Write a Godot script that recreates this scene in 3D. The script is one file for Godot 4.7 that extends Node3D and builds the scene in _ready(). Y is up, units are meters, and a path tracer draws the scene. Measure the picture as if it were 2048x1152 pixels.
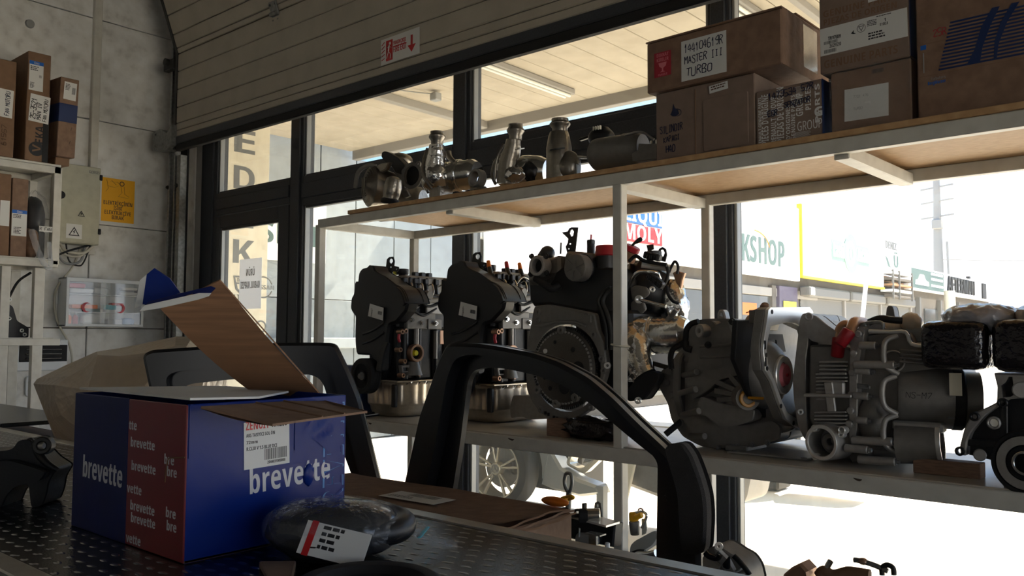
extends Node3D
# A motor workshop seen from behind its counter: shelves of engines and gearboxes before a glazed front, the yard outside.

const SA := -0.03105            # the shelf unit stands a little askew to the front wall
const SHELF_TOP := 0.985        # surface of the lower board
const UPPER_TOP := 2.065        # surface of the upper board
const COUNTER := 1.0

var M := {}
var names := {}
var rng := RandomNumberGenerator.new()

func _ready() -> void:
	rng.seed = 7
	# camera, sky, sun, exposure
	var cam := Camera3D.new()
	cam.name = "camera"
	cam.fov = rad_to_deg(2.0 * atan(576.0 / 1687.77))
	cam.near = 0.02
	cam.far = 400.0
	cam.position = Vector3(0, 1.4, 0)
	cam.basis = Basis(Vector3.UP, deg_to_rad(40.656)) * Basis(Vector3.RIGHT, deg_to_rad(3.365)) * Basis(Vector3.BACK, deg_to_rad(0.228))
	add_child(cam)
	cam.current = true
	var env := Environment.new()
	env.background_mode = Environment.BG_SKY
	var sky := Sky.new()
	var sm := ProceduralSkyMaterial.new()
	sm.sky_top_color = Color(0.52, 0.70, 0.92)
	sm.sky_horizon_color = Color(0.97, 0.985, 1.0)
	sm.sky_curve = 0.12
	sm.ground_bottom_color = Color(0.45, 0.43, 0.40)
	sm.ground_horizon_color = Color(0.70, 0.70, 0.68)
	sm.sun_angle_max = 70.0
	sm.sun_curve = 0.12
	sky.sky_material = sm
	env.sky = sky
	env.background_energy_multiplier = 1.35
	env.tonemap_mode = Environment.TONE_MAPPER_LINEAR
	env.tonemap_exposure = 2.1
	env.sdfgi_enabled = true
	env.ssao_enabled = true
	env.ssil_enabled = true
	var we := WorldEnvironment.new()
	we.name = "world_environment"
	we.environment = env
	add_child(we)
	var sun := DirectionalLight3D.new()
	sun.name = "sun"
	sun.light_color = Color(1.0, 0.95, 0.86)
	sun.light_energy = 4.2
	sun.light_angular_distance = 0.6
	sun.shadow_enabled = true
	sun.basis = Basis.looking_at(-Vector3(0.10, 0.80, -0.72).normalized(), Vector3.UP)
	add_child(sun)
	materials()
	build_room()
	build_front()
	build_outside()
	build_shelf()
	build_all()

# ---------------------------------------------------------------- naming
func numbered(n: String) -> String:
	if not names.has(n):
		names[n] = 0
		return n
	names[n] += 1
	return "%s_%03d" % [n, names[n]]

func meta(o: Node, label: String, category: String, group := "") -> void:
	o.set_meta("label", label)
	o.set_meta("category", category)
	if group:
		o.set_meta("group", group)

func thing(n: String, label: String, category: String, at := Vector3.ZERO, turn := 0.0, group := "") -> Node3D:
	var o := Node3D.new()
	o.name = numbered(n)
	o.position = at
	o.rotation.y = turn
	add_child(o)
	meta(o, label, category, group)
	return o

# a thing that stands on the shelf unit: u along the shelf, s towards the room
func shelf_at(u: float, y: float, s: float) -> Vector3:
	return Vector3(u * cos(SA) + s * sin(SA), y, -u * sin(SA) + s * cos(SA))

func sthing(n: String, label: String, category: String, u: float, y: float, s: float, turn := 0.0, group := "") -> Node3D:
	return thing(n, label, category, shelf_at(u, y, s), SA + turn, group)

func part(p: Node3D, n: String, b, m, label := "") -> MeshInstance3D:
	var o := MeshInstance3D.new()
	o.name = n
	o.mesh = b if b is Mesh else b.mesh()
	o.material_override = M[m] if m is String else m
	p.add_child(o, true)
	if label:
		o.set_meta("label", label)
	return o

func single(n: String, b, m, label: String, category: String, at := Vector3.ZERO, turn := 0.0, group := "") -> MeshInstance3D:
	var o := MeshInstance3D.new()
	o.name = numbered(n)
	o.mesh = b if b is Mesh else b.mesh()
	o.material_override = M[m] if m is String else m
	o.position = at
	o.rotation.y = turn
	add_child(o)
	meta(o, label, category, group)
	return o

func structure(n: String, b = null, m = null) -> Node3D:
	var o: Node3D = MeshInstance3D.new() if b else Node3D.new()
	o.name = numbered(n)
	if b:
		o.mesh = b.mesh()
		o.material_override = M[m]
	add_child(o)
	o.set_meta("kind", "structure")
	o.set_meta("label", n.replace("_", " ") + " of the workshop building")
	return o

func copy(o: Node3D, label := "") -> Node3D:
	var c: Node3D = o.duplicate()
	c.name = numbered(RegEx.create_from_string("_[0-9]{3}$").sub(o.name, ""))
	add_child(c)
	if label:
		c.set_meta("label", label)
	return c

# ---------------------------------------------------------------- mesh builder
class MB:
	var v := PackedVector3Array()
	var n := PackedVector3Array()
	var uv := PackedVector2Array()
	var xf := Transform3D()
	var rng := RandomNumberGenerator.new()
	func at(x: float, y: float, z: float, rx := 0.0, ry := 0.0, rz := 0.0) -> MB:
		xf = Transform3D(Basis.from_euler(Vector3(rx, ry, rz)), Vector3(x, y, z))
		return self
	func home() -> MB:
		xf = Transform3D()
		return self
	func tri(a: Vector3, b: Vector3, c: Vector3, na: Vector3, nb: Vector3, nc: Vector3, ua := Vector2.ZERO, ub := Vector2.ZERO, uc := Vector2.ZERO) -> void:
		a = xf * a; b = xf * b; c = xf * c
		na = xf.basis * na; nb = xf.basis * nb; nc = xf.basis * nc
		var g := (b - a).cross(c - a)
		if g.length_squared() < 1e-18:
			return
		if g.dot(na + nb + nc) > 0.0:
			v.append_array([a, c, b]); n.append_array([na, nc, nb]); uv.append_array([ua, uc, ub])
		else:
			v.append_array([a, b, c]); n.append_array([na, nb, nc]); uv.append_array([ua, ub, uc])
	func quad(a: Vector3, b: Vector3, c: Vector3, d: Vector3, m := Vector3.ZERO) -> void:
		if m == Vector3.ZERO:
			m = (b - a).cross(d - a).normalized()
		tri(a, b, c, m, m, m, Vector2(0, 1), Vector2(1, 1), Vector2(1, 0))
		tri(a, c, d, m, m, m, Vector2(0, 1), Vector2(1, 0), Vector2(0, 0))
	func quad4(a: Vector3, b: Vector3, c: Vector3, d: Vector3, na: Vector3, nb: Vector3, nc: Vector3, nd: Vector3) -> void:
		tri(a, b, c, na, nb, nc)
		tri(a, c, d, na, nc, nd)
	# box with chamfered edges
	func box(c: Vector3, size: Vector3, bev := 0.0) -> MB:
		var h := size * 0.5
		bev = minf(bev, minf(h.x, minf(h.y, h.z)) * 0.9)
		for ax in 3:
			var a1 := (ax + 1) % 3
			var a2 := (ax + 2) % 3
			for sg in [-1.0, 1.0]:
				var p: Array[Vector3] = []
				for k in [[-1, -1], [1, -1], [1, 1], [-1, 1]]:
					var q := c
					q[ax] += sg * h[ax]
					q[a1] += k[0] * (h[a1] - bev)
					q[a2] += k[1] * (h[a2] - bev)
					p.append(q)
				var m := Vector3.ZERO
				m[ax] = sg
				quad(p[0], p[1], p[2], p[3], m)
			if bev > 0.0:
				for s1 in [-1.0, 1.0]:
					for s2 in [-1.0, 1.0]:
						var e: Array[Vector3] = []
						for k in [[-1, 0], [1, 0], [1, 1], [-1, 1]]:
							var q := c
							q[ax] += k[0] * (h[ax] - bev)
							q[a1] += s1 * (h[a1] - (bev if k[1] == 0 else 0.0))
							q[a2] += s2 * (h[a2] - (0.0 if k[1] == 0 else bev))
							e.append(q)
						var n1 := Vector3.ZERO
						n1[a1] = s1
						n1[a2] = s2
						quad(e[0], e[1], e[2], e[3], n1.normalized())
		if bev > 0.0:
			for i in 8:
				var s := Vector3(-1 if i & 1 else 1, -1 if i & 2 else 1, -1 if i & 4 else 1)
				var q := c + h * s
				var m := s.normalized()
				tri(q - Vector3(0, bev, bev) * s, q - Vector3(bev, 0, bev) * s, q - Vector3(bev, bev, 0) * s, m, m, m)
		return self
	# a bar of square section between two points
	func bar(a: Vector3, b: Vector3, w: float, h: float, up := Vector3.UP, bev := 0.0) -> MB:
		var keep := xf
		var d := b - a
		var z := d.normalized()
		if absf(z.dot(up)) > 0.99:
			up = Vector3.RIGHT
		var x := up.cross(z).normalized()
		xf = keep * Transform3D(Basis(x, z.cross(x), z), (a + b) * 0.5)
		box(Vector3.ZERO, Vector3(w, h, d.length()), bev)
		xf = keep
		return self
	# profile points (r, h) turned about the y axis
	func lathe(p: PackedVector2Array, seg := 20, from := 0.0, to := TAU) -> MB:
		var k := p.size()
		var sn: Array[Vector2] = []
		for i in k - 1:
			var d := p[i + 1] - p[i]
			sn.append(Vector2(d.y, -d.x).normalized())
		for i in k - 1:
			if p[i].distance_squared_to(p[i + 1]) < 1e-14:
				continue
			var n0 := sn[i]
			var n1 := sn[i]
			if i > 0 and sn[i - 1].dot(sn[i]) > 0.72:
				n0 = (sn[i - 1] + sn[i]).normalized()
			if i < k - 2 and sn[i + 1].dot(sn[i]) > 0.72:
				n1 = (sn[i + 1] + sn[i]).normalized()
			for j in seg:
				var t0 := lerpf(from, to, float(j) / seg)
				var t1 := lerpf(from, to, float(j + 1) / seg)
				var c0 := Vector3(cos(t0), 0, sin(t0))
				var c1 := Vector3(cos(t1), 0, sin(t1))
				var y0 := Vector3(0, p[i].y, 0)
				var y1 := Vector3(0, p[i + 1].y, 0)
				quad4(c0 * p[i].x + y0, c1 * p[i].x + y0, c1 * p[i + 1].x + y1, c0 * p[i + 1].x + y1,
					c0 * n0.x + Vector3(0, n0.y, 0), c1 * n0.x + Vector3(0, n0.y, 0), c1 * n1.x + Vector3(0, n1.y, 0), c0 * n1.x + Vector3(0, n1.y, 0))
		return self
	# the same turned about the line from a towards b; heights of the profile count from a
	func spin(a: Vector3, dir: Vector3, p: PackedVector2Array, seg := 20) -> MB:
		var keep := xf
		var y := dir.normalized()
		var x := (Vector3.UP if absf(y.y) < 0.9 else Vector3.RIGHT).cross(y).normalized()
		xf = keep * Transform3D(Basis(x, y, x.cross(y)), a)
		lathe(p, seg)
		xf = keep
		return self
	func cyl(a: Vector3, b: Vector3, r: float, r2 := -1.0, seg := 14, bev := 0.0) -> MB:
		var h := a.distance_to(b)
		if r2 < 0.0:
			r2 = r
		var e := minf(bev, minf(r, minf(r2, h * 0.5)) * 0.9)
		if e > 0.0:
			return spin(a, b - a, PackedVector2Array([Vector2(0, 0), Vector2(r - e, 0), Vector2(r, e), Vector2(r2, h - e), Vector2(r2 - e, h), Vector2(0, h)]), seg)
		return spin(a, b - a, PackedVector2Array([Vector2(0, 0), Vector2(r, 0), Vector2(r2, h), Vector2(0, h)]), seg)
	# a hollow ring or sleeve
	func ring(a: Vector3, dir: Vector3, r_in: float, r_out: float, h: float, seg := 24, bev := 0.0) -> MB:
		return spin(a, dir, PackedVector2Array([Vector2(r_in, 0), Vector2(r_out - bev, 0), Vector2(r_out, bev), Vector2(r_out, h - bev), Vector2(r_out - bev, h), Vector2(r_in + bev, h), Vector2(r_in, h - bev), Vector2(r_in, 0)]), seg)
	func bolt(a: Vector3, dir: Vector3, r := 0.008, h := 0.007) -> MB:
		dir = dir.normalized()
		cyl(a, a + dir * h * 0.3, r * 1.5, -1.0, 10)
		cyl(a + dir * h * 0.3, a + dir * h * 1.3, r, -1.0, 6)
		return self
	func smooth(p: Array, per := 6, closed := false) -> PackedVector3Array:
		var o := PackedVector3Array()
		var k := p.size()
		if k == 2 or per <= 1:
			for q in p:
				o.append(q)
			return o
		for i in (k if closed else k - 1):
			var a: Vector3 = p[(i - 1 + k) % k] if closed or i > 0 else p[0] * 2.0 - p[1]
			var d: Vector3 = p[(i + 2) % k] if closed or i < k - 2 else p[k - 1] * 2.0 - p[k - 2]
			var b: Vector3 = p[i]
			var c: Vector3 = p[(i + 1) % k]
			for j in per:
				o.append(b.cubic_interpolate(c, a, d, float(j) / per))
		if not closed:
			o.append(p[k - 1])
		return o
	func tube(pts: Array, r: float, seg := 8, per := 6, closed := false, r2 := -1.0, wave := 0.0) -> MB:
		var p := smooth(pts, per, closed)
		var k := p.size()
		if r2 < 0.0:
			r2 = r
		var rings := []
		var up := Vector3.ZERO
		for i in k:
			var t: Vector3
			if closed:
				t = (p[(i + 1) % k] - p[(i - 1 + k) % k]).normalized()
			else:
				t = (p[mini(i + 1, k - 1)] - p[maxi(i - 1, 0)]).normalized()
			if up == Vector3.ZERO:
				up = (Vector3.UP if absf(t.y) < 0.9 else Vector3.RIGHT)
			up = (up - t * up.dot(t)).normalized()
			var w := t.cross(up)
			var rr := lerpf(r, r2, float(i) / (k - 1)) * (1.0 + (wave if i % 2 else 0.0))
			var row := []
			for j in seg:
				var a := TAU * j / seg
				var d := up * cos(a) + w * sin(a)
				row.append([p[i] + d * rr, d])
			rings.append(row)
		for i in (k if closed else k - 1):
			var ra = rings[i]
			var rb = rings[(i + 1) % k]
			for j in seg:
				var j2 := (j + 1) % seg
				quad4(ra[j][0], ra[j2][0], rb[j2][0], rb[j][0], ra[j][1], ra[j2][1], rb[j2][1], rb[j][1])
		if not closed:
			for e in [0, k - 1]:
				var m := (p[0] - p[1]).normalized() if e == 0 else (p[k - 1] - p[k - 2]).normalized()
				for j in seg:
					tri(p[e], rings[e][j][0], rings[e][(j + 1) % seg][0], m, m, m)
		return self
	static func circle(c: Vector2, r: float, seg := 16, ry := -1.0) -> PackedVector2Array:
		var o := PackedVector2Array()
		for i in seg:
			o.append(c + Vector2(cos(TAU * i / seg) * r, sin(TAU * i / seg) * (r if ry < 0.0 else ry)))
		return o
	static func rounded(p: PackedVector2Array, r: float, seg := 3) -> PackedVector2Array:
		var o := PackedVector2Array()
		var k := p.size()
		for i in k:
			var a := p[(i - 1 + k) % k]
			var b := p[i]
			var c := p[(i + 1) % k]
			var e := minf(r, minf(a.distance_to(b), b.distance_to(c)) * 0.45)
			var s := b + (a - b).normalized() * e
			var t := b + (c - b).normalized() * e
			for j in seg + 1:
				var f := float(j) / seg
				o.append(s.lerp(b, f).lerp(b.lerp(t, f), f))
		return o
	static func rrect(c: Vector2, w: float, h: float, r: float, seg := 3) -> PackedVector2Array:
		return rounded(PackedVector2Array([c + Vector2(-w, -h) / 2, c + Vector2(w, -h) / 2, c + Vector2(w, h) / 2, c + Vector2(-w, h) / 2]), r, seg)
	# an outline in x and y, from z0 to z1, with chamfered front and back edges and holes
	func prism(poly: PackedVector2Array, z0: float, z1: float, bev := 0.0, holes: Array = []) -> MB:
		if Geometry2D.is_polygon_clockwise(poly):
			poly = poly.duplicate()
			poly.reverse()
		wall(poly, z0, z1, bev, 1.0)
		var cap := inset(poly, bev)
		for h in holes:
			var hh: PackedVector2Array = h
			if not Geometry2D.is_polygon_clockwise(hh):
				hh = hh.duplicate()
				hh.reverse()
			wall(hh, z0, z1, 0.0, 1.0)
			cap = bridge(cap, hh)
		var t := Geometry2D.triangulate_polygon(cap)
		if t.is_empty():
			t = Geometry2D.triangulate_polygon(poly)
			cap = poly
		for i in range(0, t.size(), 3):
			for e in [[z0, -1.0], [z1, 1.0]]:
				var m := Vector3(0, 0, e[1] * signf(z1 - z0))
				var a := cap[t[i]]
				var b := cap[t[i + 1]]
				var c := cap[t[i + 2]]
				tri(Vector3(a.x, a.y, e[0]), Vector3(b.x, b.y, e[0]), Vector3(c.x, c.y, e[0]), m, m, m, a, b, c)
		return self
	func inset(p: PackedVector2Array, e: float) -> PackedVector2Array:
		if e <= 0.0:
			return p
		var o := PackedVector2Array()
		var k := p.size()
		for i in k:
			var d0 := (p[i] - p[(i - 1 + k) % k]).normalized()
			var d1 := (p[(i + 1) % k] - p[i]).normalized()
			var n0 := Vector2(-d0.y, d0.x)
			var n1 := Vector2(-d1.y, d1.x)
			var m := n0 + n1
			o.append(p[i] + m * (e / maxf(0.5, m.dot(n0))))
		return o
	func wall(p: PackedVector2Array, z0: float, z1: float, bev: float, _s: float) -> void:
		var k := p.size()
		var q := inset(p, bev)
		var dz := signf(z1 - z0) * bev
		var en: Array[Vector2] = []
		for i in k:
			var d := (p[(i + 1) % k] - p[i]).normalized()
			en.append(Vector2(d.y, -d.x))
		for i in k:
			var j := (i + 1) % k
			var a := en[i]
			var b := en[i]
			if en[(i - 1 + k) % k].dot(en[i]) > 0.78:
				a = (en[(i - 1 + k) % k] + en[i]).normalized()
			if en[j].dot(en[i]) > 0.78:
				b = (en[j] + en[i]).normalized()
			var na := Vector3(a.x, a.y, 0)
			var nb := Vector3(b.x, b.y, 0)
			quad4(Vector3(p[i].x, p[i].y, z0 + dz), Vector3(p[j].x, p[j].y, z0 + dz), Vector3(p[j].x, p[j].y, z1 - dz), Vector3(p[i].x, p[i].y, z1 - dz), na, nb, nb, na)
			if bev > 0.0:
				for e in [[z0, z0 + dz, -1.0], [z1, z1 - dz, 1.0]]:
					var f := Vector3(0, 0, e[2] * signf(z1 - z0))
					var ma := (na + f).normalized()
					var mb := (nb + f).normalized()
					quad4(Vector3(p[i].x, p[i].y, e[1]), Vector3(p[j].x, p[j].y, e[1]), Vector3(q[j].x, q[j].y, e[0]), Vector3(q[i].x, q[i].y, e[0]), ma, mb, mb, ma)
	func bridge(p: PackedVector2Array, h: PackedVector2Array) -> PackedVector2Array:
		var best := 1e9
		var bi := 0
		var bj := 0
		for i in p.size():
			for j in h.size():
				var d := p[i].distance_squared_to(h[j])
				if d < best:
					best = d
					bi = i
					bj = j
		var o := p.slice(0, bi + 1)
		for j in h.size() + 1:
			o.append(h[(bj + j) % h.size()])
		o.append_array(p.slice(bi))
		return o
	# a ball, squeezed and crumpled
	func ball(c: Vector3, r: Vector3, seg := 16, crumple := 0.0, freq := 8.0, sd := 1, facet := false, square := 1.0) -> MB:
		var no := FastNoiseLite.new()
		no.seed = sd
		no.frequency = 1.0
		no.noise_type = FastNoiseLite.TYPE_CELLULAR if facet else FastNoiseLite.TYPE_SIMPLEX
		var rows := seg / 2 + 1
		var f := func(i: int, j: int) -> Vector3:
			var a := PI * i / (rows - 1) - PI / 2
			var b := TAU * (j % seg) / seg
			var d := Vector3(cos(a) * cos(b), sin(a), cos(a) * sin(b))
			var e := Vector3(signf(d.x) * pow(absf(d.x), square), signf(d.y) * pow(absf(d.y), square), signf(d.z) * pow(absf(d.z), square))
			return c + e * r * (1.0 + crumple * no.get_noise_3dv(d * freq))
		grid(f, rows, seg + 1, c)
		return self
	# a surface through f(i, j); normals point away from the inner point
	func grid(f: Callable, rows: int, cols: int, inner := Vector3(0, -1e3, 0)) -> MB:
		var p := []
		for i in rows:
			var row := PackedVector3Array()
			for j in cols:
				row.append(f.call(i, j))
			p.append(row)
		var wrap: bool = p[0][0].distance_to(p[0][cols - 1]) < 1e-6 and p[rows / 2][0].distance_to(p[rows / 2][cols - 1]) < 1e-6
		var m := []
		for i in rows:
			var row := PackedVector3Array()
			for j in cols:
				var jl := j - 1
				var jr := j + 1
				if wrap:
					jl = cols - 2 if j == 0 else j - 1
					jr = 1 if j == cols - 1 else j + 1
				var du: Vector3 = p[i][clampi(jr, 0, cols - 1)] - p[i][clampi(jl, 0, cols - 1)]
				var dv: Vector3 = p[mini(i + 1, rows - 1)][j] - p[maxi(i - 1, 0)][j]
				var w := du.cross(dv)
				if w.length_squared() < 1e-16:
					w = p[i][j] - inner
				w = w.normalized()
				if w.dot(p[i][j] - inner) < 0.0:
					w = -w
				row.append(w)
			m.append(row)
		for i in rows - 1:
			for j in cols - 1:
				quad4(p[i][j], p[i][j + 1], p[i + 1][j + 1], p[i + 1][j], m[i][j], m[i][j + 1], m[i + 1][j + 1], m[i + 1][j])
		return self
	func mesh() -> ArrayMesh:
		var a := []
		a.resize(Mesh.ARRAY_MAX)
		a[Mesh.ARRAY_VERTEX] = v
		a[Mesh.ARRAY_NORMAL] = n
		a[Mesh.ARRAY_TEX_UV] = uv
		var o := ArrayMesh.new()
		if v.size():
			o.add_surface_from_arrays(Mesh.PRIMITIVE_TRIANGLES, a)
		return o

func V2(a: Array) -> PackedVector2Array:
	var o := PackedVector2Array()
	for i in range(0, a.size(), 2):
		o.append(Vector2(a[i], a[i + 1]))
	return o

# ---------------------------------------------------------------- lettering
# type on a plane: the transform's origin is the middle left of the line, x along it, z out of the face
func letters(p: Node3D, text: String, t: Transform3D, height: float, m, width := 0.0, bold := true, depth := 0.0008, n := "lettering", middle := false) -> MeshInstance3D:
	var tm := TextMesh.new()
	var f := SystemFont.new()
	f.font_names = PackedStringArray(["Droid Sans"])
	f.font_weight = 700 if bold else 400
	tm.font = f
	tm.text = text
	tm.font_size = 32
	tm.pixel_size = height / 23.0
	tm.depth = 0.001
	tm.curve_step = 3.0 if height < 0.08 else 1.0
	tm.horizontal_alignment = HORIZONTAL_ALIGNMENT_CENTER if middle else HORIZONTAL_ALIGNMENT_LEFT
	var o := MeshInstance3D.new()
	o.name = n
	o.mesh = tm
	o.material_override = M[m] if m is String else m
	var sx := 1.0
	if width > 0.0:
		sx = width / maxf(0.001, tm.get_aabb().size.x)
	o.transform = t * Transform3D(Basis.from_scale(Vector3(sx, 1, depth / 0.001)), Vector3.ZERO)
	p.add_child(o, true)
	return o

const PEN := {"0": "103041453616050110", "1": "142620", "2": "051636450040", "3": "06463313 334240300001", "4": "260242 3530", "5": "4606033342413000", "6": "36160401103041423303", "7": "064610", "8": "1323454626161413 1302011030413323", "9": "43130415364643413010", "A": "002640 1232", "B": "00063645342303 234240 4000", "C": "4536160501103041", "D": "00063644423000", "E": "46060040 0333", "F": "460600 0333", "G": "45360601104042 2242", "H": "0006 4046 0343", "I": "2026 1636 1030", "J": "464110", "K": "0006 460340", "L": "060040", "M": "0006234640", "N": "00064046", "O": "103041453616050110", "P": "000636453403", "R": "00063645340323 2340", "S": "45361605143341301001", "T": "0646 2620", "U": "060110304146", "V": "062046", "W": "0610233046", "X": "0046 0640", "Y": "062346 2320", "Z": "06460040", "-": "0343", ".": "2021", "/": "0046", "#": "1016 3036 0242 0444"}

func stroke_of(ch: String) -> Array:
	var o := []
	for s in PEN.get(ch, "").split(" ", false):
		var line := []
		for i in range(0, s.length() - 1,2):
			line.append(Vector2(s[i].to_int() / 4.0, s[i + 1].to_int() / 6.0))
		if line.size() > 1:
			o.append(line)
	return o

# marker-pen handwriting: ribbons of ink lying on the face z = 0 of the transform
func handwriting(p: Node3D, text: String, t: Transform3D, h: float, pitch: float, ink: float, m := "ink", sd := 1) -> void:
	var b := MB.new()
	var r := RandomNumberGenerator.new()
	r.seed = sd
	var x := 0.0
	for ch in text:
		if ch != " ":
			var dy := r.randf_range(-0.06,0.06) * h
			var sc := r.randf_range(0.88,1.08)
			var lean := r.randf_range(0.0,0.16)
			for line in stroke_of(ch):
				var pts := []
				for q in line:
					pts.append(Vector3(x + (q.x * 0.72 + q.y * lean) * pitch + r.randf_range(-0.03,0.03) * pitch, (q.y - 0.5) * h * sc + dy, 0))
				var s := b.smooth(pts, 3) if pts.size() > 2 else PackedVector3Array(pts)
				for i in s.size() - 1:
					var d := (s[i + 1] - s[i])
					if d.length() < 1e-5:
						continue
					d = d.normalized()
					var w := Vector3(-d.y, d.x, 0) * ink * 0.5
					var z := Vector3(0,0,0.0006)
					b.quad(s[i] - w - d * ink * 0.3 + z, s[i] + w - d * ink * 0.3 + z, s[i + 1] + w + d * ink * 0.3 + z, s[i + 1] - w + d * ink * 0.3 + z, Vector3.BACK)
		x += pitch
	var o := part(p, "handwriting", b, m)
	o.transform = t

# bars of a bar code, and rows of print too small to read
func print_rows(b: MB, x: float, y: float, w: float, h: float, rows: int, sd := 3, gap := 0.45) -> void:
	var r := RandomNumberGenerator.new()
	r.seed = sd
	var rh := h / rows
	for i in rows:
		var cx := x
		var end := x + w * r.randf_range(0.7,1.0)
		while cx < end:
			var ww := rh * r.randf_range(0.4,1.3)
			b.quad(Vector3(cx, y - rh * (i + 1) + rh * gap, 0.0006), Vector3(minf(cx + ww, end), y - rh * (i + 1) + rh * gap, 0.0006), Vector3(minf(cx + ww, end), y - rh * i, 0.0006), Vector3(cx, y - rh * i, 0.0006), Vector3.BACK)
			cx += ww + rh * 0.22

func bar_code(b: MB, x: float, y: float, w: float, h: float, sd := 5) -> void:
	var r := RandomNumberGenerator.new()
	r.seed = sd
	var cx := x
	while cx < x + w:
		var ww := w * r.randf_range(0.008,0.03)
		b.quad(Vector3(cx, y - h, 0.0006), Vector3(cx + ww, y - h, 0.0006), Vector3(cx + ww, y, 0.0006), Vector3(cx, y, 0.0006), Vector3.BACK)
		cx += ww + w * r.randf_range(0.008,0.028)

# a thin sheet (label, flap, paper) lying on z = 0 of a transform
func sheet(p: Node3D, n: String, t: Transform3D, w: float, h: float, m, label := "", r := 0.0) -> MeshInstance3D:
	var b := MB.new()
	if r > 0.0:
		b.prism(MB.rrect(Vector2(0,0), w, h, r), 0.0,0.0005)
	else:
		b.box(Vector3(0,0,0.00025), Vector3(w, h, 0.0005))
	var o := part(p, n, b, m, label)
	o.transform = t
	return o

# ---------------------------------------------------------------- materials
func noise_tex(freq: float, colors: Array, stops: Array = [], size := 256, kind := FastNoiseLite.TYPE_SIMPLEX_SMOOTH, sd := 1, octaves := 4, bump := false) -> NoiseTexture2D:
	var no := FastNoiseLite.new()
	no.seed = sd
	no.frequency = freq
	no.noise_type = kind
	no.fractal_octaves = octaves
	var t := NoiseTexture2D.new()
	t.width = size
	t.height = size
	t.seamless = true
	t.noise = no
	if bump:
		t.as_normal_map = true
		t.bump_strength = 3.0
	if colors.size():
		var g := Gradient.new()
		g.offsets = PackedFloat32Array(stops if stops.size() else range(colors.size()).map(func(i): return float(i) / (colors.size() - 1)))
		g.colors = PackedColorArray(colors)
		t.color_ramp = g
	return t

func c8(r: int, g: int, b: int, a := 1.0) -> Color:
	return Color(r / 255.0, g / 255.0, b / 255.0, a)

func mat(n: String, c: Color, rough := 0.6, metal := 0.0) -> StandardMaterial3D:
	var m := StandardMaterial3D.new()
	m.resource_name = n
	m.albedo_color = c
	m.roughness = rough
	m.metallic = metal
	M[n] = m
	return m

func skin(n: String, t: Texture2D, scale: Vector3, world := false, rough_t: Texture2D = null, bump_t: Texture2D = null, bump := 0.05) -> void:
	var m: StandardMaterial3D = M[n]
	m.uv1_triplanar = true
	m.uv1_world_triplanar = world
	m.uv1_scale = scale
	m.uv1_triplanar_sharpness = 6.0
	if t:
		m.albedo_texture = t
	if rough_t:
		m.roughness_texture = rough_t
	if bump_t:
		m.heightmap_enabled = true
		m.heightmap_texture = bump_t
		m.heightmap_scale = bump

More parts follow.
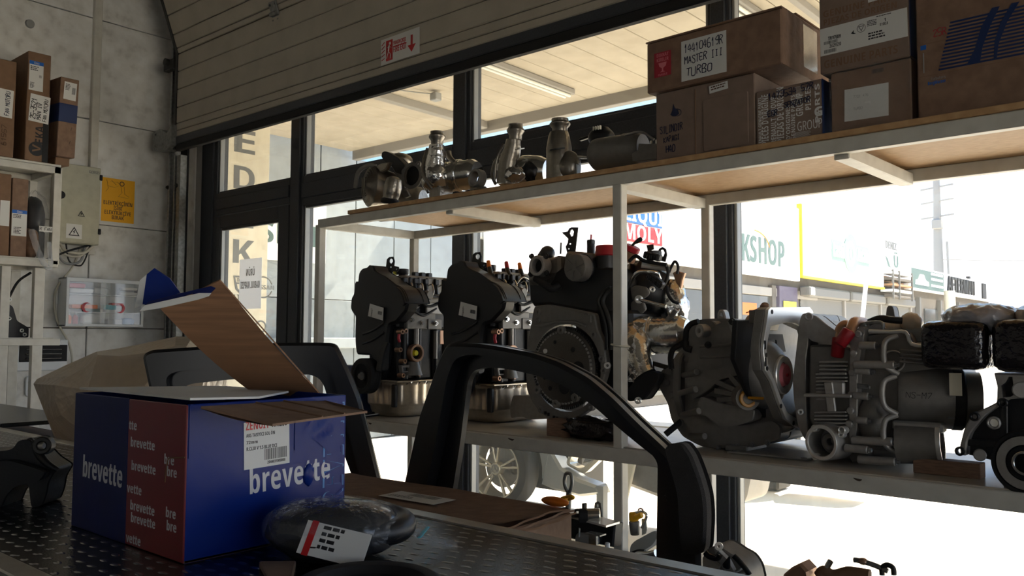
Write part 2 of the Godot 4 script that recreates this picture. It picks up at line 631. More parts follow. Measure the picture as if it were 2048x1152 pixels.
func materials() -> void:
	var W := Color.WHITE
	var soft := noise_tex(0.012, [Color(0.93,0.925,0.92), Color(0.97,0.97,0.968), W], [0.1,0.5,0.9], 512, FastNoiseLite.TYPE_SIMPLEX_SMOOTH, 3,5)
	var dirt := noise_tex(0.02, [Color(0.84,0.83,0.815), Color(0.95,0.945,0.935), W], [0.05,0.4,0.85], 512, FastNoiseLite.TYPE_SIMPLEX_SMOOTH, 9,6)
	var grain := noise_tex(0.12, [Color(0.82,0.82,0.82), W], [], 256, FastNoiseLite.TYPE_SIMPLEX, 5,3)
	var streak := noise_tex(0.03, [Color(0.80,0.80,0.80), W], [], 256, FastNoiseLite.TYPE_SIMPLEX, 8,4)
	var height := noise_tex(0.05, [], [], 256, FastNoiseLite.TYPE_SIMPLEX, 6,4)
	var fold := noise_tex(0.03, [], [], 256, FastNoiseLite.TYPE_CELLULAR, 4,3)
	var fine := noise_tex(0.25, [], [], 256, FastNoiseLite.TYPE_SIMPLEX, 2,2)
	# building
	mat("wall_paint", c8(236,236,232), 0.85); skin("wall_paint", dirt, Vector3(0.55,0.55,0.55), true, null, height, 0.25)
	mat("plaster", c8(196,194,188), 0.9); skin("plaster", soft, Vector3(0.4,0.4,0.4), true, null, height, 0.2)
	mat("joint", c8(70,66,60), 0.95)
	mat("roof_gray", c8(92,90,86), 0.9)
	mat("floor_paint", c8(84,81,76), 0.5); skin("floor_paint", dirt, Vector3(0.3,0.3,0.3), true)
	mat("door_panel", c8(184,176,160), 0.55); skin("door_panel", soft, Vector3(0.5,0.5,0.5), true, null, fine, 0.03)
	mat("door_groove", c8(120,108,92), 0.7)
	mat("frame_dark", c8(62,66,72), 0.5,0.0); skin("frame_dark", grain, Vector3(2,2,2), true)
	mat("rubber", c8(24,24,25), 0.75)
	mat("bead", c8(150,152,150), 0.4,0.3)
	mat("galvanized", c8(150,152,150), 0.42,0.7); skin("galvanized", streak, Vector3(3,3,3))
	mat("dark_steel", c8(58,58,56), 0.5,0.5); skin("dark_steel", grain, Vector3(4,4,4))
	var gl := mat("glass", Color(0.93,0.97,0.96,0.07), 0.04); gl.transparency = BaseMaterial3D.TRANSPARENCY_ALPHA
	var gf := mat("screen_glass", Color(0.30,0.30,0.28,0.22), 0.05); gf.transparency = BaseMaterial3D.TRANSPARENCY_ALPHA
	mat("white_steel", c8(214,211,200), 0.45); skin("white_steel", soft, Vector3(1.5,1.5,1.5))
	mat("chip", c8(60,40,25), 0.6)
	mat("board", c8(206,168,122), 0.6); skin("board", noise_tex(0.06, [Color(0.86,0.82,0.77), W], [], 256, FastNoiseLite.TYPE_SIMPLEX, 15,4), Vector3(1.0,1.0,4.0), true)
	mat("board_top", c8(190,182,168), 0.38); skin("board_top", soft, Vector3(1.2,1.2,1.2), true)
	# cardboard and print
	mat("carton", c8(142,114,94), 0.75); skin("carton", noise_tex(0.02, [Color(0.86,0.84,0.82), W], [], 256, FastNoiseLite.TYPE_SIMPLEX, 21,5), Vector3(2.5,2.5,2.5), false, null, noise_tex(0.05, [], [], 256, FastNoiseLite.TYPE_SIMPLEX, 22,2), 0.06)
	mat("carton_gray", c8(138,118,104), 0.75); skin("carton_gray", soft, Vector3(2,2,2), false, null, height, 0.05)
	mat("carton_dark", c8(132,102,78), 0.8); skin("carton_dark", soft, Vector3(2,2,2))
	mat("carton_inside", c8(142,104,74), 0.8); skin("carton_inside", streak, Vector3(0.6,10,0.6))
	mat("carton_edge", c8(96,68,44), 0.9)
	mat("tape", Color(0.75,0.62,0.45,0.35), 0.12); M.tape.transparency = BaseMaterial3D.TRANSPARENCY_ALPHA
	mat("clear_tape", Color(0.95,0.95,0.95,0.10), 0.10); M.clear_tape.transparency = BaseMaterial3D.TRANSPARENCY_ALPHA
	mat("blue_print", c8(10,24,84), 0.30); skin("blue_print", soft, Vector3(2,2,2), false, null, streak, 0.08)
	mat("blue_side", c8(15,40,116), 0.24); skin("blue_side", null, Vector3(1,1,1), false, null, noise_tex(0.02, [], [], 256, FastNoiseLite.TYPE_SIMPLEX, 31,3), 0.08)
	M.blue_side.metallic_specular = 0.3
	M.blue_print.metallic_specular = 0.3
	M.blue_print.roughness = 0.4
	mat("navy_print", c8(24,46,92), 0.4)
	mat("light_blue", c8(44,120,190), 0.35)
	mat("red_print", c8(118,18,30), 0.35)
	mat("red_dark", c8(96,14,26), 0.35)
	mat("red_label", c8(168,36,52), 0.5)
	mat("white_print", c8(196,198,202), 0.4)
	mat("paper", c8(222,222,218), 0.7)
	mat("paper_blue", c8(216,222,234), 0.7); M.paper_blue.backlight_enabled = true; M.paper_blue.backlight = Color(1.0,1.0,1.0)
	mat("ink", c8(20,28,62), 0.5)
	mat("ink_black", c8(22,22,24), 0.5)
	mat("ink_brown", c8(92,66,46), 0.6)
	mat("sign_red", c8(190,28,34), 0.4)
	mat("sign_blue", c8(22,100,190), 0.4)
	mat("sign_gray", c8(112,114,112), 0.5)
	mat("sign_green", c8(84,108,102), 0.5)
	mat("pale_green", c8(140,164,150), 0.5)
	mat("sign_yellow", c8(236,180,20), 0.5)
	mat("sign_orange", c8(240,120,40), 0.5)
	mat("sign_white", c8(244,244,240), 0.45)
	mat("cream_board", c8(232,224,200), 0.6); skin("cream_board", soft, Vector3(0.8,0.8,0.8))
	mat("poster_yellow", c8(244,178,16), 0.6)
	# metals
	mat("cast_alu", c8(166,163,158), 0.46,0.4); skin("cast_alu", soft, Vector3(5,5,5), false, null, fine, 0.02)
	mat("cast_dark", c8(128,125,120), 0.5,0.3); skin("cast_dark", soft, Vector3(4,4,4), false, null, fine, 0.025)
	mat("machined", c8(226,226,222), 0.32,0.6)
	mat("bright_steel", c8(222,221,217), 0.20,1.0); skin("bright_steel", soft, Vector3(4,4,4), false, null, height, 0.02)
	mat("pan_metal", c8(200,190,174), 0.30,0.9); skin("pan_metal", soft, Vector3(5,5,5))
	mat("foil", c8(226,225,222), 0.18,1.0); skin("foil", soft, Vector3(4,4,4), false, null, fold, 0.25)
	mat("foil_dark", c8(150,144,134), 0.32,0.9); skin("foil_dark", soft, Vector3(5,5,5), false, null, fold, 0.12)
	mat("iron_black", c8(30,31,33), 0.42,0.2); skin("iron_black", grain, Vector3(6,6,6), false, null, height, 0.02)
	mat("flywheel", c8(92,88,82), 0.42,0.45); skin("flywheel", grain, Vector3(6,6,6))
	mat("copper", c8(170,136,112), 0.4,0.7)
	mat("black_plastic", c8(22,23,25), 0.42); skin("black_plastic", null, Vector3(8,8,8), false, null, fine, 0.02)
	mat("black_gloss", c8(14,15,18), 0.18)
	mat("primer_black", c8(18,19,21), 0.34); M.primer_black.clearcoat_enabled = true; M.primer_black.clearcoat = 0.4; M.primer_black.clearcoat_roughness = 0.2
	mat("foam", c8(58,56,55), 0.95); skin("foam", grain, Vector3(8,8,8), false, null, fine, 0.2); M.foam.rim_enabled = true; M.foam.rim = 0.5
	mat("tread", c8(66,67,70), 0.27,0.85); skin("tread", grain, Vector3(3,3,3), false, null, fine, 0.03)
	mat("tread_bump", c8(150,152,156), 0.2,0.9)
	mat("alu_trim", c8(190,188,182), 0.35,0.8); skin("alu_trim", soft, Vector3(3,3,3))
	mat("yellow_plastic", c8(226,170,22), 0.4)
	mat("yellow_cap", c8(216,206,40), 0.4)
	mat("orange_plastic", c8(220,116,30), 0.4)
	mat("red_plastic", c8(176,32,48), 0.4)
	mat("red_cap", c8(150,20,32), 0.4)
	mat("pink_plastic", c8(214,120,130), 0.5)
	mat("amber_plastic", c8(190,130,20), 0.4)
	mat("teal_plastic", c8(30,150,170), 0.4)
	var fm := mat("film", Color(0.92,0.94,0.96,0.16), 0.22); fm.transparency = BaseMaterial3D.TRANSPARENCY_ALPHA; skin("film", null, Vector3(6,6,6), false, null, fold, 0.3)
	var bm := mat("bag_film", Color(0.92,0.94,0.96,0.05), 0.08); bm.transparency = BaseMaterial3D.TRANSPARENCY_ALPHA; skin("bag_film", null, Vector3(6,6,6), false, null, fold, 0.8)
	M.bag_film.metallic_specular = 0.3
	mat("milk_film", c8(206,190,168), 0.28); skin("milk_film", soft, Vector3(2,2,2), false, null, fold, 0.5); M.milk_film.backlight_enabled = true; M.milk_film.backlight = Color(0.35,0.32,0.28)
	mat("wrap_black", c8(26,22,24), 0.16); skin("wrap_black", null, Vector3(5,5,5), false, null, fold, 0.3)
	mat("wrap_gray", c8(150,146,148), 0.2); skin("wrap_gray", soft, Vector3(3,3,3), false, null, fold, 0.6)
	mat("pine", c8(150,118,96), 0.7); skin("pine", streak, Vector3(2,14,14))
	mat("gray_plastic", c8(150,152,150), 0.5)
	mat("white_plastic", c8(216,220,222), 0.4)
	mat("cable_white", c8(196,192,176), 0.5)
	mat("panel_gray", c8(190,188,166), 0.5); skin("panel_gray", soft, Vector3(1.5,1.5,1.5))
	# outside
	mat("yard", c8(216,210,198), 0.9); skin("yard", soft, Vector3(0.25,0.25,0.25), true)
	mat("soffit", c8(190,180,160), 0.8); skin("soffit", soft, Vector3(0.5,0.5,0.5), true)
	mat("soffit_trim", c8(150,146,138), 0.7)
	mat("tube_white", c8(226,226,214), 0.4)
	var pc := mat("poly_sheet", c8(176,214,238), 0.4); pc.backlight_enabled = true; pc.backlight = Color(0.62,0.74,0.82)
	mat("cladding", c8(146,154,158), 0.6); skin("cladding", soft, Vector3(0.6,0.6,0.6), true)
	mat("cladding_dark", c8(126,134,138), 0.6); skin("cladding_dark", soft, Vector3(0.9,0.9,0.9), true)
	mat("shutter", c8(112,110,104), 0.6)
	mat("shop_wall", c8(104,98,90), 0.85); skin("shop_wall", dirt, Vector3(0.4,0.4,0.4), true)
	mat("shop_glass", c8(78,80,78), 0.12)
	mat("purple_board", c8(88,80,98), 0.6)
	mat("rust", c8(170,130,92), 0.8)
	mat("pole_gray", c8(150,150,146), 0.8)
	mat("leaf", c8(78,110,70), 0.7)
	mat("bark", c8(100,86,70), 0.9)
	mat("car_silver", c8(160,162,160), 0.3,0.4)
	mat("tyre", c8(60,58,54), 0.85)
	mat("alloy", c8(214,206,186), 0.25,0.6)

# ---------------------------------------------------------------- the room
func build_room() -> void:
	structure("floor", MB.new().box(Vector3(-0.55,-0.1,1.4), Vector3(13.3,0.2,10.4)), "floor_paint")
	structure("ceiling", MB.new().box(Vector3(-0.55,5.3,1.4), Vector3(13.5,0.2,10.6)), "roof_gray")
	# the right wall with a wide open vehicle door near the front
	var rw := MB.new()
	rw.box(Vector3(6.1,2.6,-3.5), Vector3(0.2,5.2,0.6))
	rw.box(Vector3(6.1,2.6,4.3), Vector3(0.2,5.2,4.6))
	rw.box(Vector3(6.1,4.1,-0.6), Vector3(0.2,2.2,5.2))
	structure("wall_right", rw, "plaster")
	# the back wall with one open door
	var bw := MB.new()
	bw.box(Vector3(-2.4,2.6,6.6), Vector3(9.6,5.2,0.2))
	bw.box(Vector3(4.85,2.6,6.6), Vector3(2.5,5.2,0.2))
	bw.box(Vector3(3.0,3.8,6.6), Vector3(1.2,2.8,0.2))
	structure("wall_back", bw, "plaster")
	# the left wall of cast panels with open joints
	var wl := structure("wall_left", MB.new().box(Vector3(-7.24,2.6,1.4), Vector3(0.2,5.2,10.4)), "joint")
	var ys := [-0.25,0.605,1.463,2.318,3.18,4.03,4.88,5.2]
	var zs := [-3.72,-2.96,-0.6,1.8,4.2,6.5]
	for i in 7:
		for j in 5:
			var b := MB.new()
			var gap := 0.006 if j == 0 else 0.008
			b.box(Vector3(-7.12, (maxf(ys[i], 0.0) + ys[i + 1]) / 2, (zs[j] + zs[j + 1]) / 2), Vector3(0.04, ys[i + 1] - maxf(ys[i], 0.0) - gap, zs[j + 1] - zs[j] - 0.01), 0.004)
			part(wl, "wall_panel", b, "wall_paint")
	single("cable_trunking", MB.new().box(Vector3(0,0,0), Vector3(0.05,3.2,0.062), 0.004), "white_steel", "tall white square cable trunking fixed upright on the panelled wall", "trunking", Vector3(-7.075,3.66,-2.955))
	single("wall_socket_cap", MB.new().cyl(Vector3.ZERO, Vector3(0.02,0,0), 0.035,0.03,20), "gray_plastic", "small round grey cap on the wall above the stacked cartons", "cap", Vector3(-7.1,3.84,-2.45))

# ---------------------------------------------------------------- glazed front and sectional door
func build_front() -> void:
	var zf := -3.73
	var wf := structure("wall_front", MB.new().box(Vector3(-0.55,4.35,-3.8), Vector3(13.3,1.7,0.2)), "plaster")
	# reveal of the left end: a pale pier between wall and frame
	part(wf, "pier", MB.new().box(Vector3(-6.73,1.75,-3.8), Vector3(0.11,3.5,0.2), 0.004), "plaster")
	part(wf, "pier", MB.new().box(Vector3(-6.9,1.75,-3.76), Vector3(0.2,3.5,0.12), 0.004), "wall_paint")
	part(wf, "pier", MB.new().box(Vector3(-7.06,1.75,-3.8), Vector3(0.12,3.5,0.2), 0.004), "plaster")
	# frame members
	var fr := structure("trim_1")
	var mull := [[-6.655,-6.40], [-5.365,-5.20], [-3.65,-3.50], [-1.912,-1.79], [-0.19,-0.06], [1.53,1.66], [3.25,3.38], [5.0,5.13]]
	for k in mull:
		var b := MB.new()
		b.box(Vector3((k[0] + k[1]) / 2,1.75, zf), Vector3(k[1] - k[0], 3.5,0.10), 0.004)
		b.box(Vector3((k[0] + k[1]) / 2,1.75, zf + 0.056), Vector3((k[1] - k[0]) * 0.62,3.5,0.02), 0.004)
		part(fr, "mullion", b, "frame_dark")
	for i in mull.size() - 1:
		var x0: float = mull[i][1]
		var x1: float = mull[i + 1][0]
		var cx := (x0 + x1) / 2
		var low: float = 2.40 if i == 0 else 2.365
		var b := MB.new()
		b.box(Vector3(cx, (low + 2.585) / 2, zf), Vector3(x1 - x0,2.585 - low, 0.10), 0.004)
		b.box(Vector3(cx, (low + 2.585) / 2, zf + 0.055), Vector3(x1 - x0, (2.585 - low) * 0.5,0.02), 0.004)
		part(fr, "transom", b, "frame_dark")
		if i > 0:
			part(fr, "sill", MB.new().box(Vector3(cx, 0.06, zf), Vector3(x1 - x0,0.12,0.10), 0.004), "frame_dark")
		# panes with their glazing beads
		var y0 := 0.12
		for pr in [[2.585,3.49], [y0, low]]:
			if i == 0 and pr[0] < 1.0:
				continue
			var w := structure("window")
			part(w, "pane", MB.new().box(Vector3(cx, (pr[0] + pr[1]) / 2, zf - 0.012), Vector3(x1 - x0 - 0.01, pr[1] - pr[0] - 0.01,0.006)), "screen_glass" if pr[0] > 2.0 else "glass")
			for sx in [x0 + 0.008, x1 - 0.008]:
				part(w, "glazing_bead", MB.new().box(Vector3(sx, (pr[0] + pr[1]) / 2, zf + 0.015), Vector3(0.016, pr[1] - pr[0], 0.04), 0.003), "bead")
			part(w, "glazing_bead", MB.new().box(Vector3(cx, pr[1] - 0.008, zf + 0.015), Vector3(x1 - x0 - 0.032,0.016,0.04), 0.003), "frame_dark")
			part(w, "glazing_bead", MB.new().box(Vector3(cx, pr[0] + 0.008, zf + 0.015), Vector3(x1 - x0 - 0.032,0.016,0.04), 0.003), "frame_dark")
	# the glazed door leaf
	var d := structure("door_1")
	part(d, "stile", MB.new().box(Vector3(-6.365,1.2, zf + 0.01), Vector3(0.06,2.38,0.09), 0.004), "frame_dark")
	part(d, "stile", MB.new().box(Vector3(-5.435,1.2, zf + 0.01), Vector3(0.135,2.38,0.09), 0.004), "frame_dark")
	part(d, "top_rail", MB.new().box(Vector3(-5.92,2.34, zf + 0.01), Vector3(0.84,0.10,0.088), 0.004), "frame_dark")
	part(d, "bottom_rail", MB.new().box(Vector3(-5.92,0.12, zf + 0.01), Vector3(0.84,0.2,0.088), 0.004), "frame_dark")
	part(d, "pane", MB.new().box(Vector3(-5.92,1.255, zf), Vector3(0.83,2.07,0.006)), "glass")
	part(d, "glazing_bead", MB.new().box(Vector3(-6.325,1.255, zf + 0.03), Vector3(0.02,2.07,0.03), 0.003), "bead")
	part(d, "glazing_bead", MB.new().box(Vector3(-5.92,2.28, zf + 0.03), Vector3(0.8,0.02,0.03), 0.003), "frame_dark")
	# notice taped to the outside of the door, read from behind
	var no := thing("door_notice", "pale blue grey paper notice stuck to the glass door, its text mirrored from inside", "notice", Vector3(-5.945,1.62, zf + 0.004))
	part(no, "sheet", MB.new().box(Vector3(0,0.2,0), Vector3(0.315,0.40,0.001)), "paper_blue")
	var flip := Basis(Vector3.UP, PI)
	letters(no, "ÜRÜN", Transform3D(flip, Vector3(0,0.29,0.0012)), 0.055, "sign_gray", 0.12, true, 0.0006, "lettering", true)
	letters(no, "KABUL KAPISI", Transform3D(flip, Vector3(0,0.19,0.0012)), 0.055, "sign_gray", 0.27, true, 0.0006, "lettering", true)
	# the raised sectional door inside the glazing
	var sd := structure("door_2")
	var zd := -3.45
	var x0 := -6.63
	var x1 := 4.6
	var xc := (x0 + x1) / 2
	var run := x1 - x0
	part(sd, "bottom_seal", MB.new().box(Vector3(xc, 2.962, zd), Vector3(run, 0.055,0.045), 0.006), "rubber")
	part(sd, "bottom_profile", MB.new().box(Vector3(xc, 3.02, zd + 0.004), Vector3(run, 0.062,0.05), 0.006), "frame_dark")
	var slat := func(y0: float, y1: float, t: Transform3D) -> void:
		var b := MB.new()
		b.xf = t
		b.box(Vector3(xc, (y0 + y1) / 2,0), Vector3(run, y1 - y0 - 0.005,0.042), 0.005)
		part(sd, "door_slat", b, "door_panel")
	var flat := Transform3D(Basis(), Vector3(0,0, zd))
	part(sd, "door_core", MB.new().box(Vector3(xc, 3.4, zd - 0.012), Vector3(run, 0.74,0.02)), "door_groove")
	for y in [[3.052,3.105], [3.105,3.165], [3.165,3.30], [3.30,3.452], [3.452,3.605], [3.605,3.752]]:
		slat.call(y[0], y[1], flat)
	var bend := Transform3D(Basis(Vector3.RIGHT, deg_to_rad(19.4)), Vector3(0,3.762, zd))
	var core := MB.new()
	core.xf = bend
	core.box(Vector3(xc, 0.31,-0.012), Vector3(run, 0.61,0.02))
	part(sd, "door_core", core, "door_groove")
	for y in [[0.0,0.045], [0.045,0.155], [0.155,0.31], [0.31,0.465], [0.465,0.62]]:
		slat.call(y[0], y[1], bend)
	var bend2 := bend * Transform3D(Basis(Vector3.RIGHT, deg_to_rad(24)), Vector3(0,0.625,0))
	for i in 4:
		slat.call(i * 0.155, i * 0.155 + 0.155, bend2)
	var hg := MB.new()
	hg.xf = bend
	hg.box(Vector3(-5.22,0.0,0.028), Vector3(0.09,0.15,0.012), 0.003)
	hg.cyl(Vector3(-5.26,-0.01,0.04), Vector3(-5.18,-0.01,0.04), 0.016)
	for sx in [-5.25,-5.19]:
		hg.bolt(Vector3(sx, 0.055,0.034), Vector3.BACK, 0.008)
		hg.bolt(Vector3(sx, -0.055,0.034), Vector3.BACK, 0.008)
	part(sd, "hinge", hg, "galvanized")
	# guide track and cable gear at the left end
	var tr := thing("door_track", "dark steel guide track with roller brackets beside the left wall", "track", Vector3(-6.75,0,-3.45))
	var tb := MB.new()
	tb.box(Vector3(-0.10,2.1,-0.09), Vector3(0.03,4.2,0.10), 0.003)
	part(tr, "angle_post", tb, "galvanized")
	part(tr, "angle_post", MB.new().box(Vector3(0.06,1.46,-0.07), Vector3(0.06,2.92,0.06), 0.003), "galvanized")
	part(tr, "rail_back", MB.new().box(Vector3(-0.02,2.0,-0.13), Vector3(0.14,4.0,0.02), 0.002), "rubber")
	part(tr, "rail", MB.new().box(Vector3(0.0,2.0,-0.06), Vector3(0.015,4.0,0.05), 0.002), "galvanized")
	part(tr, "door_edge_cap", MB.new().box(Vector3(0.105,3.36,0.0), Vector3(0.035,0.82,0.06), 0.004), "dark_steel")
	var ec := MB.new()
	ec.xf = Transform3D(Basis(Vector3.RIGHT, deg_to_rad(19.4)), Vector3(0.105,3.77,0))
	ec.box(Vector3(0,0.4,0), Vector3(0.035,0.8,0.06), 0.004)
	part(tr, "door_edge_cap", ec, "dark_steel")
	var rb := MB.new()
	rb.prism(MB.rounded(V2([-0.19,2.97,-0.19,3.12,-0.06,3.14,0.06,3.08,0.13,3.16,0.14,2.98,0.06,2.94,-0.05,2.96]), 0.02), -0.02,0.07,0.006)
	for q in [[-0.13,3.10], [-0.13,3.0], [0.0,3.0], [0.08,3.02]]:
		rb.bolt(Vector3(q[0], q[1], 0.07), Vector3.BACK, 0.008)
	part(tr, "cable_bracket", rb, "galvanized")
	part(tr, "white_sleeve", MB.new().box(Vector3(-0.2,3.05,0.03), Vector3(0.03,0.13,0.06), 0.006), "white_plastic")
	var rl := MB.new()
	rl.box(Vector3(0.0,3.68,0.02), Vector3(0.16,0.09,0.05), 0.006)
	rl.cyl(Vector3(0.0,3.70,0.04), Vector3(0.0,3.70,0.075), 0.03)
	part(tr, "roller_bracket", rl, "dark_steel")
	for q in [[-0.09,2.66], [0.06,2.66]]:
		part(tr, "bolt", MB.new().bolt(Vector3(q[0], q[1], -0.03), Vector3.BACK, 0.012,0.012), "dark_steel")
	# exit sign on the door
	var ex := thing("exit_sign", "white and red exit sign with running figure and down arrow on the raised door", "sign", Vector3(-3.86,3.10, zd + 0.026), 0.0)
	var tilt := Transform3D(Basis(Vector3.BACK, 0.012), Vector3(0,0.09,0))
	sheet(ex, "plate", tilt, 0.355,0.165, "paper")
	var t2 := tilt
	t2.origin.z = 0.0007
	var eb := MB.new()
	eb.xf = tilt
	eb.box(Vector3(-0.098,0.0,0.0008), Vector3(0.062,0.13,0.0006))
	for i in 5:
		eb.at(0,0.09,0.0008)
		eb.bar(Vector3(-0.168,-0.055 + i * 0.024,0), Vector3(-0.14,-0.045 + i * 0.026,0), 0.009,0.0006)
	eb.at(0,0.09,0.0008)
	eb.prism(V2([0.098,0.05,0.116,0.05,0.116,-0.01,0.143,-0.01,0.107,-0.055,0.071,-0.01,0.098,-0.01]), 0,0.0006)
	eb.box(Vector3(-0.005,0.014,0), Vector3(0.115,0.006,0.0006))
	part(ex, "red_print", eb, "sign_red")
	var fg := MB.new()
	fg.at(-0.098,0.09,0.0016)
	fg.prism(MB.circle(Vector2(0.006,0.042), 0.010,12), 0,0.0005)
	fg.bar(Vector3(0.004,0.03,0), Vector3(-0.004,-0.008,0), 0.015,0.0005)
	fg.bar(Vector3(0.004,0.026,0), Vector3(0.022,0.008,0), 0.008,0.0005)
	fg.bar(Vector3(0.002,0.026,0), Vector3(-0.02,0.016,0), 0.008,0.0005)
	fg.bar(Vector3(-0.004,-0.008,0), Vector3(0.016,-0.03,0), 0.009,0.0005)
	fg.bar(Vector3(0.016,-0.03,0), Vector3(0.012,-0.055,0), 0.008,0.0005)
	fg.bar(Vector3(-0.004,-0.008,0), Vector3(-0.022,-0.05,0), 0.009,0.0005)
	part(ex, "running_figure", fg, "paper")
	letters(ex, "YANGIN ÇIKIŞI", Transform3D(tilt.basis, Vector3(-0.062,0.125,0.001)), 0.024, "sign_red", 0.115)
	letters(ex, "FIRE EXIT", Transform3D(tilt.basis, Vector3(-0.062,0.084,0.001)), 0.036, "sign_red", 0.12)

# ---------------------------------------------------------------- the yard
func build_outside() -> void:
	var gr := structure("ground", MB.new().box(Vector3(0,-0.16,-40), Vector3(140,0.3,150)), "yard")
	gr.set_meta("label", "pale sunlit concrete yard in front of the glazing")
	# canopy over the front: planks on the underside, edge beam, sheets beyond
	var ca := structure("canopy", MB.new().box(Vector3(-2.5,4.06,-5.45), Vector3(13.0,0.2,3.4)), "roof_gray")
	ca.set_meta("label", "canopy over the workshop front with planked cream underside")
	for i in 46:
		part(ca, "soffit_plank", MB.new().box(Vector3(-8.86 + i * 0.28,3.915,-5.44), Vector3(0.272,0.03,3.36), 0.004), "soffit")
	part(ca, "edge_beam", MB.new().box(Vector3(-2.5,3.87,-7.2), Vector3(13.0,0.16,0.10), 0.006), "soffit_trim")
	for i in 12:
		part(ca, "clear_sheet", MB.new().box(Vector3(-8.4 + i * 1.1,3.80,-7.9), Vector3(1.08,0.012,1.3)), "poly_sheet")
	part(ca, "purlin", MB.new().box(Vector3(-6.55,3.86,-5.45), Vector3(0.09,0.08,3.36), 0.004), "soffit_trim")
	part(ca, "purlin", MB.new().box(Vector3(-2.36,3.87,-5.45), Vector3(0.05,0.06,3.36), 0.004), "soffit_trim")
	var tl := thing("tube_lamp", "unlit fluorescent batten on the canopy underside seen through the middle upper pane", "lamp", Vector3(-5.03,3.9,-6.0))
	part(tl, "housing", MB.new().box(Vector3(0,-0.03,0), Vector3(0.13,0.06,1.5), 0.01), "soffit_trim")
	part(tl, "tube", MB.new().cyl(Vector3(-0.03,-0.075,-0.7), Vector3(-0.03,-0.075,0.7), 0.016), "tube_white")
	part(tl, "tube", MB.new().cyl(Vector3(0.03,-0.075,-0.7), Vector3(0.03,-0.075,0.7), 0.016), "tube_white")
	var t2 := copy(tl, "unlit fluorescent batten on the canopy underside above the taped carton")
	t2.position = Vector3(-2.72,3.9,-5.3)
	var jb := thing("junction_box", "small grey junction box with cable on the canopy underside", "box", Vector3(-6.1,3.88,-5.9))
	part(jb, "body", MB.new().box(Vector3(0,-0.04,0), Vector3(0.09,0.08,0.09), 0.008), "gray_plastic")
	part(jb, "cable", MB.new().tube([Vector3(0,-0.02,0.04), Vector3(-0.2,0.0,0.3), Vector3(-0.3,0.0,0.8)], 0.006), "gray_plastic")
	# totem with the word down its face
	var to := thing("totem_sign", "tall cream totem board with grey vertical lettering and car emblems", "sign", Vector3(-7.5,0,-4.4))
	part(to, "board", MB.new().box(Vector3(-0.06,1.94,-0.03), Vector3(0.12,3.88,0.93), 0.006), "cream_board")
	var face := Basis(Vector3.UP, PI / 2)
	var zl := -0.2
	for k in [["Y", 3.72], ["E", 3.35], ["D", 2.98], ["E", 2.60], ["K", 2.24]]:
		letters(to, k[0], Transform3D(face, Vector3(0.001, k[1], -0.195)), 0.235, "sign_gray", 0.235, true, 0.002, "lettering", true)
	logos(to)
	# cladded building across the corner
	var cl := thing("cladded_building", "pale grey cladded building with upright panel joints beyond the corner", "building", Vector3(-9.2,0,-7.8))
	part(cl, "core", MB.new().box(Vector3(-1.2,2.0,0.0), Vector3(2.3,4.0,4.2)), "joint")
	var zz := [2.1,1.05,0.45,-0.25,-0.98,-1.75]
	for i in 5:
		var z0: float = zz[i]
		var z1: float = zz[i + 1]
		part(cl, "panel", MB.new().box(Vector3(0,3.0, (z0 + z1) / 2), Vector3(0.1,2.2, z0 - z1 - 0.014), 0.004), "cladding")
		part(cl, "panel", MB.new().box(Vector3(0,0.95, (z0 + z1) / 2), Vector3(0.1,1.88, z0 - z1 - 0.014), 0.004), "cladding_dark")
	part(cl, "plinth_ledge", MB.new().box(Vector3(0.12,1.32,0.0), Vector3(0.16,0.14,3.6), 0.01), "cladding")
	shops()

func logos(to: Node3D) -> void:
	var face := Basis(Vector3.UP, PI / 2)
	# a diamond, a winged shield and a ring with a bar, each over its name
	var b := MB.new()
	b.xf = Transform3D(face, Vector3(0.002,1.93,0.03))
	b.prism(V2([0,0.085,0.05,0,0,-0.085,-0.05,0]), 0,0.002,0.0, [V2([0,0.05,0.02,0.0,0,-0.05,-0.02,0.0])])
	part(to, "emblem", b, "sign_gray")
	letters(to, "RENAULT", Transform3D(face, Vector3(0.002,1.79,0.09)), 0.05, "sign_gray", 0.27, true, 0.002)
	b = MB.new()
	b.xf = Transform3D(face, Vector3(0.002,1.92,-0.21))
	b.prism(V2([-0.10,0.08,0.10,0.08,0.075,-0.05,0.035,-0.09,-0.035,-0.09,-0.075,-0.05]), 0,0.002,0.0, [V2([-0.08,0.065,0.08,0.065,0.068,0.015,-0.068,0.015]), V2([-0.06,0.0,0.06,0.0,0.05,-0.045,0.02,-0.07,-0.02,-0.07,-0.05,-0.045])])
	part(to, "emblem", b, "sign_gray")
	letters(to, "DACIA", Transform3D(face, Vector3(0.002,1.96,-0.15)), 0.035, "sign_gray", 0.12, true, 0.002)
	b = MB.new()
	b.xf = Transform3D(face, Vector3(0.002,1.9,-0.45))
	for r in [[0.35,2.8], [3.5,5.93]]:
		var pts := []
		for i in 9:
			var a := lerpf(r[0], r[1], i / 8.0)
			pts.append(Vector3(cos(a) * 0.105, sin(a) * 0.105,0))
		b.tube(pts, 0.007,6,2)
	part(to, "emblem", b, "sign_gray")
	letters(to, "NISSAN", Transform3D(face, Vector3(0.002,1.9,-0.335)), 0.045, "sign_gray", 0.235, true, 0.002)
	for z in [-0.15,-0.43]:
		b = MB.new()
		b.xf = Transform3D(face, Vector3(0.002,1.5, z))
		b.ring(Vector3.ZERO, Vector3.BACK, 0.05,0.065,0.002)
		part(to, "emblem", b, "sign_gray")

func lit(p: Node3D, text: String, z: float, y: float, h: float, w: float, m: String, x := 0.003, d := 0.02) -> void:
	letters(p, text, Transform3D(Basis(Vector3.UP, PI / 2), Vector3(x, y, z)), h, m, w, true, d)

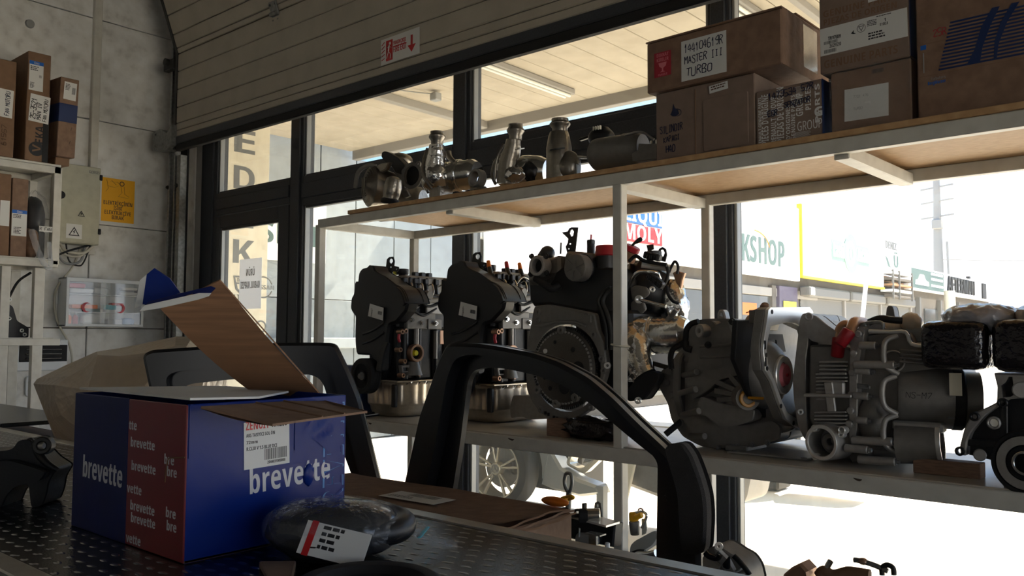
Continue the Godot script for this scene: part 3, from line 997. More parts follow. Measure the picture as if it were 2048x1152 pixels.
func shops() -> void:
	# long building with the shop fronts, its face on x = -9.2
	var sb := thing("shop_row", "long low row of shop fronts with roller shutters across the yard", "building", Vector3(-9.3,0,-28.6))
	part(sb, "wall", MB.new().box(Vector3(-3.0,1.7,0), Vector3(6.0,3.4,37.0)), "shop_wall")
	part(sb, "roof", MB.new().box(Vector3(-3.0,3.5,0), Vector3(6.1,0.2,37.0)), "rust")
	var win := MB.new()
	win.box(Vector3(0.02,1.35,7.8), Vector3(0.06,2.3,4.0), 0.01)
	part(sb, "shop_window", win, "shop_glass")
	part(sb, "shop_window", MB.new().box(Vector3(0.02,1.35,13.4), Vector3(0.06,2.3,5.4), 0.01), "shop_glass")
	part(sb, "fascia", MB.new().box(Vector3(0.05,2.62,10.6), Vector3(0.12,0.22,12.6), 0.01), "soffit_trim")
	part(sb, "door_post", MB.new().box(Vector3(0.05,1.4,7.35), Vector3(0.14,2.8,0.25), 0.01), "shop_wall")
	part(sb, "pilaster", MB.new().box(Vector3(0.08,1.4,6.55), Vector3(0.2,2.8,1.2), 0.01), "purple_board")
	for z in [[5.4,2.1], [1.9,-1.4], [-1.7,-4.9]]:
		var s := MB.new()
		var f := func(i: int, j: int) -> Vector3:
			return Vector3(0.02 + (0.022 if i % 2 else 0.0), i * 0.045, lerpf(z[0], z[1], j / 2.0))
		s.grid(f, 58,3, Vector3(-50,1,0))
		part(sb, "roller_shutter", s, "shutter")
		part(sb, "shutter_box", MB.new().box(Vector3(0.14,2.72, (z[0] + z[1]) / 2), Vector3(0.3,0.3, absf(z[0] - z[1])), 0.05), "shutter")
		part(sb, "shutter_guide", MB.new().box(Vector3(0.05,1.35, z[1] - 0.1), Vector3(0.1,2.7,0.12), 0.01), "soffit_trim")
	part(sb, "dark_bay", MB.new().box(Vector3(0.02,1.3,-11.0), Vector3(0.06,2.6,8.0)), "shop_glass")
	for i in 4:
		part(sb, "bay_post", MB.new().box(Vector3(0.08,1.5,-6.0 - i * 3.0), Vector3(0.16,3.0,0.2), 0.01), "shutter")
	# white fascia boards
	var wb := thing("white_fascia_board", "long overexposed white fascia board carrying the workshop lettering", "sign", Vector3(-8.98,2.96,-16.0))
	part(wb, "board", MB.new().box(Vector3(-0.06,1.0,0), Vector3(0.12,2.0,13.0), 0.02), "sign_white")
	lit(wb, "WORKSHOP", -1.0,0.63,0.66,4.45, "sign_green")
	var sw := MB.new()
	for k in [[-2.5,1.05,0.55], [-4.3,0.72,0.4]]:
		var pts := []
		for i in 7:
			var a := lerpf(0.1,1.5, i / 6.0)
			pts.append(Vector3(0.01, k[1] + sin(a) * k[2], k[0] + 0.7 - cos(a) * 0.9))
		sw.tube(pts, 0.016,6,2)
	part(wb, "swoosh", sw, "amber_plastic")
	var wh := thing("white_hoarding", "tall blank white hoarding between the grey cladding and the lettered fascia board", "hoarding", Vector3(-8.9,0,-11.4))
	part(wh, "sheet", MB.new().box(Vector3(0,3.3,0), Vector3(0.08,3.2,3.4), 0.02), "sign_white")
	for z in [-1.4,0.0,1.4]:
		part(wh, "post", MB.new().box(Vector3(-0.08,2.45, z), Vector3(0.08,4.9,0.1), 0.01), "shutter")
	var lq := thing("oil_brand_sign", "blue over red square sign with white oil brand lettering on the white board", "sign", Vector3(-8.9,3.3,-14.35))
	part(lq, "board", MB.new().box(Vector3(-0.02,0.52,0), Vector3(0.04,0.34,1.52), 0.01), "sign_blue")
	part(lq, "board", MB.new().box(Vector3(-0.02,0.16,0), Vector3(0.04,0.36,1.52), 0.01), "sign_red")
	lit(lq, "LIQUI", 0.7,0.53,0.30,1.40, "sign_white", 0.002,0.006)
	lit(lq, "MOLY", 0.72,0.17,0.30,1.42, "sign_white", 0.002,0.006)
	var lb := thing("tyre_shop_board", "white board with yellow edge and green tyre emblem on the shop row", "sign", Vector3(-8.95,3.1,-26.1))
	part(lb, "board", MB.new().box(Vector3(-0.06,1.0,0), Vector3(0.12,2.0,7.0), 0.02), "sign_white")
	part(lb, "edge", MB.new().box(Vector3(-0.05,0.0,0), Vector3(0.14,0.07,7.06), 0.01), "yellow_cap")
	part(lb, "edge", MB.new().box(Vector3(-0.05,1.0,3.53), Vector3(0.14,2.0,0.07), 0.01), "yellow_cap")
	part(lb, "emblem", MB.new().box(Vector3(0.004,0.92,-0.35), Vector3(0.01,0.62,3.3)), "pale_green")
	var em := MB.new()
	em.ring(Vector3(0.0,0.92,-0.3), Vector3.RIGHT, 0.40,0.60,0.024,32)
	em.ring(Vector3(0.0,0.92,-0.3), Vector3.RIGHT, 0.13,0.22,0.03,24)
	part(lb, "emblem", em, "pale_green")
	part(lb, "emblem", MB.new().cyl(Vector3(0.0,0.92,-0.3), Vector3(0.02,0.92,-0.3), 0.41,-1,32), "sign_white")
	lit(lb, "Lastik", 1.22,0.93,0.42,1.08, "sign_white", 0.012)
	lit(lb, "Ustam", -0.78,0.93,0.42,1.15, "sign_white", 0.012)
	var db := thing("small_shop_board", "small white board with grey name, leaf and smiling letter on the row", "sign", Vector3(-9.0,3.85,-30.9))
	part(db, "board", MB.new().box(Vector3(-0.06,0.6,0), Vector3(0.12,1.3,2.4), 0.02), "sign_white")
	lit(db, "DENIZ", 0.9,0.78,0.26,1.2, "sign_gray")
	lit(db, "Ü", 0.1,0.25,0.42,0.5, "sign_green")
	var lf := MB.new()
	lf.xf = Transform3D(Basis(Vector3.UP, PI / 2), Vector3(0.004,0.2,0.7))
	lf.prism(V2([-0.25,0.2,0.0,0.12,0.22,-0.1,0.36,-0.2,0.05,-0.16]), 0,0.004)
	part(db, "leaf_print", lf, "sign_green")
	var sk := thing("stacked_frames", "dark open frames stacked on the roof edge between two signs", "rack", Vector3(-8.95,2.75,-31.0))
	for i in 5:
		part(sk, "frame", MB.new().box(Vector3(0,0.1 + i * 0.2,0), Vector3(0.4,0.07 + 0.02 * (i % 2), 2.3), 0.01), ["shop_wall", "sign_white", "rust"][i % 3])
	for z in [-1.1,0.4,1.1]:
		part(sk, "upright", MB.new().box(Vector3(0.2,0.5, z), Vector3(0.06,1.0,0.06)), "shutter")
	var ab := thing("after_sign", "long pale fascia sign with dark raised letters and a car drawing", "sign", Vector3(-8.9,3.22,-39.4))
	part(ab, "board", MB.new().box(Vector3(-0.1,0.42,0), Vector3(0.2,0.86,14.2), 0.02), "sign_white")
	part(ab, "panel", MB.new().box(Vector3(0.0,0.42,4.6), Vector3(0.02,0.72,4.4)), "sign_green")
	var carp := MB.new()
	carp.xf = Transform3D(Basis(Vector3.UP, PI / 2), Vector3(0.012,0.2,5.5))
	carp.prism(V2([-0.9,0.0,-0.85,0.16,-0.5,0.2,-0.25,0.4,0.25,0.4,0.5,0.2,0.9,0.15,0.9,0.0]), 0,0.01)
	part(ab, "car_drawing", carp, "sign_white")
	for k in [0.1,0.35,0.55]:
		part(ab, "print_line", MB.new().box(Vector3(0.012,0.15 + k, 3.4), Vector3(0.01,0.09,1.7)), "sign_white")
	lit(ab, "AFTERMÜN", 1.9,0.44,0.62,4.6, "ink_black", 0.0,0.12)
	part(ab, "panel", MB.new().box(Vector3(0.03,0.42,-4.6), Vector3(0.06,0.7,0.7)), "ink_black")
	var pt := thing("sign_post", "pale post under the long fascia sign", "post", Vector3(-8.5,0,-36.2))
	part(pt, "post", MB.new().cyl(Vector3.ZERO, Vector3(0,3.3,0), 0.22,0.2), "cream_board")
	part(pt, "band", MB.new().cyl(Vector3(0,1.9,0), Vector3(0,2.1,0), 0.24), "shutter")
	var fp := thing("striped_pole", "slim blue and yellow pole before the shutters", "pole", Vector3(-8.75,0,-26.2))
	part(fp, "pole", MB.new().bar(Vector3(0,0,0), Vector3(0.12,2.05,-0.2), 0.09,0.09), "sign_yellow")
	part(fp, "pole", MB.new().bar(Vector3(0.12,2.05,-0.2), Vector3(0.2,3.1,-0.34), 0.09,0.09), "paper_blue")
	var po := thing("utility_pole", "tall concrete utility pole with three cross arms and wires", "pole", Vector3(-16.0,0,-65.3))
	po.scale = Vector3.ONE * 1.57
	part(po, "pole", MB.new().cyl(Vector3.ZERO, Vector3(0,8.2,0), 0.28,0.14), "pole_gray")
	for y in [7.8,7.15,6.45]:
		part(po, "cross_arm", MB.new().bar(Vector3(-0.75, y, -0.3), Vector3(0.75, y + 0.04,0.3), 0.07,0.07), "pole_gray")
	part(po, "junction", MB.new().box(Vector3(0.02,6.1,0.1), Vector3(0.4,0.42,0.4), 0.03), "pole_gray")
	part(po, "wire", MB.new().tube([Vector3(0.2,4.5,0), Vector3(3,4.5,-3), Vector3(6.5,4.7,-6.5)], 0.02,6), "pole_gray")
	part(po, "lamp_arm", MB.new().bar(Vector3(0.7,6.2,0.1), Vector3(1.9,6.75,-0.2), 0.06,0.14), "sign_white")
	part(po, "stay_pipe", MB.new().cyl(Vector3(0.45,2.5,0.1), Vector3(0.4,5.3,0.1), 0.05), "pole_gray")
	# far end of the street
	var fb := thing("far_building", "pale far apartment building with small dark windows behind the row", "building", Vector3(-8.0,0,-78))
	part(fb, "wall", MB.new().box(Vector3(-1,4.1,0), Vector3(8,8.2,6)), "sign_white")
	part(fb, "roof_block", MB.new().box(Vector3(0.5,8.6,0), Vector3(2.0,1.0,2.0)), "shutter")
	for i in 5:
		for j in 2:
			part(fb, "window", MB.new().box(Vector3(-3.8 + i * 1.5,5.9 + j * 1.5,3.01), Vector3(0.8,0.7,0.06)), "shop_glass")
	tree("broadleaf_tree", Vector3(-3.1,0,-58), 8.2,2.4,11, "light green leafy tree beyond the end of the shop row")
	var lowr := thing("low_shed", "low shed with rusty roof edge at the end of the row", "building", Vector3(-6.5,0,-55))
	part(lowr, "wall", MB.new().box(Vector3(0,1.3,0), Vector3(7,2.6,4)), "shop_wall")
	part(lowr, "roof", MB.new().box(Vector3(0.2,2.75,0), Vector3(8,0.22,5)), "rust")
	var hb := thing("hoarding", "dark framed hoarding panel under the end of the long sign", "board", Vector3(-6.3,0.9,-43.0))
	part(hb, "panel", MB.new().box(Vector3(0,1.25,0), Vector3(2.6,1.3,0.06), 0.01), "shop_glass")
	for s in [-1.32,1.32]:
		part(hb, "frame", MB.new().box(Vector3(s, 0.9,0.0), Vector3(0.08,2.2,0.1), 0.01), "sign_white")
	part(hb, "frame", MB.new().box(Vector3(0,1.95,0.0), Vector3(2.7,0.08,0.1), 0.01), "sign_white")
	part(hb, "print_line", MB.new().box(Vector3(-0.3,1.6,0.035), Vector3(1.2,0.16,0.01)), "sign_orange")
	# prints on the near shop windows
	var or1 := thing("orange_banner", "orange tyre brand banner across the grey shop window", "banner", Vector3(-9.2,2.0,-18.9))
	part(or1, "sheet", MB.new().box(Vector3(0,0.14,0), Vector3(0.012,0.3,2.6)), "sign_orange")
	lit(or1, "Continental", 1.1,0.14,0.2,1.5, "ink_black", 0.008,0.004)
	var yp := thing("yellow_poster", "yellow poster with red print on the purple pilaster", "poster", Vector3(-9.09,1.7,-22.05))
	part(yp, "sheet", MB.new().box(Vector3(0,0.35,0), Vector3(0.012,0.7,0.85)), "yellow_cap")
	lit(yp, "5i", 0.22,0.2,0.5,0.5, "sign_red", 0.008,0.004)
	var fl := thing("wall_floodlight", "small grey floodlight bracket under the white board end", "lamp", Vector3(-8.95,2.7,-22.9))
	part(fl, "housing", MB.new().box(Vector3(0,0,0), Vector3(0.3,0.26,0.34), 0.03), "shutter")
	part(fl, "lens", MB.new().box(Vector3(0.16,0,0), Vector3(0.02,0.2,0.26), 0.005), "sign_white")
	var so := thing("service_sign", "white sign with red swoosh and cut off grey lettering behind the totem", "sign", Vector3(-9.0,2.35,-6.2))
	part(so, "board", MB.new().box(Vector3(-0.04,0.42,0.0), Vector3(0.08,0.84,1.1), 0.01), "sign_white")
	lit(so, "SHOP", 0.42,0.33,0.26,0.9, "sign_green", 0.002)
	var rs := MB.new()
	rs.xf = Transform3D(Basis(Vector3.UP, PI / 2), Vector3(0.006,0.62,0.4))
	rs.prism(V2([-0.1,0.1,0.05,0.0,0.3,-0.02,0.55,0.02,0.3,0.03,0.1,0.04]), 0,0.006)
	part(so, "swoosh", rs, "sign_red")

func tree(n: String, at: Vector3, h: float, r: float, sd: int, label: String) -> void:
	var t := thing(n, label, "tree", at)
	var b := MB.new()
	b.tube([Vector3.ZERO, Vector3(0.1, h * 0.3,0), Vector3(0.0, h * 0.62,0.1)], 0.22,8,4, false, 0.09)
	for i in 6:
		var a := i * 1.1
		b.tube([Vector3(0.05, h * 0.45,0), Vector3(cos(a) * r * 0.4, h * 0.62, sin(a) * r * 0.4), Vector3(cos(a) * r * 0.75, h * 0.8, sin(a) * r * 0.75)], 0.07,6,3, false, 0.02)
	part(t, "trunk", b, "bark")
	var q := MB.new()
	q.quad(Vector3(-0.5,0,0), Vector3(0,-0.16,0.2), Vector3(0.5,0,0), Vector3(0,0.16,0.2))
	var mm := MultiMesh.new()
	mm.transform_format = MultiMesh.TRANSFORM_3D
	mm.mesh = q.mesh()
	mm.instance_count = 1600
	var g := RandomNumberGenerator.new()
	g.seed = sd
	for i in 1600:
		var d := Vector3(g.randfn(), g.randfn() * 0.8, g.randfn()).normalized() * r * pow(g.randf(), 0.4)
		mm.set_instance_transform(i, Transform3D(Basis.from_euler(Vector3(g.randf() * 6, g.randf() * 6, g.randf() * 6)).scaled(Vector3.ONE * g.randf_range(0.2,0.42)), Vector3(0, h * 0.72,0) + d))
	var o := MultiMeshInstance3D.new()
	o.name = "leaves"
	o.multimesh = mm
	o.material_override = M.leaf
	o.set_meta("kind", "stuff")
	t.add_child(o, true)

# ---------------------------------------------------------------- shelf unit
func build_shelf() -> void:
	var sh := sthing("shelf_unit", "long white steel shelf unit with chipboard shelves in front of the glazing", "shelf unit", -1.9,0.0,-2.68)
	# local: x along the unit, z towards the room; front posts on z = -0.02
	var xs := [-2.0,0.0,2.0,4.0]
	for x in xs:
		for z in [-0.021,-0.70]:
			if x > 2.5 and z < -0.1:
				continue
			part(sh, "post", MB.new().box(Vector3(x, 1.0, z), Vector3(0.042,2.0 if x > -1.9 or z < -0.1 else 2.03,0.042), 0.003), "white_steel")
	for z in [-0.02,-0.70]:
		part(sh, "rail", MB.new().box(Vector3(1.0,2.02, z), Vector3(6.0,0.048,0.04), 0.003), "white_steel")
		part(sh, "rail", MB.new().box(Vector3(1.0,0.9525, z + (0.004 if z > -0.1 else 0.0)), Vector3(6.0,0.055,0.04), 0.003), "white_steel")
	for x in [-2.0,-0.99,-0.02,0.86,1.9,2.9,3.9]:
		part(sh, "cross_rail", MB.new().box(Vector3(x, 2.005 if x > -1.9 else 2.02,-0.36), Vector3(0.05,0.046,0.64), 0.003), "white_steel")
		part(sh, "cross_rail", MB.new().box(Vector3(x, 0.9525,-0.36), Vector3(0.04,0.05,0.64), 0.003), "white_steel")
	part(sh, "upper_board", MB.new().box(Vector3(1.14,2.055,-0.352), Vector3(5.72,0.02,0.72), 0.002), "board")
	part(sh, "lower_board", MB.new().box(Vector3(1.0,0.9805,-0.36), Vector3(6.0,0.009,0.70), 0.001), "board_top")
	var tie := MB.new()
	tie.tube([Vector3(-0.024,1.375,0.004), Vector3(0.024,1.368,0.004), Vector3(0.026,1.366,-0.046), Vector3(-0.026,1.373,-0.046)], 0.004,6,3, true)
	part(sh, "tie", tie, "cable_white")
	var ch := MB.new()
	for k in [[-1.02,0.972,0.06], [-0.55,0.975,0.04], [0.9,0.973,0.03], [-1.5,0.974,0.03]]:
		ch.prism(MB.rounded(V2([k[0], k[1], k[0] + k[2], k[1] - 0.003, k[0] + k[2] * 0.7, k[1] - 0.01, k[0] + k[2] * 0.3, k[1] - 0.007]), 0.004), 0.0235,0.0245)
	part(sh, "chipped_paint", ch, "chip")

func build_all() -> void:
	counter()
	brand_box()
	counter_things()
	door_shells()
	long_carton()
	wrapped_part()
	left_wall_things()
	left_rack()
	engines()
	gearbox_one()
	gearbox_two()
	engine_block()
	shelf_end_things()
	converters()
	top_cartons()
	low_things()
	yard_cars()

# ---------------------------------------------------------------- the counter and what lies on it
func counter() -> void:
	var c := thing("counter", "long work counter topped with black tread plate and an aluminium edge", "counter", Vector3(-1.6,0,-0.95))
	part(c, "carcass", MB.new().box(Vector3(0,0.485,-0.01), Vector3(5.0,0.97,0.68), 0.01), "roof_gray")
	part(c, "tread_plate", MB.new().box(Vector3(0,0.985,0), Vector3(5.04,0.03,0.76), 0.003), "tread")
	part(c, "edge_strip", MB.new().box(Vector3(0,0.991,-0.385), Vector3(5.04,0.024,0.046), 0.003), "alu_trim")
	part(c, "edge_strip", MB.new().box(Vector3(0,0.991,0.385), Vector3(5.04,0.024,0.046), 0.003), "alu_trim")
	part(c, "wood_edge", MB.new().box(Vector3(0,0.96,-0.40), Vector3(5.04,0.035,0.02), 0.003), "carton_dark")
	var b := MB.new()
	b.ball(Vector3(0,-0.0028,0), Vector3(0.0185,0.0042,0.0085), 16)
	var mm := MultiMesh.new()
	mm.transform_format = MultiMesh.TRANSFORM_3D
	mm.mesh = b.mesh()
	var places := []
	for i in 24:
		for j in 110:
			places.append(Vector3(-2.46 + j * 0.0448 + (0.0224 if i % 2 else 0.0), 1.0,-0.35 + i * 0.0305))
	mm.instance_count = places.size()
	for i in places.size():
		mm.set_instance_transform(i, Transform3D(Basis(Vector3.UP, 0.12 if i % 3 else -0.1), places[i]))
	var o := MultiMeshInstance3D.new()
	o.name = "raised_tread"
	o.multimesh = mm
	o.material_override = M.tread_bump
	o.set_meta("kind", "stuff")
	c.add_child(o, true)
	# the next counter along, beyond the wrapped part
	var d := thing("side_counter", "lower dark topped counter with pale wooden edge by the wall rack", "counter", Vector3(-5.6,0,-1.75))
	part(d, "carcass", MB.new().box(Vector3(0,0.44,0), Vector3(2.0,0.88,0.34), 0.01), "carton_gray")
	part(d, "top", MB.new().box(Vector3(0,0.965,0.02), Vector3(2.1,0.02,0.44), 0.004), "tread")
	part(d, "wood_edge", MB.new().box(Vector3(0,0.925,0.245), Vector3(2.1,0.06,0.02), 0.004), "carton_dark")
	part(d, "front", MB.new().box(Vector3(0,0.6,0.2), Vector3(2.1,0.58,0.02), 0.004), "carton_gray")

func word(p: Node3D, t: Transform3D, h: float, w: float, m := "white_print") -> void:
	letters(p, "brevette", t, h, m, w, true, 0.0004)

func brand_box() -> void:
	var o := thing("brand_carton", "open blue and red printed carton with white lettering on the counter", "carton", Vector3(-1.653, COUNTER, -0.945))
	var w := 0.468
	var d := 0.35
	var h := 0.279
	# walls (the front one printed blue and red)
	var split := 0.013
	part(o, "front_wall", MB.new().box(Vector3((-w / 2 + split) / 2, h / 2, d / 2), Vector3(w / 2 + split, h, 0.004), 0.0015), "blue_print")
	part(o, "front_wall", MB.new().box(Vector3((w / 2 + split) / 2, h / 2, d / 2), Vector3(w / 2 - split, h - 0.002,0.0041), 0.0015), "red_print", "red printed part of the front wall")
	part(o, "side_wall", MB.new().box(Vector3(w / 2 - 0.002, h / 2,0), Vector3(0.004, h, d), 0.0015), "blue_side")
	part(o, "side_wall", MB.new().box(Vector3(-w / 2 + 0.002, h / 2,0), Vector3(0.004, h, d), 0.0015), "blue_side")
	part(o, "back_wall", MB.new().box(Vector3(0, h / 2,-d / 2), Vector3(w, h, 0.004), 0.0015), "blue_side")
	part(o, "bottom", MB.new().box(Vector3(0,0.003,0), Vector3(w, 0.004, d)), "carton_inside")
	var zf := d / 2 + 0.0022
	word(o, Transform3D(Basis(Vector3.BACK, -0.02), Vector3(-0.188,0.128, zf)), 0.042,0.178)
	for k in [[0.016,0.228,0.2], [0.024,0.196,1.0], [0.03,0.152,1.0], [0.016,0.108,0.7], [0.03,0.077,1.0], [0.034,0.054,1.0], [0.018,0.014,0.8], [0.157,0.176,0.45], [0.168,0.155,0.45], [0.168,0.082,0.4], [0.172,0.059,0.4]]:
		var tx: String = "brevette" if k[2] > 0.9 else ("bre" if k[0] > 0.1 else ("tte" if k[2] < 0.3 else "vette"))
		letters(o, tx, Transform3D(Basis(), Vector3(k[0], k[1], zf)), 0.017, "white_print", 0.0, true, 0.0004)
	var rb := MB.new()
	for i in 12:
		rb.quad(Vector3(0.014,0.005 + i * 0.0225, zf - 0.0004), Vector3(0.232,0.005 + i * 0.0225, zf - 0.0004), Vector3(0.232,0.0165 + i * 0.0225, zf - 0.0004), Vector3(0.014,0.0165 + i * 0.0225, zf - 0.0004), Vector3.BACK)
	var rows := part(o, "print_rows", rb, "red_dark")
	rows.set_meta("kind", "stuff")
	# right side: name, label, tapes, outline lettering
	var side := Basis(Vector3.UP, PI / 2)
	var xs := w / 2 + 0.0006
	word(o, Transform3D(side * Basis(Vector3.BACK, 0.04), Vector3(xs, 0.126,0.052)), 0.046,0.185)
	var lab := sheet(o, "parts_label", Transform3D(side * Basis(Vector3.BACK, 0.03), Vector3(xs, 0.196,0.012)), 0.10,0.088, "paper")
	var lt := Transform3D(Basis(), Vector3(-0.046,0.037,0.0006))
	letters(lab, "ZENUIT", lt, 0.016, "sign_red", 0.05, true, 0.0004)
	letters(lab, "RNZ65", Transform3D(Basis(), Vector3(0.01,0.037,0.0006)), 0.015, "ink_black", 0.034, true, 0.0004)
	letters(lab, "AKS TASIYICI SOL ÖN", Transform3D(Basis(), Vector3(-0.045,0.019,0.0006)), 0.0065, "ink_black", 0.062, true, 0.0004)
	letters(lab, "72mm", Transform3D(Basis(), Vector3(-0.045,0.006,0.0006)), 0.006, "ink_black", 0.0, true, 0.0004)
	letters(lab, "R.CLIO V 1.5 BLUE DCI", Transform3D(Basis(), Vector3(-0.045,-0.006,0.0006)), 0.0065, "ink_black", 0.066, true, 0.0004)
	var bc := MB.new()
	bar_code(bc, -0.006,-0.010,0.05,0.021)
	part(lab, "barcode", bc, "ink_black")
	letters(lab, "2044031000000", Transform3D(Basis(), Vector3(0.0,-0.036,0.0006)), 0.0055, "ink_black", 0.04, true, 0.0004)
	letters(o, "BREVETTE", Transform3D(side * Basis(Vector3.BACK, PI / 2), Vector3(xs, 0.02,-0.148)), 0.05, "light_blue", 0.24, false, 0.0003)
	letters(o, "BREVETTE", Transform3D(side * Basis(Vector3.BACK, PI / 2), Vector3(xs + 0.0004,0.0206,-0.1485)), 0.043, "blue_side", 0.237, false, 0.0003)
	var tp := MB.new()
	var wr := func(i: int, j: int) -> Vector3:
		var u := i / 14.0
		var v := j / 10.0
		return Vector3(xs + 0.0012 + 0.0022 * sin(u * 9.0 + v * 14.0) * sin(v * 3.1) * sin(u * 3.1), lerpf(0.274,0.175 + 0.02 * sin(v * 5.0), u), lerpf(-0.05,-0.162, v))
	tp.grid(wr, 15,11, Vector3(-1,0.2,0))
	part(o, "packing_tape", tp, "blue_side")
	var bub := MB.new()
	bub.ball(Vector3(xs, 0.125,-0.085), Vector3(0.006,0.022,0.013), 14,0.1)
	part(o, "tape_blister", bub, "blue_side")
	var tc := MB.new()
	tc.prism(MB.rounded(V2([-0.172,0.279,-0.166,0.279,-0.148,0.245,-0.142,0.214,-0.140,0.185,-0.172,0.182]), 0.004), 0.0,0.0012)
	var tcp := part(o, "corner_tape", tc, "blue_side")
	tcp.transform = Transform3D(side, Vector3(xs, 0,0))
	var tear := MB.new()
	tear.tube([Vector3(0.232,0.186, zf), Vector3(0.20,0.182, zf), Vector3(0.175,0.178, zf), Vector3(0.168,0.16, zf), Vector3(0.164,0.135, zf)], 0.0014,5,4)
	part(o, "torn_edge", tear, "carton_inside")
	# flaps
	var at0 := Vector3(1.653,-COUNTER, 0.945)
	var fl := MB.new()
	fl.prism(V2([-0.232,0.17,0.232,0.17,0.232,0.03,0.06,-0.155,-0.232,-0.155]), 0,0.004)
	var fp := part(o, "inner_flap", fl, "paper", "pale grey inner flap")
	fp.transform = Transform3D(Basis(Vector3.RIGHT, PI / 2 - 0.03) * Basis.from_scale(Vector3(1,1,1)), Vector3(0, h + 0.006,0))
	var rf := MB.new()
	var q := [Vector3(-1.367,1.277,-0.766), Vector3(-1.441,1.27,-1.071), Vector3(-1.223,1.262,-1.016), Vector3(-1.226,1.253,-0.816)]
	for i in 4:
		q[i] += at0
	var down := Vector3(0,-0.004,0)
	flap(rf, q[0], q[1], q[2], q[3], 0.004,6,0.004)
	part(o, "side_flap", rf, "carton", "tan side flap folded outwards")
	var cr := MB.new()
	for k in [0.42,0.66]:
		cr.tube([q[0].lerp(q[1], k) + Vector3(0,0.003,0), q[3].lerp(q[2], k + 0.08) + Vector3(0,0.003,0)], 0.0016,5,1)
	part(o, "crease", cr, "carton_dark")
	# the lid flap standing up and leaning over
	var hn := [Vector3(-1.691,1.279,-1.066), Vector3(-1.548,1.261,-1.164)]
	var tpp := [Vector3(-1.644,1.456,-0.829), Vector3(-1.57,1.515,-0.914)]
	var lid := MB.new()
	var a: Vector3 = hn[0] + at0
	var b: Vector3 = hn[1] + at0
	var c: Vector3 = tpp[1] + at0
	var e: Vector3 = tpp[0] + at0
	flap(lid, a, b, c, e, 0.004,8,0.008)
	part(o, "lid_flap", lid, "carton_inside", "brown inside of the raised lid flap")
	var s2 := [Vector3(-1.645,1.456,-0.827),Vector3(-1.586,1.474,-0.877),Vector3(-1.57,1.481,-0.89),Vector3(-1.566,1.487,-0.893),Vector3(-1.584,1.487,-0.878),Vector3(-1.668,1.462,-0.808),Vector3(-1.676,1.45,-0.801)]
	var s3 := [Vector3(-1.68,1.463,-0.813),Vector3(-1.595,1.488,-0.884),Vector3(-1.577,1.488,-0.899),Vector3(-1.57,1.498,-0.905),Vector3(-1.576,1.502,-0.899),Vector3(-1.625,1.487,-0.858),Vector3(-1.672,1.471,-0.819)]
	var s4 := [Vector3(-1.772,1.46,-0.837),Vector3(-1.757,1.467,-0.85),Vector3(-1.759,1.466,-0.848),Vector3(-1.75,1.531,-0.85),Vector3(-1.762,1.518,-0.841)]
	var s5 := [Vector3(-1.757,1.467,-0.85),Vector3(-1.698,1.492,-0.898),Vector3(-1.714,1.523,-0.882),Vector3(-1.738,1.544,-0.86),Vector3(-1.75,1.531,-0.85),Vector3(-1.759,1.468,-0.847)]
	var s6 := [Vector3(-1.598,1.483,-0.906),Vector3(-1.572,1.493,-0.927),Vector3(-1.58,1.516,-0.919),Vector3(-1.592,1.509,-0.908),Vector3(-1.586,1.499,-0.914)]
	for k in [[s2, "paper", "lid_tab"], [s3, "blue_print", "lid_tab"], [s4, "paper", "dust_ear"], [s5, "blue_side", "dust_ear"], [s6, "carton_inside", "curled_corner"]]:
		var m := MB.new()
		slab(m, k[0], at0,0.004)
		part(o, k[2], m, k[1])

# a sheet between four corners with a thickness and a gentle bow
func flap(b: MB, p0: Vector3, p1: Vector3, p2: Vector3, p3: Vector3, th: float, k: int, bow: float) -> void:
	var nrm := (p1 - p0).cross(p3 - p0).normalized()
	for s in [0.0,1.0]:
		var f := func(i: int, j: int) -> Vector3:
			var u := float(i) / k
			var v := float(j) / k
			return p0.lerp(p1, v).lerp(p3.lerp(p2, v), u) + nrm * (bow * sin(PI * u) + th * (s - 0.5))
		b.grid(f, k + 1, k + 1, (p0 + p2) * 0.5 - nrm * (s - 0.5) * 50.0)
	var edge := [[p0, p1], [p1, p2], [p2, p3], [p3, p0]]
	for e in edge:
		b.quad(e[0] - nrm * th * 0.5, e[1] - nrm * th * 0.5, e[1] + nrm * th * 0.5, e[0] + nrm * th * 0.5)

# a flat plate through points that lie nearly in one plane
func slab(b: MB, pts: Array, off: Vector3, th: float) -> void:
	var c := Vector3.ZERO
	for p in pts:
		c += p / pts.size()
	var nrm := Vector3.ZERO
	for i in pts.size():
		nrm += (pts[i] - c).cross(pts[(i + 1) % pts.size()] - c)
	nrm = nrm.normalized()
	var d := nrm * th * 0.5
	for i in pts.size():
		var p: Vector3 = pts[i] + off
		var q: Vector3 = pts[(i + 1) % pts.size()] + off
		b.tri(c + off + d, p + d, q + d, nrm, nrm, nrm)
		b.tri(c + off - d, p - d, q - d, -nrm, -nrm, -nrm)
		b.quad(p - d, q - d, q + d, p + d)

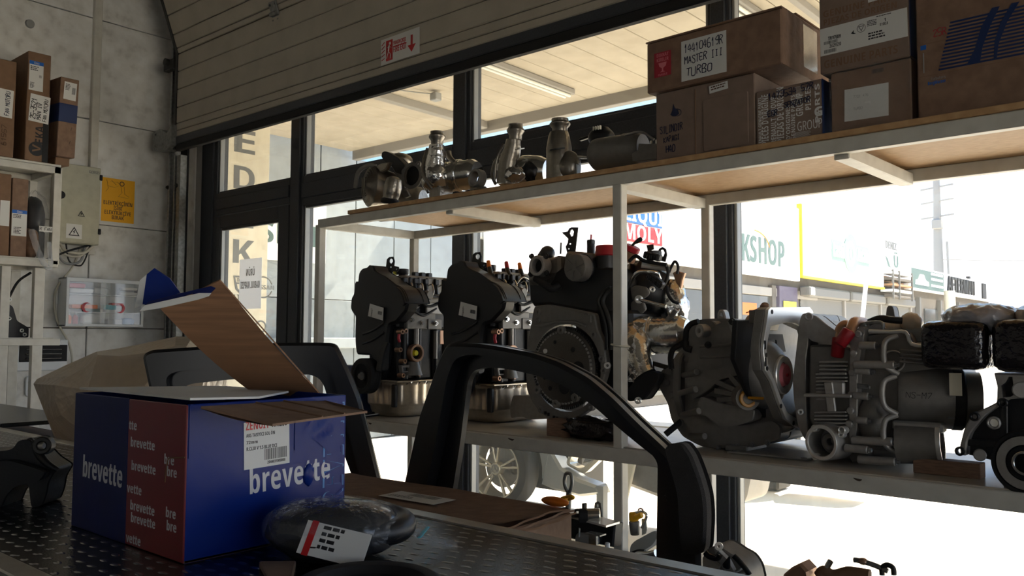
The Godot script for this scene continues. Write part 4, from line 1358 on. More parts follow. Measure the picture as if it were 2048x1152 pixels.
func counter_things() -> void:
	# cast bracket at the left end
	var o := thing("cast_bracket", "dark cast iron mounting bracket with two feet and a bushing at the counter end", "bracket", Vector3(-2.17, COUNTER, -0.80), 0.75)
	var b := MB.new()
	b.prism(MB.rounded(V2([-0.155,0.124,-0.063,0.13,-0.045,0.135,-0.033,0.155,-0.006,0.155,0,0.129,0.022,0.106,0.053,0.086,0.037,0.057,0.034,0.03,0.025,0.003,0.002,-0.002,-0.003,0.03,-0.006,0.052,-0.023,0.052,-0.041,0.045,-0.059,0.024,-0.069,-0.004,-0.15,-0.003]), 0.008,3), -0.075,0.02,0.008)
	b.prism(MB.rounded(V2([-0.154,0.1,-0.039,0.112,0.008,0.099,0.046,0.085,0.033,0.065,-0.037,0.053,-0.151,0.042]), 0.008,3), -0.03,0.05,0.012)
	part(o, "body", b, "iron_black")
	var r := MB.new()
	r.ring(Vector3(0.012,0.138,-0.02), Vector3(0.25,0.1,1), 0.009,0.021,0.05,20,0.003)
	part(o, "bushing", r, "dark_steel")
	part(o, "rib", MB.new().tube([Vector3(-0.02,0.15,0.0), Vector3(0.03,0.105,0.02), Vector3(0.06,0.085,0.02)], 0.012,8,4, false, 0.006), "iron_black")
	# black part in a clear bag
	var g := thing("bagged_part", "glossy black plastic part in a clear zip bag with a red striped label", "bag", Vector3(-1.275, COUNTER, -0.985), 0.62)
	part(g, "part", MB.new().ball(Vector3(0,0.05,0), Vector3(0.124,0.050,0.083), 28,0.05,1.6,4, false, 0.8), "black_gloss")
	part(g, "part", MB.new().tube([Vector3(0.06,0.05,0.055), Vector3(0.115,0.05,0.02), Vector3(0.12,0.055,-0.035), Vector3(0.06,0.065,-0.07)], 0.024,12,6), "black_plastic")
	part(g, "part", MB.new().tube([Vector3(-0.1,0.05,0.03), Vector3(-0.03,0.03,0.08), Vector3(0.05,0.03,0.075)], 0.022,12,6), "black_plastic")
	part(g, "bag", MB.new().ball(Vector3(0.0,0.052,0.0), Vector3(0.136,0.054,0.098), 44,0.09,5.0,8, true, 0.85), "bag_film")
	var tail := MB.new()
	var tf := func(i: int, j: int) -> Vector3:
		var u := i / 12.0
		var v := j / 10.0 - 0.5
		return Vector3(0.10 + u * 0.12,0.05 * (1.0 - u) + 0.008 + 0.006 * sin(u * 11.0 + v * 7.0), -0.02 + v * lerpf(0.13,0.075, u) - u * 0.03)
	tail.grid(tf, 13,11)
	part(g, "bag_tail", tail, "bag_film")
	part(g, "zip_strip", MB.new().box(Vector3(0.16,0.037,-0.035), Vector3(0.007,0.003,0.085), 0.001), "teal_plastic")
	var lb := sheet(g, "bag_label", Transform3D(Basis(Vector3.RIGHT, -0.5) * Basis(Vector3.BACK, -0.2), Vector3(0.03,0.044,0.098)), 0.12,0.058, "paper")
	part(lb, "red_bar", MB.new().box(Vector3(-0.045,0,0.0008), Vector3(0.012,0.061,0.0006)), "sign_red")
	var pr := MB.new()
	print_rows(pr, -0.028,0.026,0.04,0.045,4,6)
	part(lb, "print", pr, "ink_black")
	# dark round lid nearest to the camera, and the corner of a card
	var k := thing("black_dish", "dark round moulded dish on the counter edge nearest the viewer", "lid", Vector3(-1.035, COUNTER, -0.865))
	part(k, "rim", MB.new().lathe(V2([0.085,0.0,0.118,0.0,0.122,0.008,0.118,0.02,0.105,0.027,0.09,0.024,0.082,0.012,0.085,0.0]), 48), "rubber")
	part(k, "dish", MB.new().lathe(V2([0.0,0.008,0.06,0.007,0.088,0.004]), 40), "black_gloss")
	single("card_corner", MB.new().prism(V2([-0.07,-0.02,0.035,-0.035,0.05,0.0,-0.04,0.035]), 0,0.012,0.002).mesh(), "carton_gray", "small folded grey card lying between bag and blue carton", "card", Vector3(-1.227,1,-0.843), -0.3).rotation.x = -PI / 2

func door_shells() -> void:
	# front door shell
	var o := thing("front_door_shell", "black primed front car door shell with foam pad leaning behind the carton", "car door", Vector3(0,0.0,-2.1))
	var outer := V2([-2.414,0.471,-2.288,0.894,-2.218,1.121,-2.118,1.328,-2.082,1.377,-2.04,1.381,-1.945,1.38,-1.844,1.371,-1.699,1.351,-1.596,1.326,-1.484,1.281,-1.399,1.225,-1.311,1.156,-1.234,1.101,-1.2,1.074,-1.126,0.974,-1.115,0.882,-1.113,0.723,-1.117,0.407,-2.325,0.066])
	var hole := V2([-2.176,0.5,-2.085,0.892,-2.055,1.037,-2.021,1.25,-1.996,1.286,-1.94,1.299,-1.843,1.297,-1.716,1.279,-1.613,1.253,-1.499,1.197,-1.407,1.136,-1.326,1.086,-1.283,1.062,-1.27,1.041,-1.274,0.881,-1.279,0.677])
	var mid := V2([-2.242,0.644,-2.133,1.006,-2.072,1.261,-2.036,1.327,-1.968,1.344,-1.844,1.336,-1.707,1.319,-1.605,1.294,-1.491,1.244,-1.403,1.185,-1.319,1.124,-1.253,1.077,-1.221,1.046,-1.211,0.964,-1.213,0.69,-2.227,0.49])
	outer = MB.rounded(outer, 0.03,3)
	hole = MB.rounded(hole, 0.03,3)
	mid = MB.rounded(mid, 0.03,3)
	var b := MB.new()
	b.prism(outer, -0.02,0.03,0.012, [mid])
	part(o, "outer_frame", b, "primer_black")
	var holes := [hole, V2([-1.226,0.841,-1.19,0.846,-1.187,0.816,-1.223,0.808]), V2([-1.229,0.913,-1.217,0.918,-1.213,0.906,-1.222,0.902]), V2([-1.216,0.889,-1.21,0.894,-1.203,0.889,-1.207,0.881,-1.215,0.881]), V2([-1.221,0.865,-1.215,0.87,-1.213,0.861,-1.218,0.856]), V2([-1.207,0.866,-1.199,0.872,-1.194,0.865,-1.201,0.857]), V2([-1.225,0.781,-1.219,0.784,-1.217,0.774,-1.223,0.77])]
	b = MB.new()
	b.prism(outer, -0.045,-0.021,0.006, holes)
	part(o, "inner_frame", b, "primer_black")
	b = MB.new()
	b.prism(MB.rounded(V2([-1.262,0.895,-1.235,0.899,-1.233,0.796,-1.263,0.779]), 0.01,3), -0.022,-0.012,0.005)
	part(o, "pressing", b, "primer_black")
	for p in [V2([-1.243,0.95])[0], V2([-1.208,0.96])[0]]:
		part(o, "screw", MB.new().bolt(Vector3(p.x, p.y, -0.021), Vector3.BACK, 0.007,0.006), "dark_steel")
	b = MB.new()
	b.prism(MB.rounded(V2([-1.18,1.104,-1.157,1.121,-1.133,1.12,-1.109,1.094,-1.089,1.05,-1.069,0.993,-1.065,0.935,-1.071,0.856,-1.08,0.839,-1.13,0.834,-1.138,0.925,-1.14,0.985]), 0.025,4), 0.03,0.095,0.02)
	part(o, "foam_pad", b, "foam", "grey foam edge pad")
	# rear door shell, turned a little towards the room
	var r := thing("rear_door_shell", "black primed rear car door shell behind the blue carton", "car door", Vector3(-3.146,0,-1.529), deg_to_rad(47.6))
	outer = MB.rounded(V2([0.073,0.971,0.02,1.219,-0.003,1.319,0.003,1.334,0.028,1.348,0.189,1.36,0.46,1.376,0.612,1.378,0.693,1.377,0.713,1.369,0.738,1.32,0.764,1.266,0.806,1.165,0.842,1.033,0.885,0.869,0.968,0.557,0.185,0.504]), 0.025,3)
	mid = MB.rounded(V2([0.159,0.97,0.087,1.221,0.086,1.242,0.1,1.259,0.135,1.27,0.289,1.282,0.536,1.295,0.649,1.301,0.68,1.289,0.695,1.266,0.71,1.225,0.752,1.074,0.81,0.868,0.861,0.674,0.254,0.669]), 0.015,3)
	hole = MB.rounded(V2([0.182,0.97,0.134,1.206,0.167,1.219,0.327,1.236,0.566,1.252,0.611,1.254,0.646,1.239,0.666,1.21,0.734,0.975,0.778,0.859,0.822,0.694,0.272,0.687]), 0.02,3)
	b = MB.new()
	b.prism(outer, -0.02,0.025,0.012, [mid])
	part(r, "outer_frame", b, "primer_black")
	b = MB.new()
	b.prism(MB.rounded(outer, 0.02,2), -0.045,-0.021,0.006, [hole])
	part(r, "inner_frame", b, "primer_black")

func long_carton() -> void:
	var o := thing("long_carton", "long flat brown carton with a white bar code label behind the counter", "carton", Vector3(-1.99,0.62,-1.845), 0.02)
	part(o, "body", MB.new().box(Vector3(0,0.135,0), Vector3(1.0,0.27,0.315), 0.004), "carton")
	var lid := MB.new()
	var f := func(i: int, j: int) -> Vector3:
		var u := i / 16.0
		var v := j / 8.0
		return Vector3(lerpf(-0.505,0.495, u), 0.281 + 0.006 * sin(u * 9.0) * (v - 0.4) + (0.01 if i == 16 else 0.0) * (v - 0.2), lerpf(-0.163,0.163, v) + 0.003 * sin(u * 21.0) * (1.0 if j == 0 else 0.0))
	lid.grid(f, 17,9)
	part(o, "top_flap", lid, "carton")
	for k in 3:
		var e := MB.new()
		var g := func(i: int, j: int) -> Vector3:
			var u := i / 14.0
			return Vector3(0.49 + 0.012 * k + 0.004 * sin(u * 17.0 + k * 2.0) + 0.002 * j, 0.280 - k * 0.006 - j * 0.005 + 0.006 * sin(u * 5.0 + k), lerpf(-0.16,0.162, u))
		e.grid(g, 15,2, Vector3(0,0.2,0))
		part(o, "torn_layer", e, ["carton_dark", "carton", "carton_dark"][k])
	var lb := sheet(o, "bar_label", Transform3D(Basis(Vector3.RIGHT, -PI / 2) * Basis(Vector3.BACK, 0.03), Vector3(0.045,0.2845,0.03)), 0.235,0.10, "paper")
	var bc := MB.new()
	bar_code(bc, -0.05,0.042,0.12,0.036)
	part(lb, "barcode", bc, "ink_black")
	bc = MB.new()
	print_rows(bc, -0.1,-0.004,0.11,0.03,3,8)
	part(lb, "print", bc, "ink_black")
	# what carries it: a low trestle behind the counter
	var t := thing("low_trestle", "low wooden trestle behind the counter under the long carton", "trestle", Vector3(-1.99,0,-1.83))
	part(t, "top", MB.new().box(Vector3(0,0.605,0), Vector3(1.1,0.03,0.36), 0.003), "pine")
	for x in [-0.5,0.5]:
		for z in [-0.15,0.15]:
			part(t, "leg", MB.new().box(Vector3(x, 0.295, z), Vector3(0.05,0.59,0.05), 0.003), "pine")

func wrapped_part() -> void:
	var o := thing("wrapped_panel", "large part wrapped in milky plastic sheet behind the blue carton", "wrapped part", Vector3(-3.9,0,-1.6))
	var off := Vector3(3.9,0,1.6)
	var ring := [Vector3(-4.339,1.172,-1.573),Vector3(-4.325,1.195,-1.583),Vector3(-4.222,1.26,-1.667),Vector3(-4.107,1.326,-1.761),Vector3(-4.021,1.343,-1.832),Vector3(-3.913,1.372,-1.924),Vector3(-3.818,1.399,-2.003),Vector3(-3.759,1.397,-2.054),Vector3(-3.697,1.359,-2.11),Vector3(-3.647,1.241,-2.162),Vector3(-3.67,1.099,-2.153),Vector3(-3.749,0.91,-2.1),Vector3(-3.882,0.72,-2.001),Vector3(-4.023,0.79,-1.874),Vector3(-4.164,0.86,-1.747),Vector3(-4.255,0.95,-1.663),Vector3(-4.286,0.99,-1.633),Vector3(-4.312,1.068,-1.605)]
	var mid := [Vector3(-3.963,1.183,-1.525),Vector3(-3.912,1.223,-1.566),Vector3(-3.86,1.261,-1.608),Vector3(-3.815,1.316,-1.642),Vector3(-3.741,1.312,-1.706),Vector3(-3.64,1.328,-1.791),Vector3(-3.556,1.357,-1.862),Vector3(-3.519,1.353,-1.894),Vector3(-3.482,1.318,-1.928),Vector3(-3.459,1.241,-1.953),Vector3(-3.48,1.12,-1.945),Vector3(-3.535,0.988,-1.908),Vector3(-3.64,0.855,-1.828),Vector3(-3.756,0.899,-1.725),Vector3(-3.854,0.964,-1.636),Vector3(-3.919,1.019,-1.576),Vector3(-3.948,1.052,-1.549),Vector3(-3.965,1.117,-1.528)]
	var ctr := Vector3(-3.731,1.17,-1.567)
	var ctr2 := Vector3(-3.564,1.191,-1.736)
	var b := MB.new()
	var n := ring.size()
	var back := Vector3(-0.12,-0.15,-0.10)
	for i in n:
		var j := (i + 1) % n
		var r0: Vector3 = ring[i] + off
		var r1: Vector3 = ring[j] + off
		var m0: Vector3 = mid[i] + off
		var m1: Vector3 = mid[j] + off
		b.quad(r0, r1, m1, m0)
		b.quad(r0, r1, r1 + back, r0 + back)
		var c: Vector3 = (ctr if (i < 4 or i > 12) else ctr2) + off
		var q := (m1 - m0).cross(c - m0).normalized()
		b.tri(m0, m1, c, q, q, q)
	var c1: Vector3 = ctr + off
	var c2: Vector3 = ctr2 + off
	for i in [4,13]:
		var m0: Vector3 = mid[i] + off
		var q := (c2 - c1).cross(m0 - c1).normalized()
		b.tri(c1, c2, m0, q, q, q)
	part(o, "sheet", b, "milk_film")
	part(o, "stand", MB.new().box(Vector3(0.1,0.45,-0.35), Vector3(0.5,0.9,0.12), 0.02), "carton_gray")

# ---------------------------------------------------------------- on and by the left wall
func left_wall_things() -> void:
	var face := Basis(Vector3.UP, PI / 2)
	# yellow notice
	var y := thing("yellow_notice", "yellow paper notice with a kneeling figure and warning text on the wall", "notice", Vector3(-7.098,2.345,-3.18))
	sheet(y, "sheet", Transform3D(face, Vector3(0,0.19,0)), 0.30,0.40, "paper")
	sheet(y, "yellow_field", Transform3D(face, Vector3(0.0006,0.19,0)), 0.275,0.365, "poster_yellow")
	var lines := ["ELEKTRİKÇİNİN", "İŞİNİ", "ELEKTRİKÇİYE", "BIRAK"]
	for i in 4:
		letters(y, lines[i], Transform3D(face, Vector3(0.0014,0.165 - i * 0.04,0)), 0.032, "ink_brown", [0.24,0.07,0.22,0.10][i], true, 0.0006, "lettering", true)
	var b := MB.new()
	b.xf = Transform3D(face, Vector3(0.0016,0.285,0))
	b.ring(Vector3(0.028,0.05,0), Vector3.BACK, 0.014,0.021,0.0006,16)
	for k in [[-0.07,0.055,-0.01,0.06], [-0.01,0.06,0.018,0.038], [-0.09,0.02,-0.03,0.012], [-0.03,0.012,0.0,0.03], [0.018,0.03,0.03,-0.025], [0.03,-0.025,0.0,-0.06], [0.0,-0.06,0.085,-0.068], [0.045,0.03,0.052,-0.035], [0.052,-0.035,0.09,-0.055], [-0.1,0.07,-0.085,0.0], [-0.085,0.0,-0.105,-0.03], [-0.06,0.07,-0.02,0.035]]:
		b.bar(Vector3(k[0], k[1], 0), Vector3(k[2], k[3], 0), 0.007,0.0006)
	part(y, "figure_print", b, "ink_brown").set_meta("kind", "stuff")
	# electric cabinet
	var e := thing("electric_cabinet", "olive grey electric cabinet with warning triangles on the left wall", "cabinet", Vector3(-7.1,2.13,-2.81))
	part(e, "body", MB.new().box(Vector3(0.07,0.315,0), Vector3(0.14,0.63,0.33), 0.006), "panel_gray")
	part(e, "door", MB.new().box(Vector3(0.146,0.315,0.0), Vector3(0.012,0.62,0.318), 0.004), "panel_gray")
	for h in [0.11,0.55]:
		part(e, "hinge", MB.new().box(Vector3(0.15, h, -0.16), Vector3(0.02,0.045,0.022), 0.003), "rubber")
	part(e, "lock", MB.new().cyl(Vector3(0.15,0.37,0.145), Vector3(0.17,0.37,0.145), 0.03), "rubber")
	sheet(e, "maker_plate", Transform3D(face, Vector3(0.153,0.585,-0.105)), 0.10,0.035, "panel_gray")
	letters(e, "GERSIS", Transform3D(face, Vector3(0.1545,0.585,-0.105)), 0.022, "sign_gray", 0.085, true, 0.0006, "lettering", true)
	for k in [[0.085,0.045,0.085, "paper"], [0.235,-0.005,0.055, "paper"]]:
		var s: float = k[2]
		if k[0] < 0.2:
			sheet(e, "warning_label", Transform3D(face, Vector3(0.153, k[0] + 0.01, k[1] - 0.01)), 0.12,0.115, "paper")
		var t := MB.new()
		t.xf = Transform3D(face, Vector3(0.1545, k[0], k[1] - 0.01))
		t.prism(V2([-s * 0.5,-s * 0.3, s * 0.5,-s * 0.3,0, s * 0.55]), 0,0.0006,0.0, [V2([-s * 0.36,-s * 0.22, s * 0.36,-s * 0.22,0, s * 0.38])])
		t.prism(V2([0.02 * s, 0.24 * s, -0.12 * s, 0.02 * s, 0.0,0.02 * s, -0.06 * s, -0.18 * s, 0.12 * s, 0.08 * s, 0.02 * s, 0.08 * s, 0.1 * s, 0.24 * s]), 0,0.0007)
		part(e, "warning_triangle", t, "ink_black").set_meta("kind", "stuff")
	var wires := thing("cable_loops", "loops of grey and black cable hanging under the electric cabinet", "cables", Vector3(-7.06,2.13,-2.8))
	for k in [[0.10,-0.16,0.07, "cable_white", 0.012], [0.12,-0.12,0.10, "cable_white", 0.009], [0.05,-0.14,0.17, "dark_steel", 0.006], [0.15,-0.10,0.16, "gray_plastic", 0.01]]:
		part(wires, "cable", MB.new().tube([Vector3(0.03,0.0, k[0]), Vector3(0.05,-k[2] * 0.8, k[0] * 0.6), Vector3(0.05,-k[2], (k[0] + k[1]) / 2), Vector3(0.05,-k[2] * 0.8, k[1] * 0.6), Vector3(0.03,0.0, k[1])], k[4], 7,5), k[3])
	part(wires, "black_cable", MB.new().tube([Vector3(0.06,0.0,-0.12), Vector3(0.1,-0.06,0.05), Vector3(0.12,-0.14,0.22), Vector3(0.14,-0.2,0.4)], 0.008,7,5), "rubber")
	var lc := thing("hanging_cable", "thin pale cable running down the wall past the first aid cabinet", "cable", Vector3(-7.085,0.9,-2.72))
	part(lc, "cable", MB.new().tube([Vector3(0,1.2,-0.16), Vector3(0.02,1.05,-0.1), Vector3(0.02,0.85,0.02), Vector3(0.02,0.62,0.0), Vector3(0.02,0.42,-0.1), Vector3(0.02,0.2,-0.12), Vector3(0.02,-0.2,-0.06)], 0.009,7,6), "cable_white")
	first_aid()
	# black vented unit and sockets low on the wall
	var v := thing("vented_unit", "black louvred unit with white surround low on the left wall", "wall unit", Vector3(-7.1,1.15,-2.6))
	part(v, "surround", MB.new().box(Vector3(0.04,0.1,0), Vector3(0.08,0.24,0.38), 0.006), "white_plastic")
	part(v, "grille", MB.new().box(Vector3(0.082,0.115,-0.01), Vector3(0.01,0.13,0.345), 0.003), "rubber")
	for i in 3:
		part(v, "louvre", MB.new().box(Vector3(0.092,0.075 + i * 0.035,-0.01), Vector3(0.014,0.012,0.26), 0.004), "black_gloss")
	var wo := thing("wall_outlet", "white double socket on the wall above the side counter", "socket", Vector3(-7.1,0.93,-2.55))
	part(wo, "plate", MB.new().prism(MB.rrect(Vector2(0,0.08), 0.075,0.16,0.03), 0,0.02,0.004), "white_plastic").rotation.y = PI / 2
	for h in [0.045,0.11]:
		part(wo, "socket_face", MB.new().cyl(Vector3(0.02, h, 0), Vector3(0.024, h, 0), 0.022), "gray_plastic")

func first_aid() -> void:
	var face := Basis(Vector3.UP, PI / 2)
	var c := thing("first_aid_cabinet", "white glazed first aid cabinet with two red crescents on the wall", "cabinet", Vector3(-7.1,1.475,-3.04))
	var w := 0.62
	var h := 0.385
	var d := 0.15
	for k in [[0.0,0.012], [h, -0.012]]:
		part(c, "shell", MB.new().box(Vector3(d / 2, k[0] + k[1] / 2,0), Vector3(d, 0.012, w), 0.002), "white_plastic")
	for z in [-w / 2 + 0.006, w / 2 - 0.006]:
		part(c, "shell", MB.new().box(Vector3(d / 2, h / 2, z), Vector3(d, h, 0.012), 0.002), "white_plastic")
	part(c, "back", MB.new().box(Vector3(0.004, h / 2,0), Vector3(0.006, h, w), 0.001), "white_plastic")
	var fr := MB.new()
	fr.xf = Transform3D(face, Vector3(d, 0,0))
	fr.prism(V2([-w / 2,0, w / 2,0, w / 2, h, -w / 2, h]), 0,0.012,0.003, [V2([-w / 2 + 0.022,0.02, w / 2 - 0.022,0.02, w / 2 - 0.022, h - 0.03,-w / 2 + 0.022, h - 0.03])])
	part(c, "front_frame", fr, "white_plastic")
	part(c, "shelf", MB.new().box(Vector3(d / 2,0.115,0), Vector3(d - 0.02,0.006, w - 0.03)), "white_plastic")
	part(c, "shelf", MB.new().box(Vector3(d / 2,0.255,0), Vector3(d - 0.02,0.006, w - 0.03)), "white_plastic")
	part(c, "glass_door", MB.new().box(Vector3(d - 0.004, h / 2,0.13), Vector3(0.003, h - 0.04,0.33)), "glass")
	part(c, "glass_door", MB.new().box(Vector3(d + 0.002, h / 2,-0.15), Vector3(0.003, h - 0.04,0.31)), "glass")
	part(c, "door_edge", MB.new().box(Vector3(d, h / 2,0.02), Vector3(0.01, h - 0.05,0.045), 0.002), "film")
	for s in [1.0,-1.0]:
		var cr := MB.new()
		var pts := PackedVector2Array()
		for i in 13:
			var a := lerpf(0.75, TAU - 0.75, i / 12.0)
			pts.append(Vector2(cos(a) * 0.040 * s, sin(a) * 0.040))
		for i in 13:
			var a := lerpf(TAU - 0.95,0.95, i / 12.0)
			pts.append(Vector2((0.012 + cos(a) * 0.030) * s, sin(a) * 0.033))
		cr.prism(pts, 0,0.0006)
		part(c, "red_crescent", cr, "red_plastic").transform = Transform3D(face, Vector3(d + 0.006,0.152,0.15 if s > 0 else -0.115))
	var items := [["folded_cloth", [0.09,0.285,0.18], [0.045,0.022,0.10], "white_plastic", "white folded cloth on the upper cabinet shelf, left", 1], ["folded_cloth", [0.07,0.325,0.22], [0.04,0.022,0.085], "pink_plastic", "pink folded cloth at the top left inside the first aid cabinet", 1], ["folded_cloth", [0.08,0.29,0.02], [0.04,0.03,0.07], "white_plastic", "white rolled cloth in the middle of the upper cabinet shelf", 1], ["dressing_pack", [0.08,0.275,-0.2], [0.04,0.016,0.08], "paper", "lower white dressing pack on the right of the upper cabinet shelf", 1], ["dressing_pack", [0.08,0.315,-0.21], [0.04,0.014,0.07], "paper", "upper white dressing pack on the right of the upper cabinet shelf", 1], ["medicine_box", [0.07,0.16,0.14], [0.03,0.016,0.10], "sign_orange", "thin orange and white medicine box behind the left crescent", 0], ["medicine_box", [0.07,0.132,0.07], [0.03,0.014,0.07], "sign_green", "green medicine box on the middle cabinet shelf", 0], ["medicine_box", [0.07,0.16,-0.06], [0.03,0.02,0.05], "teal_plastic", "teal medicine box on the middle cabinet shelf, right half", 0], ["medicine_box", [0.07,0.13,-0.09], [0.03,0.012,0.07], "white_plastic", "white medicine box under the teal one", 0], ["medicine_box", [0.07,0.185,-0.12], [0.03,0.012,0.05], "red_plastic", "red and white medicine box on top of the teal one", 0], ["gauze_pack", [0.07,0.06,0.08], [0.03,0.045,0.08], "paper", "large pale gauze pack on the bottom of the cabinet", 1], ["medicine_box", [0.07,0.04,-0.10], [0.03,0.022,0.06], "white_print", "white box with bar code on the cabinet bottom", 0], ["plaster_roll", [0.07,0.045,-0.22], [0.03,0.03,0.05], "light_blue", "blue and orange roll at the right of the cabinet bottom", 1]]
	for k in items:
		var b := MB.new()
		var s := Vector3(k[2][0], k[2][1], k[2][2])
		if k[5]:
			b.ball(Vector3.ZERO, s, 14,0.12,3.0,3, false, 0.5)
		else:
			b.box(Vector3.ZERO, s * 2.0,0.003)
		single(k[0], b, k[3], k[4], "supplies", Vector3(-7.1 + k[1][0], 1.475 + k[1][1], -3.04 + k[1][2]), 0.0, "supplies in the first aid cabinet")
	for k in [[0.25, "sign_orange", "orange labelled bottle at the left of the cabinet bottom"], [0.2, "pink_plastic", "pink labelled bottle beside the orange one in the cabinet"]]:
		var o := thing("medicine_bottle", k[2], "bottle", Vector3(-7.03,1.489,-3.04 + k[0]))
		part(o, "body", MB.new().lathe(V2([0,0,0.018,0,0.02,0.004,0.02,0.06,0.012,0.075,0.009,0.08]), 16), k[1])
		part(o, "cap", MB.new().cyl(Vector3(0,0.078,0), Vector3(0,0.098,0), 0.011), "white_plastic")

func fan_box(n: String, label: String, at: Vector3, size: Vector3, lean: float, m: String) -> Node3D:
	# its front looks along +x
	var o := thing(n, label, "carton", at, 0.0, "tall cartons on the wall rack")
	o.rotation.x = lean
	part(o, "body", MB.new().box(Vector3(-size.x / 2, size.y / 2,0), size, 0.004), m)
	return o

func left_rack() -> void:
	var face := Basis(Vector3.UP, PI / 2)
	var r := thing("carton_rack", "white steel rack holding tall cartons beside the left wall", "rack", Vector3(-6.55,0,-2.1))
	# local: x towards the wall is negative
	for z in [-0.39,0.65]:
		for x in [-0.02,-0.48]:
			part(r, "post", MB.new().box(Vector3(x, 2.28, z), Vector3(0.05,0.72,0.055), 0.003), "white_steel")
			part(r, "leg", MB.new().box(Vector3(x, 0.945, z + (0.10 if z < 0 else 0.0)), Vector3(0.05,1.89,0.07), 0.003), "white_steel")
	part(r, "leg", MB.new().box(Vector3(-0.02,0.945,-0.07), Vector3(0.05,1.89,0.06), 0.003), "white_steel")
	for y in [2.615,1.925]:
		for x in [-0.02,-0.48]:
			part(r, "rail", MB.new().box(Vector3(x, y, 0.13), Vector3(0.05,0.05,1.08), 0.003), "white_steel")
		for z in [-0.39,0.65]:
			part(r, "rail", MB.new().box(Vector3(-0.25, y, z), Vector3(0.41,0.05,0.05), 0.003), "white_steel")
	part(r, "upper_board", MB.new().box(Vector3(-0.25,2.65,0.13), Vector3(0.5,0.016,1.08), 0.002), "white_steel")
	part(r, "lower_board", MB.new().box(Vector3(-0.25,1.955,0.13), Vector3(0.5,0.012,1.06), 0.002), "white_steel")
	part(r, "middle_rail", MB.new().box(Vector3(-0.01,1.355,0.12), Vector3(0.05,0.05,1.12), 0.003), "white_steel")
	part(r, "middle_board", MB.new().box(Vector3(-0.25,1.382,0.14), Vector3(0.5,0.01,1.08), 0.002), "white_steel")
	# tall cartons on top
	var a := fan_box("tall_carton", "worn brown carton at the frame edge on top of the rack, hand lettered sheet", Vector3(-6.545,2.659,-2.09), Vector3(0.45,0.69,0.19), 0.0, "carton_dark")
	var sh := sheet(a, "note_sheet", Transform3D(face * Basis(Vector3.BACK, -0.03), Vector3(0.001,0.38,0.0)), 0.16,0.20, "paper")
	var up := Basis(Vector3.BACK, PI / 2)
	handwriting(sh, "DUSTER", Transform3D(up, Vector3(-0.03,-0.075,0.0006)), 0.034,0.026,0.005, "ink", 5)
	handwriting(sh, "FAN MOTORU", Transform3D(up, Vector3(0.045,-0.085,0.0006)), 0.026,0.0175,0.004, "ink", 6)
	handwriting(a, "61557", Transform3D(face * up, Vector3(0.001,0.08,-0.03)), 0.03,0.03,0.005, "ink_brown", 8)
	var b := fan_box("tall_carton", "tallest brown carton on the rack with blue topped label and white note", Vector3(-6.545,2.659,-2.335), Vector3(0.45,0.795,0.155), 0.0, "carton_dark")
	var lb := sheet(b, "parts_label", Transform3D(face, Vector3(0.001,0.62,0.02)), 0.095,0.215, "paper")
	part(lb, "blue_band", MB.new().box(Vector3(0,0.095,0.0006), Vector3(0.0945,0.026,0.0006)), "sign_blue")
	letters(lb, "Cimco", Transform3D(Basis(), Vector3(0,0.095,0.001)), 0.016, "white_print", 0.035, true, 0.0004, "lettering", true)
	var pr := MB.new()
	print_rows(pr, -0.04,0.07,0.06,0.035,3,2)
	print_rows(pr, -0.04,-0.05,0.03,0.045,5,4)
	print_rows(pr, 0.02,0.01,0.02,0.02,3,4)
	part(lb, "print", pr, "ink_black")
	sh = sheet(b, "note_sheet", Transform3D(face * Basis(Vector3.BACK, -0.05), Vector3(0.002,0.385,-0.01)), 0.135,0.20, "paper")
	handwriting(sh, "25-3521", Transform3D(up, Vector3(-0.04,-0.08,0.0006)), 0.036,0.022,0.005, "ink_black", 9)
	handwriting(sh, "MAN IV", Transform3D(up, Vector3(0.0,-0.08,0.0006)), 0.026,0.021,0.0045, "ink_black", 10)
	handwriting(sh, "FAN MOTORU", Transform3D(up, Vector3(0.04,-0.085,0.0006)), 0.024,0.0165,0.004, "ink_black", 11)
	letters(b, "EKA", Transform3D(face * up, Vector3(0.001,0.125,-0.02)), 0.06, "ink_black", 0.13)
	part(b, "round_mark", MB.new().cyl(Vector3(0,0.09,0.0), Vector3(0.001,0.09,0.0), 0.052,-1,28), "ink_black")
	letters(b, "V", Transform3D(face * up, Vector3(0.0015,0.066,0.0)), 0.055, "carton_dark", 0.055)
	part(b, "edge_tape", MB.new().box(Vector3(0.001,0.2,-0.058), Vector3(0.002,0.4,0.04)), "rubber")
	var c := fan_box("tall_carton", "clean brown carton with dark blue band standing at the rack end", Vector3(-6.53,2.72,-2.53), Vector3(0.40,0.585,0.13), 0.0, "carton")
	c.rotation.z = -0.06
	part(c, "blue_band", MB.new().box(Vector3(-0.2,0.325,0), Vector3(0.402,0.14,0.1315), 0.003), "navy_print")
	lb = sheet(c, "parts_label", Transform3D(face * Basis(Vector3.BACK, -0.03), Vector3(0.001,0.49,-0.005)), 0.088,0.13, "paper")
	pr = MB.new()
	print_rows(pr, -0.035,0.05,0.035,0.05,5,3)
	bar_code(pr, 0.012,0.03,0.024,0.05)
	part(lb, "print", pr, "ink_black")
	part(c, "dash_mark", MB.new().bar(Vector3(0.001,0.2,-0.025), Vector3(0.001,0.225,-0.032), 0.004,0.001), "ink_black")
	part(c, "dash_mark", MB.new().bar(Vector3(0.001,0.1,-0.02), Vector3(0.001,0.125,-0.027), 0.004,0.001), "ink_black")
	part(c, "shim", MB.new().box(Vector3(-0.2,-0.03,0.0), Vector3(0.3,0.058,0.1), 0.004), "carton_dark")
	# inside the rack
	var d := fan_box("tall_carton", "slim brown carton with blue topped label inside the rack", Vector3(-6.56,1.961,-2.245), Vector3(0.42,0.56,0.105), 0.0, "carton")
